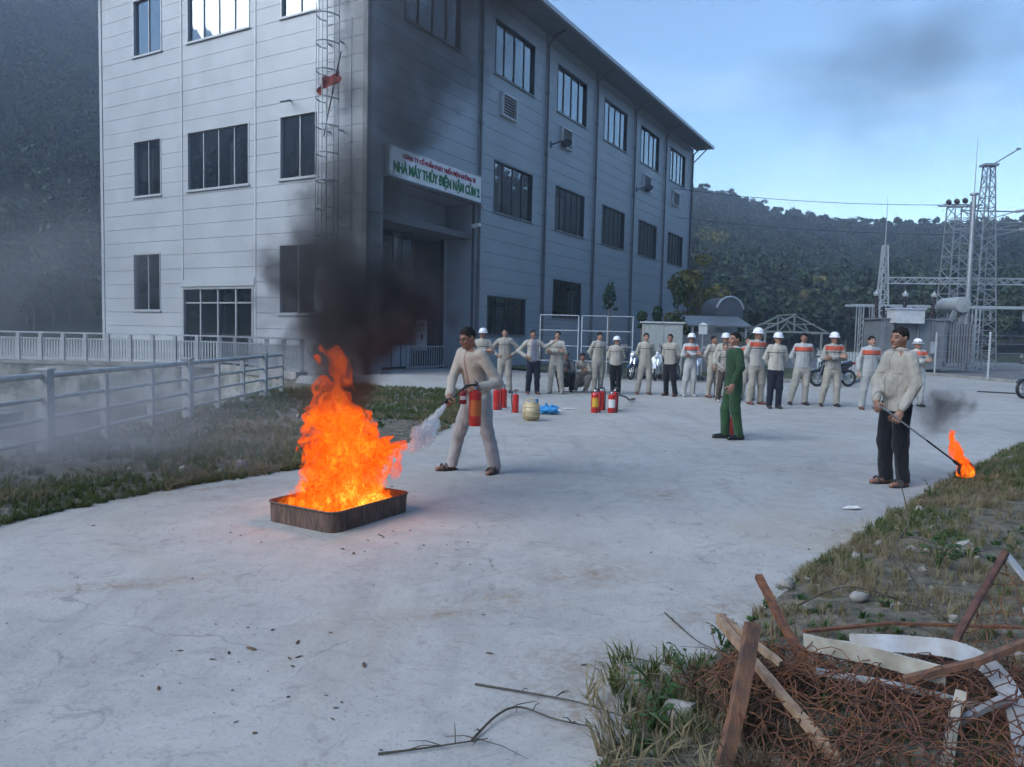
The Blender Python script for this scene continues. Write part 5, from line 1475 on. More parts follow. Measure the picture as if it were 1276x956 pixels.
    me.materials.append(SKINS[skin]); me.materials.append(M_eye); me.materials.append(M_lip)
    mi = np.concatenate(Ms)
    if len(mi) == len(me.polygons): me.polygons.foreach_set('material_index', mi.astype(np.int32))
    link('body', me, e)
    # --- trousers
    pr = [(pel[0], pel[1], .148 * b, .155 * b, (ndir if crouch else (0, 1, 0), 1.32))]
    for i in (0, 1): pr += [(hip[i] + np.array((0, 0, -.02)), kn[i], .102 * b, .080), (kn[i], ank[i] + np.array((0, 0, -.02)), .078, .069)]
    lo, hi = bounds(pr); lo[2] = max(lo[2], .02)
    cuts = [((0, 0, .045 + min(heel_lift)), (0, 0, -1))]
    V, F = surface_nets(field(pr, .035, .011, seed, cuts), lo, hi, res)
    link('trousers', np_mesh('trousers', V, F, bottom, True), e)
    # --- jacket
    pr = [(tor[0], tor[1], .178 * b, .158 * b, sqn), (tor[1], tor[2], .152 * b, .160 * b, sqn), (sh[0] * .85 + sh[1] * .15, sh[1] * .85 + sh[0] * .15, .062, .062), (nk0 + np.array((0, .012, .0)), nk0 + unit(hc - nk0) * .04 + np.array((0, .012, 0)), .07, .060)]
    if belly: pr.append((U((0, -.06, 1.0)), U((0, -.07, 1.12)), .135 * belly, .13 * belly))
    for i in (0, 1):
        w = A[i][0] + (A[i][1] - A[i][0]) * .88
        pr += [(sh[i], A[i][0], .067, .057), (A[i][0], w, .057, .045)]
    lo, hi = bounds(pr)
    up = unit(tor[2] - tor[0])
    cuts = [(tor[0] - up * .01, -up)] if not crouch else [((0, 0, .17), (0, 0, -1))]
    # sleeves that hang lower than the hem must stay: keep anything well away from the trunk
    fo = .0125 if res > .015 else .0115
    base = field(pr, .03, fo, seed + 7)
    trunk = field(pr[:3] + pr[4:5] if belly else pr[:3], .03, .0085, seed + 7)
    arm = field(pr[-4:], .02, .006, seed + 9)
    def jf(p):
        d = base(p)
        if cuts:
            c_ = (p - np.asarray(cuts[0][0])) @ np.asarray(cuts[0][1])
            d = np.maximum(d, np.minimum(c_, arm(p)))
        return d
    V, F = surface_nets(jf, lo, hi, res)
    link('jacket', np_mesh('jacket', V, F, top, True), e)
    if hem is not None:
        pr = [(tor[0] - up * .055, tor[0] + up * .03, .158 * b, .158 * b, sqn)]
        V, F = surface_nets(field(pr, .02, .004, seed, [(tor[0] - up * .06, -up), (tor[0] + up * .02, up)]), *bounds(pr), res)
        link('shirt_hem', np_mesh('shirt_hem', V, F, hem, True), e)
    if collar is not None:
        mb = MB(); cpt = []
        for t in np.linspace(-2.3, 2.3, 13): cpt.append(nk0 + np.array((.066 * math.sin(t), -.066 * math.cos(t) + .01, .05 + .012 * math.cos(t))))
        mb.tube(cpt, .02, 6); link('collar', mb.mesh('collar', R(50)), e, collar)
        for s_ in (-1, 1) if 'white' in collar.name else ():
            mb = MB(); mb.obox(nk0 + np.array((s_ * .065, -.055, .035)), .035, .01, .05, rotm(.3, 0, s_ * .5)); mb.build('collar_tab', pmat('red_tab', (.5, .03, .03), .6), e)
    if badge: 
        mb = MB(); mb.obox(U(badge[0]), *badge[1]); mb.build('badge', badge[2], e)
    # --- shoes
    for i in (0, 1):
        td = toe[i] if toe else (-.12 + .24 * i, -1)
        tdir = unit((td[0], td[1], 0)); base_ = ank[i] + np.array((0, 0, -ank[i][2] + heel_lift[i]))
        hl = base_ - tdir * .055 + np.array((0, 0, .035)); to_ = base_ + tdir * .165 + np.array((0, 0, .028))
        side_ = np.cross(tdir, (0, 0, 1))
        if sandals:
            mb = MB(); pl = []
            for t in np.linspace(0, 2 * math.pi, 18, endpoint=False):
                l_ = math.cos(t); w_ = math.sin(t)
                q_ = base_ + tdir * (.055 + .135 * l_) + side_ * (.046 * w_ * (1.1 + .25 * l_)); pl.append((q_[0], q_[1]))
            mb.prism(pl, base_[2] + .001, base_[2] + .022)
            for c_ in (.06, .115):
                arc = [base_ + tdir * c_ + side_ * (.052 * math.sin(t)) + np.array((0, 0, .018 + .062 * math.cos(t))) for t in np.linspace(-1.5, 1.5, 9)]
                mb.tube(arc, .011, 6)
            mb.build('sandal', M_shoe['dark'], e, R(40))
            continue
        pr = [(hl, to_, .041, .036), (hl + np.array((0, 0, .02)), base_ + np.array((0, 0, .075)), .038, .040), (base_ + np.array((0, 0, .06)), to_ + np.array((0, 0, .005)), .036, .030)]
        V, F = surface_nets(field(pr, .02, 0, 0, [((0, 0, base_[2] + .0), (0, 0, -1))]), *bounds(pr), .012 if res > .015 else .009)
        link('shoe', np_mesh('shoe', V, F, M_shoe[shoes], True), e)
    # --- hair or helmet
    if not helmet:
        V, F = hair_mesh(hair); link('hair', np_mesh('hair', xform(V, HM, hc), F, hairm or M_hair, True), e)
    else:
        V, F = hair_mesh('short'); link('hair', np_mesh('hair', xform(V * np.array((.97, .97, .93)), HM, hc), F, M_hair, True), e)
        HMm = Matrix(HM.tolist())
        def place(mb_): mb_.v = [tuple(HMm @ Vector((p[0], p[1] * 1.14 + .012, p[2])) + Vector(hc)) for p in mb_.v]; return mb_
        mb = MB(); mb.lathe([(.108, .035), (.112, .05), (.111, .085), (.098, .125), (.07, .152), (.035, .165), (0, .168)], 24)
        hs = place(mb).build('helmet', M_helmet, e, R(60))
        mb = MB(); mb.lathe([(.106, .046), (.112, .048), (.135, .036), (.136, .030), (.106, .036)], 24); mb.v = [(p[0], p[1] - (.03 if p[1] < -.03 and abs(p[0]) < .1 and math.hypot(p[0], p[1]) > .12 else 0), p[2]) for p in mb.v]
        place(mb).build('brim', M_helmet, hs, R(60))
        mb = MB()
        for xx in (-.03, 0, .03): mb.tube([(xx, .108 * math.sin(t), .06 + .106 * math.cos(t)) for t in np.linspace(-1.05, 1.05, 9)], .006, 5)
        place(mb).build('ridge', M_helmet, hs, R(60))
        if hat_band: mb = MB(); mb.lathe([(.113, .052), (.116, .054), (.115, .074), (.112, .076)], 24); place(mb).build('band', hat_band, hs, R(60))
    if glasses:
        HMm = Matrix(HM.tolist()); mb = MB()
        for s_ in (-1, 1):
            mb.tube([HMm @ Vector((s_ * .033 + .024 * math.cos(t), -.106, .004 + .017 * math.sin(t))) + Vector(hc) for t in np.linspace(0, 6.28, 14, endpoint=False)], .003, 5, closed=True)
            mb.tube([HMm @ Vector(q_) + Vector(hc) for q_ in ((s_ * .057, -.104, .008), (s_ * .08, -.06, .01), (s_ * .084, .01, .012))], .003, 5)
        mb.tube([HMm @ Vector(q_) + Vector(hc) for q_ in ((-.01, -.108, .006), (.01, -.108, .006))], .003, 5)
        mb.build('glasses', M_black, e, R(50))
    return e

GRP = 'onlookers standing in a row behind the officer'
person('man in white helmet peering out behind the man spraying the extinguisher', -.72, 18.0, 0.1, 1.62, 'crossed', T_cream, T_cream_plain, skin=1, helmet=True, seed=1)
person('bareheaded man in cream uniform with hands on hips, leftmost of the bareheaded onlookers', -.20, 19.4, 0.05, 1.66, 'hips', T_cream, T_cream_plain, skin=2, seed=2, bulk=1.06)
person('man in open cream jacket over grey shirt and dark trousers, hand on hip', .53, 19.05, .15, 1.64, 'hips', T_open_grey, T_dark, 'brown', skin=1, seed=3, hair='fringe',
       view_arms=[None, ((.30, .05, 1.22), (.50, -.05, 1.34))])
person('bareheaded man in cream uniform with crossed arms beside the two crouching men', 1.14, 19.45, -.1, 1.62, 'crossed', T_cream, T_cream_plain, 'grey', skin=2, seed=4)
person('crouching man in dark grey jacket and dark trousers', 1.46, 20.15, -.15, 1.66, 'down', T_greyshirt, T_dark, 'dark', skin=0, crouch=True, seed=5)
person('crouching man in pale cream uniform beside the dark-jacketed croucher', 1.86, 20.2, .1, 1.62, 'down', T_cream_plain, T_cream_plain, 'grey', skin=1, crouch=True, seed=6)
person('bareheaded man in cream uniform, hands behind back, standing behind the extinguisher group', 2.27, 19.8, .05, 1.63, 'behind', T_cream, T_cream_plain, 'dark', skin=0, seed=7, hair='fringe')
person('short man in white helmet and cream jacket with dark trousers and blue hem', 2.72, 19.65, -.15, 1.50, 'behind', T_cream, T_black, 'dark', skin=1, helmet=True, hem=T_blue, seed=8, feet=((-.06, 0), (.10, -.02)))
person('bareheaded man in cream uniform standing with feet apart and red-brown shoes', 3.54, 19.85, 0.0, 1.63, 'behind', T_cream, T_cream_plain, 'brown', skin=2, seed=9, feet=((-.2, 0), (.12, 0)))
person('bareheaded man in cream shirt and black trousers half turned away', 4.12, 19.5, -.55, 1.62, 'behind', T_cream, T_black, 'brown', skin=1, seed=10, yaw=.2, hair='fringe')
person('man in white helmet with orange yoke and crossed arms in front of the motorbikes', 4.63, 19.4, .1, 1.62, 'crossed', T_yoke, mat_cloth('pale_grey_cloth', GREYC), 'grey', skin=1, helmet=True, seed=11, feet=((-.16, 0), (.1, 0)))
T_pale = MATS['pale_grey_cloth']
person('bareheaded man in cream uniform half hidden left of the woman', 5.2, 19.3, .1, 1.60, 'behind', T_cream, T_cream_plain, 'brown', skin=1, seed=12)
person('man in white helmet standing directly behind the woman', 5.36, 18.85, 0, 1.64, 'down', T_cream, T_cream_plain, 'dark', skin=0, helmet=True, seed=13)
person('woman in cream jacket and brown trousers with hands clasped in front', 5.10, 17.95, .1, 1.44, 'clasped', T_cream, T_brown, 'grey', skin=2, hair='long', hairm=M_hairb, seed=14, bulk=.92)
person('man mostly hidden between the officer and the tall helmeted man', 5.92, 18.7, -.1, 1.58, 'behind', T_yoke2, T_cream_plain, 'dark', skin=0, seed=15)
person('tall man in white helmet and cream uniform right behind the officer', 5.73, 17.5, .1, 1.76, 'behind', T_yoke2, T_cream_plain, 'brown', skin=1, helmet=True, seed=16)
person('man in white helmet, cream jacket and dark blue trousers', 5.86, 16.6, .0, 1.66, 'behind', T_cream, T_dark, 'dark', skin=2, helmet=True, hem=T_white, seed=17, feet=((-.1, 0), (.09, -.02)))
person('bareheaded man with orange yoke and hands behind his back', 6.88, 17.7, .1, 1.70, 'behind', T_yoke, T_cream_plain, 'dark', skin=1, seed=18, feet=((-.25, -.02), (.1, 0)))
person('man in white helmet with orange yoke and crossed arms near the ribbed panel', 7.5, 17.45, -.05, 1.70, 'crossed', T_yoke2, T_cream_plain, 'dark', skin=0, helmet=True, seed=19, feet=((-.22, 0), (.12, 0)))
person('bareheaded man with a broad orange chest band, arms at his sides', 8.08, 16.85, 0.05, 1.66, 'down', T_yoke, T_pale, 'brown', skin=2, hair='fringe', seed=20, feet=((-.14, 0), (.2, .02)))
person('man in white helmet with orange yoke half hidden behind the torch bearer', 9.74, 17.9, -.2, 1.60, 'crossed', T_yoke2, T_pale, 'dark', skin=0, helmet=True, hat_band=pmat('dark_band', (.06, .07, .08), .5), seed=21)
# police officer, seen from the side and slightly behind
person('officer in green uniform standing side-on with arms at his sides', 3.36, 11.3, R(-82), 1.62, 'down', T_officer, T_officer, 'black', skin=0, hair='receding', seed=22, res=.0125, bulk=1.03, yaw=.28, jacket_low=.80, collar=pmat('white_collar', (.7, .7, .72), .6),
       feet=((-.09, -.10), (.10, .05)), group='people taking part in the drill', view_arms=[((.06, .24, 1.10), (.02, .25, .85)), ((.03, -.235, 1.10), (-.08, -.26, .86))])
# torch bearer
person('bareheaded stout man in cream jacket and black trousers holding the burning torch', 4.09, 7.9, R(-74), 1.68, 'down', T_torch, T_black, skin=1, seed=23, res=.0105, bulk=.92, belly=.74, collar=T_torch, sandals=True, nod=.06, yaw=.1,
       feet=((-.10, -.02), (.10, .02)), group='people taking part in the drill', view_arms=[((-.16, .12, 1.10), (-.27, -.12, .90)), ((.07, -.235, 1.10), (-.09, -.27, .82))], hands=('fist', 'fist'), palm=((.6, .3, -.4), (-.6, .3, -.4)), jacket_low=.79)
# man with the extinguisher
person('man in cream jacket and glasses aiming the extinguisher hose at the fire', -.37, 8.08, R(-42), 1.60, 'down', T_open_skin, mat_cloth('grey_cream_trouser_cloth', (.32, .315, .31)), skin=1, seed=24, res=.0105, sandals=True, glasses=True,
       lean=.26, nod=.26, yaw=-.12, feet=((-.30, -.14), (.16, .12)), toe=((-.5, -1), (.25, -1)), group='people taking part in the drill', jacket_low=.83,
       view_arms=[((-.27, -.12, 1.02), (-.28, -.35, .86)), ((.22, -.20, 1.0), (.01, -.33, .955))], hands=('fist', 'fist'), palm=((.4, .8, -.3), (-.2, .5, -.8)))
# ================================================================== FIRE AND SMOKE
def vol_nodes(m, step):
    t, N, K = nt(m)
    m.cycles.volume_step_rate = step
    def val(x, inp):
        if isinstance(x, (int, float)): inp.default_value = x
        else: K(x, inp)
    class S: pass
    s = S(); s.N = N; s.K = K
    def mth(op, a, b=None, c=None, clamp=False):
        x = N('ShaderNodeMath'); x.operation = op; x.use_clamp = clamp
        for i, q_ in enumerate((a, b, c)):
            if q_ is not None: val(q_, x.inputs[i])
        return x.outputs[0]
    def noise(vec, sc, det=3, ro=.55, dis=0.0, out='Fac'):
        n = N('ShaderNodeTexNoise'); n.inputs['Scale'].default_value = sc; n.inputs['Detail'].default_value = det; n.inputs['Roughness'].default_value = ro; n.inputs['Distortion'].default_value = dis
        K(vec, n.inputs['Vector']); return n.outputs[out]
    def rng(x, a, b, lo=0.0, hi=1.0, smooth=False):
        r = N('ShaderNodeMapRange'); r.clamp = True
        if smooth: r.interpolation_type = 'SMOOTHSTEP'
        r.inputs['From Min'].default_value = a; r.inputs['From Max'].default_value = b; r.inputs['To Min'].default_value = lo; r.inputs['To Max'].default_value = hi
        K(x, r.inputs['Value']); return r.outputs[0]
    def curve(x, pts, lo, hi):
        """piecewise curve of x over [lo,hi]; values may be any sign"""
        ys = [p[1] for p in pts]; y0, y1 = min(ys), max(ys)
        f = N('ShaderNodeFloatCurve'); cm = f.mapping.curves[0]
        P = [((px - lo) / (hi - lo), (py - y0) / (y1 - y0 + 1e-9)) for px, py in pts]
        cm.points[0].location = P[0]; cm.points[1].location = P[-1]
        for p in P[1:-1]: cm.points.new(*p)
        f.mapping.update()
        K(rng(x, lo, hi), f.inputs['Value'])
        return mth('MULTIPLY_ADD', f.outputs[0], y1 - y0, y0)
    def vec(op, a, b=None, sc=None):
        x = N('ShaderNodeVectorMath'); x.operation = op; K(a, x.inputs[0])
        if b is not None:
            if isinstance(b, tuple): x.inputs[1].default_value = b
            else: K(b, x.inputs[1])
        if sc is not None: x.inputs['Scale'].default_value = sc
        return x.outputs[0]
    tc = N('ShaderNodeTexCoord'); s.P = tc.outputs['Object']
    sp = N('ShaderNodeSeparateXYZ'); K(s.P, sp.inputs[0]); s.X, s.Y, s.Z = sp.outputs
    s.mth, s.noise, s.rng, s.curve, s.vec = mth, noise, rng, curve, vec
    s.out = N('ShaderNodeOutputMaterial')
    return s

# ---- flames are modelled as layered sheets: iso-surfaces of one turbulent field
_PERM = np.random.default_rng(77).permutation(256); _PERM = np.r_[_PERM, _PERM]
_GRAD = np.random.default_rng(78).normal(size=(256, 3)); _GRAD /= np.linalg.norm(_GRAD, axis=1)[:, None]
def perlin(p):
    i = np.floor(p).astype(np.int64); f = (p - i).astype(np.float32); u_ = f * f * f * (f * (f * 6 - 15) + 10)
    i &= 255; out = 0
    for a in (0, 1):
        wa = u_[:, 0] if a else 1 - u_[:, 0]
        for b in (0, 1):
            wb = u_[:, 1] if b else 1 - u_[:, 1]
            for c in (0, 1):
                wc = u_[:, 2] if c else 1 - u_[:, 2]
                g = _GRAD[_PERM[_PERM[_PERM[(i[:, 0] + a) & 255] + ((i[:, 1] + b) & 255)] + ((i[:, 2] + c) & 255)]]
                out = out + wa * wb * wc * (g[:, 0] * (f[:, 0] - a) + g[:, 1] * (f[:, 1] - b) + g[:, 2] * (f[:, 2] - c))
    return out
def fbm(p, oct_):
    o = 0; a = 1.0
    for k in range(oct_): o = o + a * perlin(p * 2 ** k + 17.3 * k); a *= .55
    return o
def flame_field(cxs, Rxs, Rys, ztop, nsc, lobes, wob, rag, seed, tray=False):
    ip_ = lambda z, c: np.interp(z, [q_[0] for q_ in c], [q_[1] for q_ in c])
    def f(p):
        q_ = p * np.array((1, 1, .62)) * 4.6 * nsc + seed
        amp = (wob[0] + (wob[1] - wob[0]) * np.clip(p[:, 2] / (ztop * .7), 0, 1))
        W = np.stack([fbm(q_, 2), fbm(q_ + 31.7, 2), fbm(q_ + 63.1, 2)], 1) * amp[:, None]
        P = p + W; z = P[:, 2]
        r = np.sqrt(((P[:, 0] - ip_(z, cxs)) / ip_(z, Rxs)) ** 2 + (P[:, 1] / ip_(z, Rys)) ** 2)
        body = 1 - r
        for lx, ly, lz, rx, ry, rz_ in lobes:
            body = np.maximum(body, 1 - np.sqrt(((P[:, 0] - lx) / rx) ** 2 + ((P[:, 1] - ly) / ry) ** 2 + ((z - lz) / rz_) ** 2))
        n = fbm(P * np.array((1, 1, .5)) * 8.5 * nsc + seed * 2, 3)
        d = 1.25 * body + rag * n - .75 * np.clip((z - ztop * .45) / (ztop * .55), 0, 1.4) - .06 
        if tray: d = np.where(p[:, 2] < .17, np.minimum(d, 6 * np.minimum(.325 - np.abs(p[:, 0] * .729 - p[:, 1] * .685), .425 - np.abs(p[:, 0] * .685 + p[:, 1] * .729))), d)
        return -np.minimum(d, np.minimum((p[:, 2] - .005) * 8, 9))
    return f
def mat_sheet(name, cols, alpha, nsc, gain, zmix):
    """glowing sheet: threads of brighter gas on orange, with thin and empty places"""
    m = bpy.data.materials.new(name); t, N, K = nt(m)
    o = N('ShaderNodeOutputMaterial'); em = N('ShaderNodeEmission'); tr_ = N('ShaderNodeBsdfTransparent'); mx = N('ShaderNodeMixShader')
    tc = N('ShaderNodeTexCoord')
    def noise(sc, det, dis, stretch):
        mp = N('ShaderNodeMapping'); mp.inputs['Scale'].default_value = stretch; K(tc.outputs['Object'], mp.inputs[0])
        n = N('ShaderNodeTexNoise'); n.inputs['Scale'].default_value = sc * nsc; n.inputs['Detail'].default_value = det; n.inputs['Distortion'].default_value = dis; n.inputs['Roughness'].default_value = .6
        K(mp.outputs[0], n.inputs['Vector']); return n.outputs['Fac']
    def mth(op, a, b=None, c=None, cl=False):
        x = N('ShaderNodeMath'); x.operation = op; x.use_clamp = cl
        for i, q_ in enumerate((a, b, c)):
            if q_ is None: continue
            if isinstance(q_, (int, float)): x.inputs[i].default_value = q_
            else: K(q_, x.inputs[i])
        return x.outputs[0]
    rid = mth('SUBTRACT', 1.0, mth('MULTIPLY', mth('ABSOLUTE', mth('SUBTRACT', noise(11, 2, 1.8, (1, 1, .6)), .5)), 7.0), None, True)
    sp = N('ShaderNodeSeparateXYZ'); K(tc.outputs['Object'], sp.inputs[0])
    low = N('ShaderNodeMapRange'); low.inputs['From Min'].default_value = 0; low.inputs['From Max'].default_value = zmix; low.inputs['To Min'].default_value = .62; low.inputs['To Max'].default_value = .08; K(sp.outputs[2], low.inputs['Value'])
    pt_ = N('ShaderNodeMapRange'); pt_.inputs['From Min'].default_value = .45; pt_.inputs['From Max'].default_value = .62; K(noise(5, 2, .4, (1, 1, .7)), pt_.inputs['Value'])
    hot = mth('ADD', mth('MULTIPLY', rid, .58), mth('MULTIPLY', low.outputs[0], pt_.outputs[0]))
    rp = N('ShaderNodeValToRGB'); K(hot, rp.inputs[0]); el = rp.color_ramp.elements
    el[0].position = 0; el[0].color = (*cols[0], 1); el[1].position = 1; el[1].color = (*cols[-1], 1)
    for k, c in enumerate(cols[1:-1]): x = el.new((k + 1) / (len(cols) - 1)); x.color = (*c, 1)
    K(rp.outputs[0], em.inputs['Color']); em.inputs['Strength'].default_value = gain
    al = N('ShaderNodeMapRange'); al.inputs['From Min'].default_value = .36; al.inputs['From Max'].default_value = .60; al.inputs['To Min'].default_value = alpha[0]; al.inputs['To Max'].default_value = alpha[1]; K(noise(9, 3, .6, (1, 1, .5)), al.inputs['Value'])
    K(al.outputs[0], mx.inputs[0]); K(tr_.outputs[0], mx.inputs[1]); K(em.outputs[0], mx.inputs[2]); K(mx.outputs[0], o.inputs[0])
    m.cycles.emission_sampling = 'NONE'
    return m
def flames(name, label, loc, rz, fld, lo, hi, h, mats, nsc):
    e = empty(name, loc, rz, label=label, cat='fire', group='open flames')
    lo = np.array(lo, float); hi = np.array(hi, float)
    for nm, iso, mt in zip(('outer_flame', 'middle_flame', 'inner_flame'), (0.0, .26, .55), mats):
        V, F = surface_nets(lambda p: _field_cache(fld, p, (name, tuple(lo), h)) + iso, lo, hi, h)
        link(nm, np_mesh(nm, V, F, mt, True), e)
    return e
_ff = {}
def _field_cache(fld, p, key):
    if key not in _ff: _ff[key] = fld(p)
    return _ff[key]

def blob_domain(name, mat, parts, parent=None, seg=18):
    """closed hull made of a lofted tube: parts = [(x,y,z,rx,ry)]"""
    mb = MB(); vs = []; fs = []
    for (x, y, z, rx, ry) in parts:
        for k in range(seg):
            a = 2 * math.pi * k / seg; vs.append((x + rx * math.cos(a), y + ry * math.sin(a), z))
    for i in range(len(parts) - 1):
        for k in range(seg):
            k2 = (k + 1) % seg; fs.append((i * seg + k, i * seg + k2, (i + 1) * seg + k2, (i + 1) * seg + k))
    fs.append(tuple(reversed(range(seg)))); fs.append(tuple(range((len(parts) - 1) * seg, len(parts) * seg)))
    mb.add(vs, fs)
    return mb.build(name, mat, parent)

FX, FY, FRZ = -1.385, 6.05, .222     # tray centre; the fire's own x axis
# ---- steel tray, rounded corners, rolled rim
M_tray = pmat('sooty_rusty_steel', (.055, .036, .03), .75, .2, (.17, .105, .08), 14, 6, stretch=(2.5, 2.5, .5), bump=.3, bscale=30)
tr = empty('fire_tray', (FX, FY, .012), R(-30.5), label='low rectangular rusty steel tray holding the fire', cat='tray')
def rrect(hx, hy, r, n=6):
    P = []
    for cx_, cy_, a0 in ((hx - r, hy - r, 0), (-hx + r, hy - r, 90), (-hx + r, -hy + r, 180), (hx - r, -hy + r, 270)):
        for k in range(n + 1):
            a = R(a0 + 90 * k / n); P.append((cx_ + r * math.cos(a), cy_ + r * math.sin(a)))
    return P
hx, hy = .36, .46
out_, in_ = rrect(hx, hy, .09), rrect(hx - .012, hy - .012, .08)
n = len(out_); mb = MB()
vs = [(x, y, 0) for x, y in out_] + [(x * 1.015, y * 1.012, .155) for x, y in out_] + [(x * 1.015, y * 1.012, .155) for x, y in in_] + [(x, y, .02) for x, y in in_]
fs = []
for l in range(3):
    for k in range(n): fs.append((l * n + k, l * n + (k + 1) % n, (l + 1) * n + (k + 1) % n, (l + 1) * n + k))
fs.append(tuple(reversed(range(n)))); fs.append(tuple(range(3 * n, 4 * n)))
mb.add(vs, fs); mb.build('tray_body', M_tray, tr, R(50))
mb = MB(); mb.tube([(x * 1.02, y * 1.016, .157) for x, y in out_], .008, 6, closed=True); mb.build('rim', M_tray, tr, R(50))
mb = MB(); mb.add([(x, y, .06) for x, y in in_], [tuple(range(n))]); mb.build('burning_fuel', pmat('fuel', (.02, .012, .008), .1), tr)

# ---- the fire itself
FCOL = [(.60, .036, .002), (.98, .095, .004), (1.08, .165, .007), (1.2, .34, .022), (1.5, .95, .12)]
M_fl = [mat_sheet('flame_outer', FCOL[:4], (.0, .55), 1.0, .40, .6), mat_sheet('flame_middle', FCOL, (.18, .80), 1.0, .41, .6), mat_sheet('flame_inner', FCOL[1:], (.5, 1.0), 1.0, .48, .7)]
FFLD = flame_field([(0, 0.0), (.2, .02), (.45, .05), (.75, .03), (1.05, -.02), (1.45, -.06)], [(0, .48), (.10, .42), (.2, .33), (.5, .31), (.8, .31), (1.05, .28), (1.3, .18)],
                   [(0, .38), (.10, .33), (.25, .26), (.6, .25), (1.0, .21), (1.3, .12)], 1.32, 1.0, ((.27, 0, .60, .24, .13, .13), (-.17, 0, .96, .11, .11, .30)), (.05, .17), 1.05, 3.7, True)
fire = flames('fire', 'tall orange flames leaping from the steel tray', (FX, FY, .05), FRZ, FFLD, (-.72, -.52, -.02), (.85, .52, 1.62), .0115, M_fl, 1.0)
fire.scale = (1, 1, .84)
fl_ = bpy.data.lights.new('fire_glow', 'POINT'); fl_.energy = 85; fl_.color = (1.0, .30, .10); fl_.shadow_soft_size = .25
flo = bpy.data.objects.new('fire_glow', fl_); COL.objects.link(flo); flo.location = (0, 0, .5); flo.parent = fire

def mat_smoke(name, cxs, cys, Rs, Ds, z0, z1, step, col, nsc, ero=1.5, aniso=.0, absorb=None):
    m = bpy.data.materials.new(name); s = vol_nodes(m, step); N, K, mth = s.N, s.K, s.mth
    w1 = s.vec('SUBTRACT', s.noise(s.P, 1.6 * nsc, 1, .6, 0, 'Color'), (.5, .5, .5))
    Q = s.vec('ADD', s.P, s.vec('SCALE', w1, sc=.55 / nsc))
    sp = N('ShaderNodeSeparateXYZ'); K(Q, sp.inputs[0]); X, Y, Z = sp.outputs
    Rr = s.curve(Z, Rs, z0, z1)
    dx = mth('DIVIDE', mth('SUBTRACT', X, s.curve(Z, cxs, z0, z1)), Rr)
    dy = mth('DIVIDE', mth('SUBTRACT', Y, s.curve(Z, cys, z0, z1)), Rr)
    r = mth('SQRT', mth('ADD', mth('MULTIPLY', dx, dx), mth('MULTIPLY', dy, dy)))
    nz = s.noise(Q, 3.2 * nsc, 3, .6, 0)
    d = mth('ADD', mth('SUBTRACT', 1.0, r), mth('MULTIPLY', mth('SUBTRACT', nz, .5), ero))
    d = s.rng(d, .0, .75, 0, 1, True)
    d = mth('MULTIPLY', d, s.curve(s.Z, Ds, z0, z1))
    pv = N('ShaderNodeVolumePrincipled'); pv.inputs['Color'].default_value = (*col, 1); pv.inputs['Anisotropy'].default_value = aniso
    K(d, pv.inputs['Density']); K(pv.outputs[0], s.out.inputs['Volume'])
    return m
# ---- dark smoke column over the tray, drifting to the right as it rises
cx_ = [(.85, -.08), (1.4, .10), (1.7, .20), (2.2, .02), (2.7, .02), (3.2, .34), (3.7, .62), (4.5, .80), (6.5, 1.7)]
cy_ = [(.85, 0), (1.4, .05), (2.3, .15), (3.0, .25), (4.5, .5), (6.5, 1.2)]
Rs = [(.85, .26), (1.35, .55), (1.7, .80), (2.2, .60), (2.7, .50), (3.2, .62), (3.7, .80), (4.5, 1.0), (6.5, 1.5)]
Ds = [(.85, .8), (1.1, 4.6), (1.7, 4.9), (2.2, 3.9), (2.7, 3.2), (3.2, 1.9), (3.7, 1.5), (4.5, 1.15), (5.6, .7), (6.5, 0)]
M_smk = mat_smoke('dark_smoke', cx_, cy_, Rs, Ds, .85, 6.5, .2, (.13, .13, .135), 1.0, 2.1)
ip = lambda c, z: float(np.interp(z, [p[0] for p in c], [p[1] for p in c]))
sm = blob_domain('smoke', M_smk, [(ip(cx_, z), ip(cy_, z), z, ip(Rs, z) * 1.3 + .12, ip(Rs, z) * 1.3 + .12) for z in (.85, 1.2, 1.7, 2.2, 2.7, 3.3, 4.0, 4.8, 5.6, 6.5)])
sm.location = (FX, FY, 0); sm.rotation_euler = (0, 0, FRZ)
setp(sm, 'thick black smoke column rising from the tray fire', 'smoke', None, 'stuff')
# ---- thin grey smoke hanging over the left verge
def mat_puff(name, dens, col, nsc, thr, step, rad, soft=.6, power=1.0, stretch=(1, 1, 1)):
    """ellipsoidal puff: object space is the unit ball"""
    m = bpy.data.materials.new(name); s = vol_nodes(m, step); N, K, mth = s.N, s.K, s.mth
    ln = N('ShaderNodeVectorMath'); ln.operation = 'LENGTH'; K(s.P, ln.inputs[0])
    nz = s.noise(s.vec('MULTIPLY', s.P, stretch), nsc, 3, .6, 0)
    d = mth('ADD', mth('SUBTRACT', rad, ln.outputs['Value']), mth('MULTIPLY', mth('SUBTRACT', nz, thr), 1.8))
    d = mth('MULTIPLY', s.rng(d, 0, soft, 0, 1, True), s.rng(ln.outputs['Value'], 1.0, .75, 0, 1, True))
    pv = N('ShaderNodeVolumePrincipled'); pv.inputs['Color'].default_value = (*col, 1)
    K(mth('MULTIPLY', d, dens), pv.inputs['Density']); K(pv.outputs[0], s.out.inputs['Volume'])
    return m
def puff(label, loc, scale, rz, mat):
    mb = MB(); mb.lathe([(math.sin(t), -math.cos(t)) for t in np.linspace(0.02, math.pi - .02, 10)], 18)
    o = mb.build('smoke', mat); o.location = loc; o.scale = scale; o.rotation_euler = (0, 0, rz)
    return setp(o, label, 'smoke', None, 'stuff')
puff('pale smoke haze drifting low over the left verge and railing', (-4.4, 7.7, .5), (3.2, 4.2, 1.3), .1, mat_puff('pale_smoke', .85, (.66, .69, .73), 1.9, .46, .6, .62, 1.2))
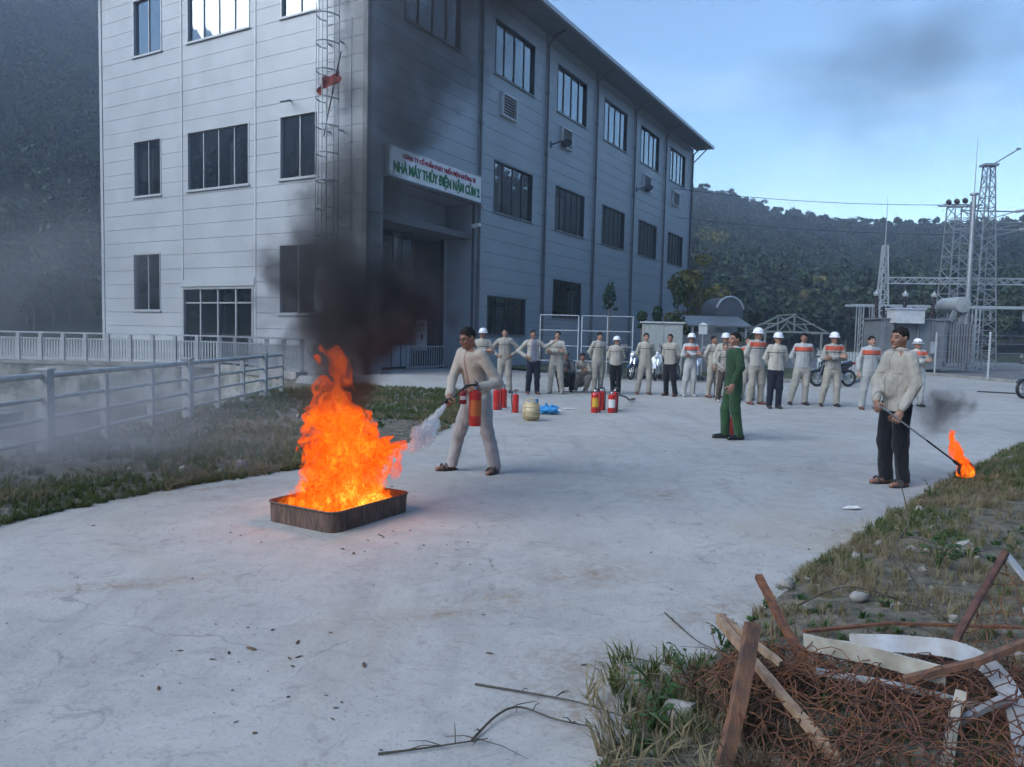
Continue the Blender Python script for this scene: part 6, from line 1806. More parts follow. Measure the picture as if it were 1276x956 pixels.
puff('grey smoke wisp drifting before the gable wall', (-2.05, 7.3, 2.2), (.75, .8, 1.15), 0, mat_puff('wisp_smoke', 1.3, (.30, .30, .32), 2.2, .52, .5, .62))
puff('faint dark smoke cloud spread across the sky at right', (10.4, 20.5, 9.0), (7.5, 3.0, 3.9), -.1, mat_puff('high_smoke', .40, (.24, .25, .27), 2.3, .47, .6, .58, .9, 1.0, (1, 1, .8)))

puff('pale smoke veil hanging before the wooded slope at far left', (-15.5, 24.0, 2.8), (6.5, 4.5, 5.2), 0, mat_puff('veil_smoke', .12, (.66, .70, .74), 2.0, .45, .6, .7, .8))
# ---- torch: ring on a pole, burning
TB = Vector((4.74, 7.72, .24)); TA = Vector((3.74, 7.57, .90))
to = empty('torch', TA, 0, label='long thin metal pole with a burning ring at its end', cat='torch')
dv = TB - TA
mb = MB(); mb.tube([(0, 0, 0), dv * .55], .009, 8); mb.build('pole', M_galv, to, R(40))
mb = MB(); mb.tube([dv * .55, dv * .93], .010, 8); mb.build('sooty_end', M_black, to, R(40))
ax_ = dv.normalized(); pe = ax_.cross(Vector((0, 1, 0))).normalized()
ctr = dv + ax_ * .02
mb = MB(); mb.tube([ctr + (ax_ * math.cos(t) + pe * math.sin(t)) * .075 for t in np.linspace(0, 2 * math.pi, 18, endpoint=False)], .018, 7, closed=True); mb.tube([dv * .88, dv * .96], .02, 7); mb.build('ring', M_black, to, R(40))
M_tfl = [mat_sheet('torch_flame_outer', FCOL[:4], (.1, .8), 2.6, .4, .2), mat_sheet('torch_flame_middle', FCOL, (.3, .9), 2.6, .41, .2), mat_sheet('torch_flame_inner', FCOL[1:], (.6, 1), 2.6, .45, .2)]
TFLD = flame_field([(0, .03), (.10, .02), (.22, -.05), (.40, -.14)], [(0, .07), (.08, .085), (.2, .07), (.32, .10), (.42, .04)], [(0, .06), (.1, .06), (.3, .05), (.42, .03)], .42, 2.6, (), (.02, .05), .6, 9.1)
tf_ = flames('fire', 'small orange flame on the ring of the hand-held torch', (TB.x - .01, TB.y, TB.z - .09), 0, TFLD, (-.32, -.13, -.02), (.2, .13, .52), .0065, M_tfl, 2.6)
tl = bpy.data.lights.new('torch_glow', 'POINT'); tl.energy = 1.2; tl.color = (1, .32, .1); tl.shadow_soft_size = .08
tlo = bpy.data.objects.new('torch_glow', tl); COL.objects.link(tlo); tlo.location = (0, 0, .2); tlo.parent = tf_
puff('small dark smoke puff drifting from the torch flame', (4.60, 7.95, .84), (.48, .36, .46), 0, mat_puff('torch_smoke', 6.0, (.15, .15, .16), 2.3, .50, .4, .62))
# ---- powder jet of the extinguisher: layered puffs of white dust
def mat_powder(name, a0, a1):
    m = bpy.data.materials.new(name); t, N, K = nt(m)
    o = N('ShaderNodeOutputMaterial'); d = N('ShaderNodeBsdfDiffuse'); tl_ = N('ShaderNodeBsdfTranslucent'); tr_ = N('ShaderNodeBsdfTransparent'); m1 = N('ShaderNodeMixShader'); m2 = N('ShaderNodeMixShader')
    d.inputs[0].default_value = (.94, .93, .90, 1); tl_.inputs[0].default_value = (.94, .93, .90, 1); m1.inputs[0].default_value = .45
    tc = N('ShaderNodeTexCoord'); mp = N('ShaderNodeMapping'); mp.inputs['Scale'].default_value = (1, 1, .35); K(tc.outputs['Object'], mp.inputs[0])
    n = N('ShaderNodeTexNoise'); n.inputs['Scale'].default_value = 11; n.inputs['Detail'].default_value = 2; K(mp.outputs[0], n.inputs['Vector'])
    mr = N('ShaderNodeMapRange'); mr.inputs['From Min'].default_value = .35; mr.inputs['From Max'].default_value = .65; mr.inputs['To Min'].default_value = a0; mr.inputs['To Max'].default_value = a1; K(n.outputs['Fac'], mr.inputs['Value'])
    K(d.outputs[0], m1.inputs[1]); K(tl_.outputs[0], m1.inputs[2]); K(mr.outputs[0], m2.inputs[0]); K(tr_.outputs[0], m2.inputs[1]); K(m1.outputs[0], m2.inputs[2]); K(m2.outputs[0], o.inputs[0])
    return m
NZ = Vector((-.675, 7.52, .80)); JT = Vector((-.83, 6.33, .54))
jet = empty('powder_spray', NZ, 0, label='white powder jet blowing from the extinguisher hose onto the flames', cat='spray')
jet.rotation_euler = (JT - NZ).to_track_quat('Z', 'Y').to_euler()
def jet_f(p):
    w = np.stack([fbm(p * np.array((7, 7, 4)) + 5.1, 2), fbm(p * np.array((7, 7, 4)) + 47.2, 2), 0 * p[:, 0]], 1) * (.02 + .07 * np.clip(p[:, 2], 0, 1.2))[:, None]
    q_ = p + w; r_ = .016 + .105 * np.clip(p[:, 2] / 1.1, 0, 1.2)
    d = 1 - np.hypot(q_[:, 0], q_[:, 1]) / r_ + .32 * fbm(q_ * np.array((11, 11, 4)), 2) - 3.0 * np.clip(p[:, 2] - .98, 0, 1)
    return -np.minimum(d, p[:, 2] * 20)
for nm, iso, a0, a1 in (('outer_dust', 0.0, .12, .38), ('middle_dust', .22, .35, .65), ('inner_dust', .45, .7, .95)):
    V, F = surface_nets(lambda p: _field_cache(jet_f, p, 'jet') + iso, (-.24, -.24, -.02), (.24, .24, 1.35), .011)
    link(nm, np_mesh(nm, V, F, mat_powder(nm, a0, a1), True), jet)
# ================================================================== FIRE EXTINGUISHERS AND OTHER SMALL THINGS
M_lab_y = pmat('yellow_label', (.62, .36, .03), .6); M_lab_w = pmat('white_label', (.68, .68, .66), .6); M_lab_o = pmat('orange_label', (.50, .13, .03), .6)
def extinguisher(label, loc, rz, h=.5, r=.072, lab=None, group='red fire extinguishers', hose=True, tilt=None, horn=None):
    e = empty('fire_extinguisher', loc, rz, label=label, cat='fire extinguisher', group=group)
    if tilt: e.rotation_euler = tilt
    b = h * .80
    mb = MB(); mb.lathe([(r * .9, 0), (r, .012), (r, b - r * .7), (r * .93, b - r * .35), (r * .6, b - .01), (r * .3, b)], 22); mb.lathe([(r * .92, -.0), (r * .92, .01)], 22); mb.build('cylinder', M_red, e, R(45))
    mb = MB(); mb.lathe([(r * .3, b), (r * .32, b + .02), (r * .24, b + .03), (r * .24, b + .055)], 12); mb.obox((0, 0, b + .06), .035, .06, .03); vb = mb.build('valve', M_chrome, e, R(45))
    mb = MB(); mb.obox((.0, -.055, b + .075), .018, .13, .008, rotm(.12, 0, 0)); mb.build('lever', M_black, vb)
    mb = MB(); mb.obox((.0, -.05, b + .045), .02, .11, .008, rotm(-.15, 0, 0)); mb.build('carry_handle', M_black, vb)
    mb = MB(); mb.lathe([(0, 0), (.014, .002), (.014, .012), (0, .014)], 10, rotm(0, R(90), 0), (.02, 0, b + .05)); mb.build('gauge', M_lab_w, vb, R(45))
    if lab is not None:
        n_ = 9; vs = []
        for k in range(n_):
            a = R(-90 - 62 + 124 * k / (n_ - 1))
            for z in (b * .28, b * .72): vs.append(((r + .0012) * math.cos(a), (r + .0012) * math.sin(a), z))
        mb = MB(); mb.add(vs, [(2 * k, 2 * k + 2, 2 * k + 3, 2 * k + 1) for k in range(n_ - 1)]); mb.build('label', lab, e, R(60))
    if hose:
        mb = MB(); mb.tube([(.02, .02, b + .06), (r * 1.1, .02, b + .05), (r * 1.55, .0, b - .06), (r * 1.45, 0, b * .5), (r * 1.3, -.01, b * .22)], .011, 8); hs = mb.build('hose', M_black, e, R(45))
        mb = MB(); mb.lathe([(.012, 0), (.013, .05), (.022, .09)], 10, rotm(R(180), 0, 0), (r * 1.3, -.01, b * .24)); mb.build('nozzle', M_black, hs, R(45))
    return e
extinguisher('red extinguisher standing right behind the legs of the man spraying', (-.30, 14.9, .012), .4, .52)
extinguisher('second red extinguisher beside the one behind the spraying man', (-.17, 15.4, .012), 1.2, .50)
extinguisher('lone red extinguisher with a black hose left of the jerrycan', (.08, 14.46, .012), 2.6, .46, .06)
extinguisher('red extinguisher with a yellow label at the left of its group', (1.66, 14.8, .012), .2, .52, .078, M_lab_y)
extinguisher('red extinguisher half hidden behind the yellow-labelled one', (1.84, 15.3, .012), .5, .50)
extinguisher('red extinguisher with a white label at the right front of its group', (2.0, 14.85, .012), -.1, .47, .075, M_lab_w)
extinguisher('red extinguisher at the back right of its group', (2.12, 15.25, .012), .9, .50)
# the one in use: carried by its handle
he = extinguisher('red extinguisher with an orange label carried by the spraying man', (-.375, 7.70, .575), .25, .47, .064, M_lab_o, hose=False)
mb = MB(); c_, s_ = math.cos(-.25), math.sin(-.25)
def loc_(p): d_ = Vector(p) - Vector((-.375, 7.70, .575)); return (d_.x * c_ - d_.y * s_, d_.x * s_ + d_.y * c_, d_.z)
mb.tube([loc_(p) for p in ((-.38, 7.70, 1.0), (-.44, 7.62, 1.0), (-.52, 7.60, .95), (-.60, 7.66, .87), (-.66, 7.64, .845), (-.69, 7.58, .81))], .012, 8); hz = mb.build('hose', M_black, he, R(45))
mb = MB(); mb.tube([loc_((-.66, 7.66, .83)), loc_((-.70, 7.56, .80))], [.014, .02], 10); mb.build('nozzle', M_black, hz, R(45))
can = empty('fire_extinguisher', (-.505, 7.70, .80), .3, label='small dark red canister with a white label hanging beside the carried extinguisher', cat='fire extinguisher', group='red fire extinguishers')
mb = MB(); mb.lathe([(.034, 0), (.038, .008), (.038, .11), (.03, .13), (.012, .14), (.012, .165)], 18); mb.build('cylinder', pmat('dark_red_enamel', (.24, .015, .02), .35), can, R(45))
vs = []
for k in range(8):
    a = R(-150 + 120 * k / 7)
    for z in (.045, .085): vs.append((.0392 * math.cos(a), .0392 * math.sin(a), z))
mb = MB(); mb.add(vs, [(2 * k, 2 * k + 2, 2 * k + 3, 2 * k + 1) for k in range(7)]); mb.build('label', M_lab_w, can, R(60))
mb = MB(); mb.tube([(0, 0, .16), (.02, 0, .19), (.05, 0, .2)], .007, 6); mb.build('strap', M_black, can, R(45))
# dark hose and nozzle lying behind the group
mb = MB(); mb.tube([(2.15, 15.3, .35), (2.5, 16.3, .22), (2.75, 17.4, .06), (3.02, 18.3, .03)], .018, 7); setp(mb.build('hose', M_black, None, R(45)), 'black hose trailing from the extinguisher group towards the onlookers', 'hose')
# jerrycan
jc = empty('jerrycan', (.35, 13.15, .012), .12, label='cream plastic jerrycan standing on the concrete behind the spraying man', cat='jerrycan')
M_can = pmat('cream_plastic', (.52, .43, .26), .45, 0, (.44, .36, .21), 6)
bm = bmesh.new(); bmesh.ops.create_cube(bm, size=1)
for v_ in bm.verts: v_.co = Vector((v_.co.x * .29, v_.co.y * .22, v_.co.z * .33 + .165))
bmesh.ops.bevel(bm, geom=bm.edges[:], offset=.035, segments=4, affect='EDGES')
me = bpy.data.meshes.new('tank'); bm.to_mesh(me); bm.free(); shade(me); link('tank', me, jc, M_can)
mb = MB(); mb.tube([(-.09, 0, .32), (-.085, 0, .375), (-.02, 0, .385), (.04, 0, .38), (.05, 0, .32)], .014, 8); mb.build('handle', M_can, jc, R(45))
mb = MB(); mb.lathe([(.028, .32), (.028, .36), (.03, .362), (.03, .39), (0, .392)], 14, None, (.10, 0, 0)); mb.build('cap', pmat('blue_cap', (.05, .22, .42), .4), jc, R(45))
for z in (.09, .17, .25):
    mb = MB(); mb.tube([(x, y, z) for x, y in rrect(.1455, .1105, .036, 4)], .005, 5, closed=True); mb.build('rib', M_can, jc, R(60))
# blue plastic bag
def crumple(name, label, cat, loc, size, mat, seed, h=.12, z=.012):
    r_ = np.random.default_rng(seed); n_, m_ = 14, 10; vs = []
    for i in range(n_):
        for j in range(m_):
            u_, v_ = 2 * math.pi * i / n_, math.pi * (j + .5) / m_
            k_ = 1 + .35 * math.sin(3 * u_ + seed) * math.sin(2 * v_) + .22 * r_.normal()
            vs.append((size[0] * k_ * math.sin(v_) * math.cos(u_), size[1] * k_ * math.sin(v_) * math.sin(u_), max(.001, h * (1 - math.cos(v_)) * .5 * (1 + .25 * r_.normal()))))
    mb = MB(); mb.add(vs, [(i * m_ + j, ((i + 1) % n_) * m_ + j, ((i + 1) % n_) * m_ + j + 1, i * m_ + j + 1) for i in range(n_) for j in range(m_ - 1)])
    o = mb.build(name, mat); o.location = (loc[0], loc[1], z); return setp(o, label, cat)
crumple('plastic_bag', 'crumpled bright blue plastic bag behind the jerrycan', 'bag', (.70, 14.3), (.2, .15), pmat('blue_plastic', (.05, .30, .62), .4), 3, .16)
crumple('paper_scrap', 'white scrap of paper lying right of the blue bag', 'litter', (.92, 14.9), (.12, .05), M_lab_w, 4, .02)
crumple('paper_scrap', 'second white scrap of paper farther from the blue bag', 'litter', (1.22, 15.4), (.13, .05), M_lab_w, 5, .02)
crumple('paper_scrap', 'white scrap of paper at the verge near the torch bearer', 'litter', (3.13, 6.71), (.07, .035), M_lab_w, 6, .025)
# red bucket behind the officer
bk = empty('bucket', (3.47, 11.75, .012), .3, label='red bucket standing behind the legs of the officer', cat='bucket')
mb = MB(); mb.lathe([(.085, 0), (.09, .005), (.13, .27), (.136, .275), (.136, .285), (.126, .285), (.085, .012), (0, .01)], 22); mb.build('pail', pmat('red_plastic', (.55, .05, .03), .4), bk, R(45))
mb = MB(); mb.tube([(.13 * math.cos(t), -.02 - .02 * math.sin(t), .27 + .12 * math.sin(t)) for t in np.linspace(0, math.pi, 12)], .004, 5); mb.build('handle', M_galv, bk, R(45))

# ================================================================== SCRAP PILE ON THE RIGHT VERGE
M_rustwood = pmat('rust_stained_timber', (.075, .048, .038), .85, 0, (.20, .095, .05), 9, 6, stretch=(3, 3, .6), bump=.5, bscale=50, bdist=.006)
M_oldwood = pmat('weathered_timber', (.20, .12, .075), .85, 0, (.34, .24, .16), 8, 6, stretch=(3, 3, .5), bump=.5, bscale=60, bdist=.005)
M_palestrip = pmat('dirty_galvanised_strip', (.42, .40, .34), .65, .1, (.24, .215, .17), 7, 6, bump=.25, bscale=30, bdist=.01)
M_bluestrip = pmat('weathered_zinc', (.36, .385, .42), .6, .15, (.24, .22, .19), 6, 6, bump=.2, bscale=30)
def plank(name, label, pts, w, h, mat, up=(0, 0, 1), cat='scrap', jag=0.0, seed=0):
    """board or bar swept along points, slightly uneven"""
    r_ = np.random.default_rng(seed); P = [Vector(p) for p in pts]; Q = []
    for a, b in zip(P[:-1], P[1:]):
        for k in range(6): Q.append(a.lerp(b, k / 6))
    Q.append(P[-1]); vs = []
    for i, p in enumerate(Q):
        t = (Q[min(i + 1, len(Q) - 1)] - Q[max(i - 1, 0)]).normalized(); u_ = Vector(up)
        sx = t.cross(u_).normalized(); uy = sx.cross(t)
        for a, b in ((-1, -1), (1, -1), (1, 1), (-1, 1)):
            vs.append(p + sx * (a * w / 2 * (1 + jag * r_.normal())) + uy * (b * h / 2 * (1 + jag * r_.normal())) + t * (jag * .03 * r_.normal()))
    n_ = len(Q); fs = [(i * 4 + k, i * 4 + (k + 1) % 4, (i + 1) * 4 + (k + 1) % 4, (i + 1) * 4 + k) for i in range(n_ - 1) for k in range(4)] + [(3, 2, 1, 0), tuple(range(4 * n_ - 4, 4 * n_))]
    mb = MB(); mb.add(vs, fs); return setp(mb.build(name, mat), label, cat, 'scrap heaped on the right verge')
plank('timber', 'dark rust-stained timber standing upright at the left of the scrap pile', [(.70, 2.38, -.03), (.80, 2.49, .25), (.885, 2.62, .515)], .050, .034, M_rustwood, (0, 1, 0), 'timber', .08, 1)
plank('steel_angle', 'rusty steel angle leaning up behind the scrap netting', [(1.15, 3.36, .45), (1.18, 3.15, .33), (1.24, 2.85, .16)], .034, .022, M_rust, cat='steel bar', jag=.06, seed=2)
plank('timber', 'long split wooden pole lying diagonally across the rusty netting', [(.865, 2.97, .385), (.97, 2.66, .285), (1.09, 2.26, .17)], .030, .027, M_oldwood, cat='timber', jag=.1, seed=3)
plank('timber', 'short broken wooden pole crossing the upright timber', [(.875, 3.02, .39), (.95, 2.9, .355), (1.04, 2.75, .31)], .023, .022, M_oldwood, cat='timber', jag=.1, seed=4)
plank('metal_strip', 'straight pale metal strip with dents lying across the scrap', [(1.235, 3.02, .285), (1.42, 2.83, .315), (1.60, 2.64, .325)], .010, .066, M_palestrip, cat='metal strip', jag=.05, seed=5)
sp_ = [(1.44, 3.05, .275), (1.55, 2.99, .30), (1.66, 2.94, .315), (1.76, 2.85, .335), (1.80, 2.70, .335), (1.77, 2.52, .295), (1.70, 2.36, .24), (1.60, 2.18, .17)]
tw_ = [.5, .3, .35, .6, .95, 1.2, 1.3, 1.35]; vs = []; Q = [Vector(p) for p in sp_]
for i in range(len(Q)):
    pass
def catmull(P, n):
    out = []
    for i in range(len(P) - 1):
        p0, p1, p2, p3 = P[max(i - 1, 0)], P[i], P[i + 1], P[min(i + 2, len(P) - 1)]
        for k in range(n):
            t = k / n; out.append(.5 * ((2 * p1) + (p2 - p0) * t + (2 * p0 - 5 * p1 + 4 * p2 - p3) * t * t + (3 * p1 - p0 - 3 * p2 + p3) * t ** 3))
    return out + [P[-1]]
Qc = catmull(Q, 6); twc = np.interp(np.linspace(0, 1, len(Qc)), np.linspace(0, 1, len(tw_)), tw_)
for i, p in enumerate(Qc):
    t = (Qc[min(i + 1, len(Qc) - 1)] - Qc[max(i - 1, 0)]).normalized(); sx = t.cross(Vector((0, 0, 1))).normalized(); uy = sx.cross(t)
    wv_ = t.cross(Vector((.52, .78, -.36))).normalized(); nv_ = t.cross(wv_)
    for s_, d_ in ((-1, -1), (1, -1), (1, 1), (-1, 1)): vs.append(p + wv_ * (s_ * .034) + nv_ * (d_ * .002))
mb = MB(); n_ = len(Qc); mb.add(vs, [(i * 4 + k, i * 4 + (k + 1) % 4, (i + 1) * 4 + (k + 1) % 4, (i + 1) * 4 + k) for i in range(n_ - 1) for k in range(4)] + [(3, 2, 1, 0), tuple(range(4 * n_ - 4, 4 * n_))])
setp(mb.build('metal_strip', M_bluestrip, None, R(50)), 'long zinc strip curling over the scrap and down at the right edge', 'metal strip', 'scrap heaped on the right verge')
plank('steel_bar', 'reddish flat steel bar lying on the ground behind the scrap', [(1.40, 3.42, .17), (1.85, 3.52, .18), (2.4, 3.4, .22)], .022, .012, M_rust, cat='steel bar', jag=.05, seed=6)
plank('steel_bar', 'thick rusty bar crossing the pile at the right edge', [(1.95, 2.62, .50), (1.70, 2.62, .39), (1.46, 2.66, .30)], .026, .022, M_rustwood, cat='steel bar', jag=.05, seed=7)
plank('angle_iron', 'pale angle iron standing in the lower right of the scrap', [(1.575, 2.5, .335), (1.50, 2.42, .25), (1.40, 2.28, .12)], .036, .016, M_palestrip, cat='steel bar', jag=.03, seed=8)
plank('angle_iron', 'thin pale rod slanting up from the angle iron', [(1.50, 2.45, .235), (1.74, 2.5, .325)], .022, .02, M_bluestrip, cat='steel bar', jag=.03, seed=9)
plank('angle_iron', 'pale metal rod half buried under the rusty netting', [(1.22, 2.86, .235), (1.45, 2.7, .26), (1.72, 2.55, .25)], .02, .02, M_bluestrip, cat='steel bar', jag=.03, seed=10)
# bent gate frame with chain link
gf_ = empty('bent_gate_frame', (1.78, 2.95, .1), 0, label='bent rusty gate frame with torn chain link at the right edge', cat='gate frame', group='scrap heaped on the right verge')
o0 = Vector((1.78, 2.95, .1))
fp = [Vector(p) - o0 for p in ((1.76, 2.92, .16), (1.82, 2.96, .31), (2.03, 3.13, .47), (2.235, 3.3, .60))]
mb = MB(); mb.tube(catmull(fp, 4), .017, 8); mb.build('frame_bar', pmat('dark_rust', (.06, .03, .025), .8, .1, (.13, .06, .04), 25), gf_, R(45))
mb = MB(); mb.bar(Vector((2.235, 3.3, .60)) - o0, Vector((2.33, 3.08, .38)) - o0, .035, .012); mb.build('cross_bar', M_bluestrip, gf_)
def netting(name, f, nu, nv, du, dv_, r, seed, mat, jit=.012):
    """woven diamond netting: neighbouring zig-zag wires that touch at the knots"""
    r_ = np.random.default_rng(seed); mb = MB()
    J = r_.normal(size=(nu * 2 + 2, nv + 1, 3)) * jit
    for i in range(nu):
        pts = []
        for k in range(nv + 1):
            s_ = 1 if (k + i) % 2 else -1
            ui = i + .5 + .5 * s_
            p = np.array(f(ui * du, k * dv_)) + J[int(ui), k] + np.array((0, 0, .003 * s_))
            pts.append(Vector(p))
        sm_ = []
        for a, b in zip(pts[:-1], pts[1:]):
            sm_ += [a, a.lerp(b, .33) + Vector(r_.normal(size=3) * .003), a.lerp(b, .67) + Vector(r_.normal(size=3) * .003)]
        mb.tube(sm_ + [pts[-1]], r, 4)
    return mb
net = netting('net', lambda u_, v_: (Vector((1.80, 2.95, .30)) - o0).lerp(Vector((2.235, 3.3, .58)) - o0, min(1, u_ / .6)) + Vector((.10 * v_ / .3, -.18 * v_ / .3, -.42 * v_ * (.3 + u_ / .6)))
              , 12, 9, .05, .05, .0022, 5, M_rust)
setp(net.build('chain_link', M_rust, gf_), kind='stuff')
def hf(x, y, s=0):
    v = np.array([[x, y]])
    return .17 + .10 * math.exp(-((x - 1.35) / .55) ** 2 - ((y - 2.6) / .45) ** 2) + .045 * float(vnoise(v, 31 + s, 5)[0]) + .02 * float(vnoise(v, 32 + s, 13)[0])
n1 = netting('net', lambda u_, v_: (.84 + u_ + .10 * math.sin(5 * v_), 1.72 + v_ * 1.0 + .05 * math.sin(9 * u_), hf(.84 + u_, 1.72 + v_) + .03), 32, 30, .048, .046, .0026, 11, M_rust, .014)
setp(n1.build('chain_link_netting', M_rust), 'crumpled rusty chain link netting heaped over the scrap', 'netting', 'scrap heaped on the right verge')
n2 = netting('net', lambda u_, v_: (.95 + u_ * .9 + .35 * v_, 2.0 + v_ * .85 - .2 * u_, hf(1 + u_, 2.1 + v_, 5) + .075 + .03 * math.sin(7 * u_ + 4 * v_)), 26, 25, .05, .05, .0026, 12, pmat('red_rust', (.125, .048, .03), .85, .1, (.06, .03, .024), 30), .02)
setp(n2.build('chain_link_netting', MATS['red_rust']), 'second layer of reddish rusty netting folded on top of the pile', 'netting', 'scrap heaped on the right verge')
r_ = np.random.default_rng(9); mb = MB()
for k in range(260):
    c0 = Vector((r_.uniform(.85, 1.9), r_.uniform(2.0, 3.0), 0)); c0.z = hf(c0.x, c0.y) + r_.uniform(-.02, .07)
    a = r_.uniform(0, 6.28); l_ = r_.uniform(.1, .32); rad = r_.uniform(.03, .12)
    mb.tube([c0 + Vector((math.cos(a) * l_ * t + rad * math.sin(5 * t + k) * .4, math.sin(a) * l_ * t + rad * math.cos(4 * t + k) * .4, rad * math.sin(6 * t + k) * .5)) for t in np.linspace(0, 1, 10)], .0022, 4)
setp(mb.build('tangled_wire', M_rust), 'tangle of thin rusty wire among the netting', 'wire', 'scrap heaped on the right verge', 'stuff')
# ---- bare stems and twigs lying on the concrete
M_twig = pmat('dry_twig', (.045, .038, .03), .9, 0, (.09, .075, .055), 20)
def twig(label, pts, r, br, seed):
    r_ = np.random.default_rng(seed); mb = MB(); P = catmull([Vector(p) for p in pts], 5)
    mb.tube(P, [r * (1 - .6 * i / len(P)) for i in range(len(P))], 5)
    for k in range(br):
        p = P[r_.integers(2, len(P) - 1)]; d = Vector((r_.normal(), r_.normal(), abs(r_.normal()) * .2)) * .06
        mb.tube([p, p + d * .6 + Vector((0, 0, .01)), p + d * 1.3], [r * .5, r * .4, r * .2], 4)
    setp(mb.build('twig', M_twig), label, 'twig', 'bare twigs lying on the concrete')
twig('long bare stem reaching from the verge across the concrete', [(-.13, 3.13, .02), (.07, 3.06, .025), (.3, 2.97, .03), (.50, 2.78, .06)], .0055, 3, 1)
twig('forked dark twig below the long bare stem', [(-.12, 2.68, .02), (-.03, 2.84, .035), (.06, 2.90, .04), (.2, 2.83, .03), (.34, 2.78, .03)], .006, 7, 2)
twig('thin stem lying towards the upright timber', [(.87, 4.02, .02), (.95, 3.62, .03), (1.05, 3.33, .08)], .004, 4, 3)
twig('curled twig at the bottom edge of the picture', [(-.45, 2.58, .02), (-.27, 2.62, .025), (-.06, 2.68, .03)], .005, 6, 4)
twig('short twig on the concrete in front of the pile', [(.55, 3.45, .02), (.65, 3.38, .03), (.78, 3.34, .02)], .004, 4, 5)
twig('thin dry branch standing up in the grass at right', [(2.3, 4.0, .12), (2.25, 4.25, .35), (2.5, 4.6, .42), (2.45, 4.7, .75)], .006, 8, 6)
twig('dry branch arching low over the stony verge', [(1.55, 3.9, .12), (1.75, 3.75, .28), (2.0, 3.55, .25), (2.15, 3.4, .22)], .006, 8, 7)
# ---- litter of leaf crumbs and grit on the concrete, stones on the verge
r_ = np.random.default_rng(21)
gp = np.c_[r_.uniform(-3.2, 3.0, 2600), 2.3 + r_.gamma(1.6, 2.0, 2600)]
edge_x = np.interp(gp[:, 1], [2.5, 3.4, 4.35, 5.3, 6.6, 8.3, 10.8], [.28, .9, 1.57, 2.36, 3.5, 5, 7.3])
gp = gp[(gp[:, 0] < edge_x - .05) & (gp[:, 1] < 11) & (gp[:, 0] > -3.4 + .25 * (gp[:, 1] - 6))]
keep = (vnoise(gp, 41, 1.4) + .7 * np.exp(-((edge_x[:0].size and 0) or 0))) > .0
wgt = r_.uniform(size=len(gp)) < (.10 + .60 * (vnoise(gp, 44, 1.8) > .35)); gp = gp[wgt]
def chip(name, seed, mat, sx, sy, sz):
    q_ = np.random.default_rng(seed); bm = bmesh.new(); bmesh.ops.create_icosphere(bm, subdivisions=2 if sx > .02 else 1, radius=1)
    k_ = .10 if sx > .02 else .25; dd = [Vector(q_.normal(size=3)).normalized() for _ in range(5)]
    for v_ in bm.verts:
        n0 = v_.co.copy(); f_ = 1 + k_ * q_.normal() - sum(.30 * max(0, n0.dot(d_) - .6) for d_ in dd)
        v_.co = Vector((n0.x * sx, n0.y * sy, n0.z * sz)) * f_
    me = bpy.data.meshes.new(name); bm.to_mesh(me); bm.free(); me.materials.append(mat); return me
scatter('leaf_litter', np.c_[gp, np.full(len(gp), .016)], r_.gamma(1.5, .32, len(gp)), np.c_[np.zeros((len(gp), 2)), r_.uniform(0, 6.28, len(gp))],
        [chip('crumb_%d' % k, k, M_twig if k % 3 else pmat('brown_leaf', (.12, .07, .04), .9), .010 + .008 * (k % 2), .005, .003) for k in range(4)], label='crumbs of dry leaves and grit strewn over the concrete', cat='litter')
sp = np.vstack([on_bank(RV, 900, r_, .45, -.2, 61), on_bank(LV, 320, r_, 1, 0, 62)])
M_rock = pmat('pale_stone', (.30, .29, .27), .9, 0, (.18, .17, .15), 9, bump=.4)
scatter('stones', sp + np.array((0, 0, .008)), r_.gamma(1.6, .55, len(sp)), r_.uniform(0, 6.28, (len(sp), 3)), [chip('stone_%d' % k, 50 + k, M_rock, .022, .017, .012) for k in range(4)], label='small pale stones scattered in the verge soil', cat='stones')
for k, (x, y, s_, lb) in enumerate(((1.95, 4.05, .052, 'largest grey stone among the dry grass near the scrap'), (2.75, 5.0, .05, 'grey stone on the bare verge soil above the scrap'), (1.62, 4.25, .045, 'small pale stone at the verge edge left of the big stone'), (-3.35, 7.6, .07, 'pale stone in the left verge near the tray'), (-4.6, 8.6, .08, 'pale stone in the left verge below the railing'))):
    o = link('stone', chip('stone', 80 + k, M_rock, s_, s_ * .8, s_ * .7), None); o.location = (x, y, .12 if x > 0 else .06); shade(o.data, R(50)); setp(o, lb, 'stone')
# ---- leafy weeds at the verge corner
def weed(label, x, y, z, n, l_, seed):
    r2 = np.random.default_rng(seed); e = empty('weed', (x, y, z), 0, label=label, cat='weed', group='leafy weeds on the right verge')
    st = MB(); ml = []
    for k in range(n):
        a = r2.uniform(0, 6.28); h = l_ * r2.uniform(.5, 1.2); q_ = Vector((math.cos(a) * h * .6, math.sin(a) * h * .6, h))
        st.tube([(0, 0, -.02), (q_.x * .4, q_.y * .4, h * .6), q_], [.004, .003, .002], 5)
        for t in (.55, .8, 1.0):
            b = a + r2.uniform(-1.4, 1.4); L2 = l_ * r2.uniform(.28, .45); c = Vector((q_.x * t, q_.y * t, h * t)); d = Vector((math.cos(b), math.sin(b), r2.uniform(-.2, .4))).normalized(); sd = d.cross(Vector((0, 0, 1))).normalized() * L2 * .28
            up_ = Vector((0, 0, L2 * .06))
            mb = MB(); mb.add([c, c + d * L2 * .45 - sd + up_, c + d * L2 - up_ * 2, c + d * L2 * .45 + sd + up_, c + d * L2 * .45 - up_], [(0, 4, 1), (1, 4, 2), (2, 4, 3), (3, 4, 0)]); mb.build('leaf', M_leaf_green, e, R(60))
    st.build('stem', M_leaf_green, e)
weed('leafy green weed at the corner where verge meets concrete', .62, 2.92, .05, 6, .14, 1)
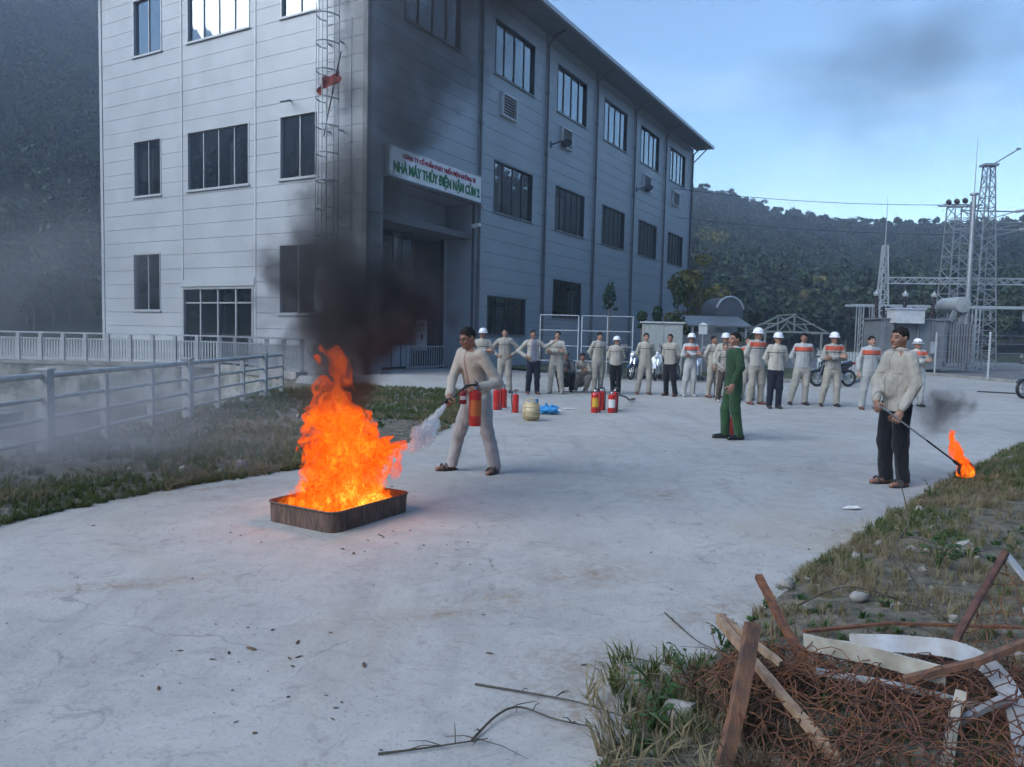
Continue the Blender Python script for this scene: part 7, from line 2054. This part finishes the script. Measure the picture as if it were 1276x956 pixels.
weed('leafy weed just below the corner weed', .55, 2.72, .06, 5, .12, 2)
weed('leafy weed beside the upright timber', .80, 3.12, .07, 5, .13, 3)
weed('low weed at the verge edge behind the leaning steel angle', 1.05, 3.55, .06, 5, .10, 4)
weed('bushy green weed in the middle of the right verge', 2.7, 4.6, .14, 8, .2, 5)
weed('green weed at the verge edge near the feet of the torch bearer', 4.0, 7.0, .06, 7, .14, 6)
M_dead = mat_leaf('dead_brown_stalks', (.045, .03, .02), (.12, .075, .045), .85)
G_dead = [tuft('dead_tuft_%d' % i, 16, .09, .14, .005, 60 + i, M_dead) for i in range(3)]
scatter('dead_stalks', np.c_[r_.uniform(.75, 2.2, 420), r_.uniform(1.75, 3.1, 420), np.full(420, .13)], r_.uniform(.7, 1.6, 420), np.c_[r_.uniform(-.7, .7, (420, 2)), r_.uniform(0, 6.28, 420)], G_dead, label='matted dead brown stalks under the scrap netting', cat='straw')
# long straw near the timber
scatter('straw', np.c_[r_.uniform(.35, .95, 70), r_.uniform(2.2, 3.1, 70), np.full(70, .05)], r_.uniform(.8, 1.7, 70), np.c_[r_.uniform(-.5, .5, (70, 2)), r_.uniform(0, 6.28, 70)], G_dry, label='long pale straw lying around the foot of the scrap', cat='straw')
scatter('dark_weeds', np.c_[r_.uniform(.45, .95, 60), r_.uniform(2.5, 3.35, 60), np.full(60, .05)], r_.uniform(.7, 1.4, 60), np.c_[r_.uniform(-.3, .3, (60, 2)), r_.uniform(0, 6.28, 60)], G_green, label='dark green grass along the verge edge beside the scrap', cat='grass')

# ================================================================== HAZE
m_hz = bpy.data.materials.new('valley_haze'); t_, N_, K_ = nt(m_hz)
o_ = N_('ShaderNodeOutputMaterial'); pv = N_('ShaderNodeVolumePrincipled'); pv.inputs['Color'].default_value = (.66, .80, 1.0, 1); pv.inputs['Density'].default_value = HAZE; pv.inputs['Anisotropy'].default_value = .15
K_(pv.outputs[0], o_.inputs['Volume'])
mb = MB(); mb.box(-305, 305, -305, 305, -3.0, 128); setp(mb.build('haze', m_hz), 'thin bluish haze filling the valley', 'haze', None, 'stuff')
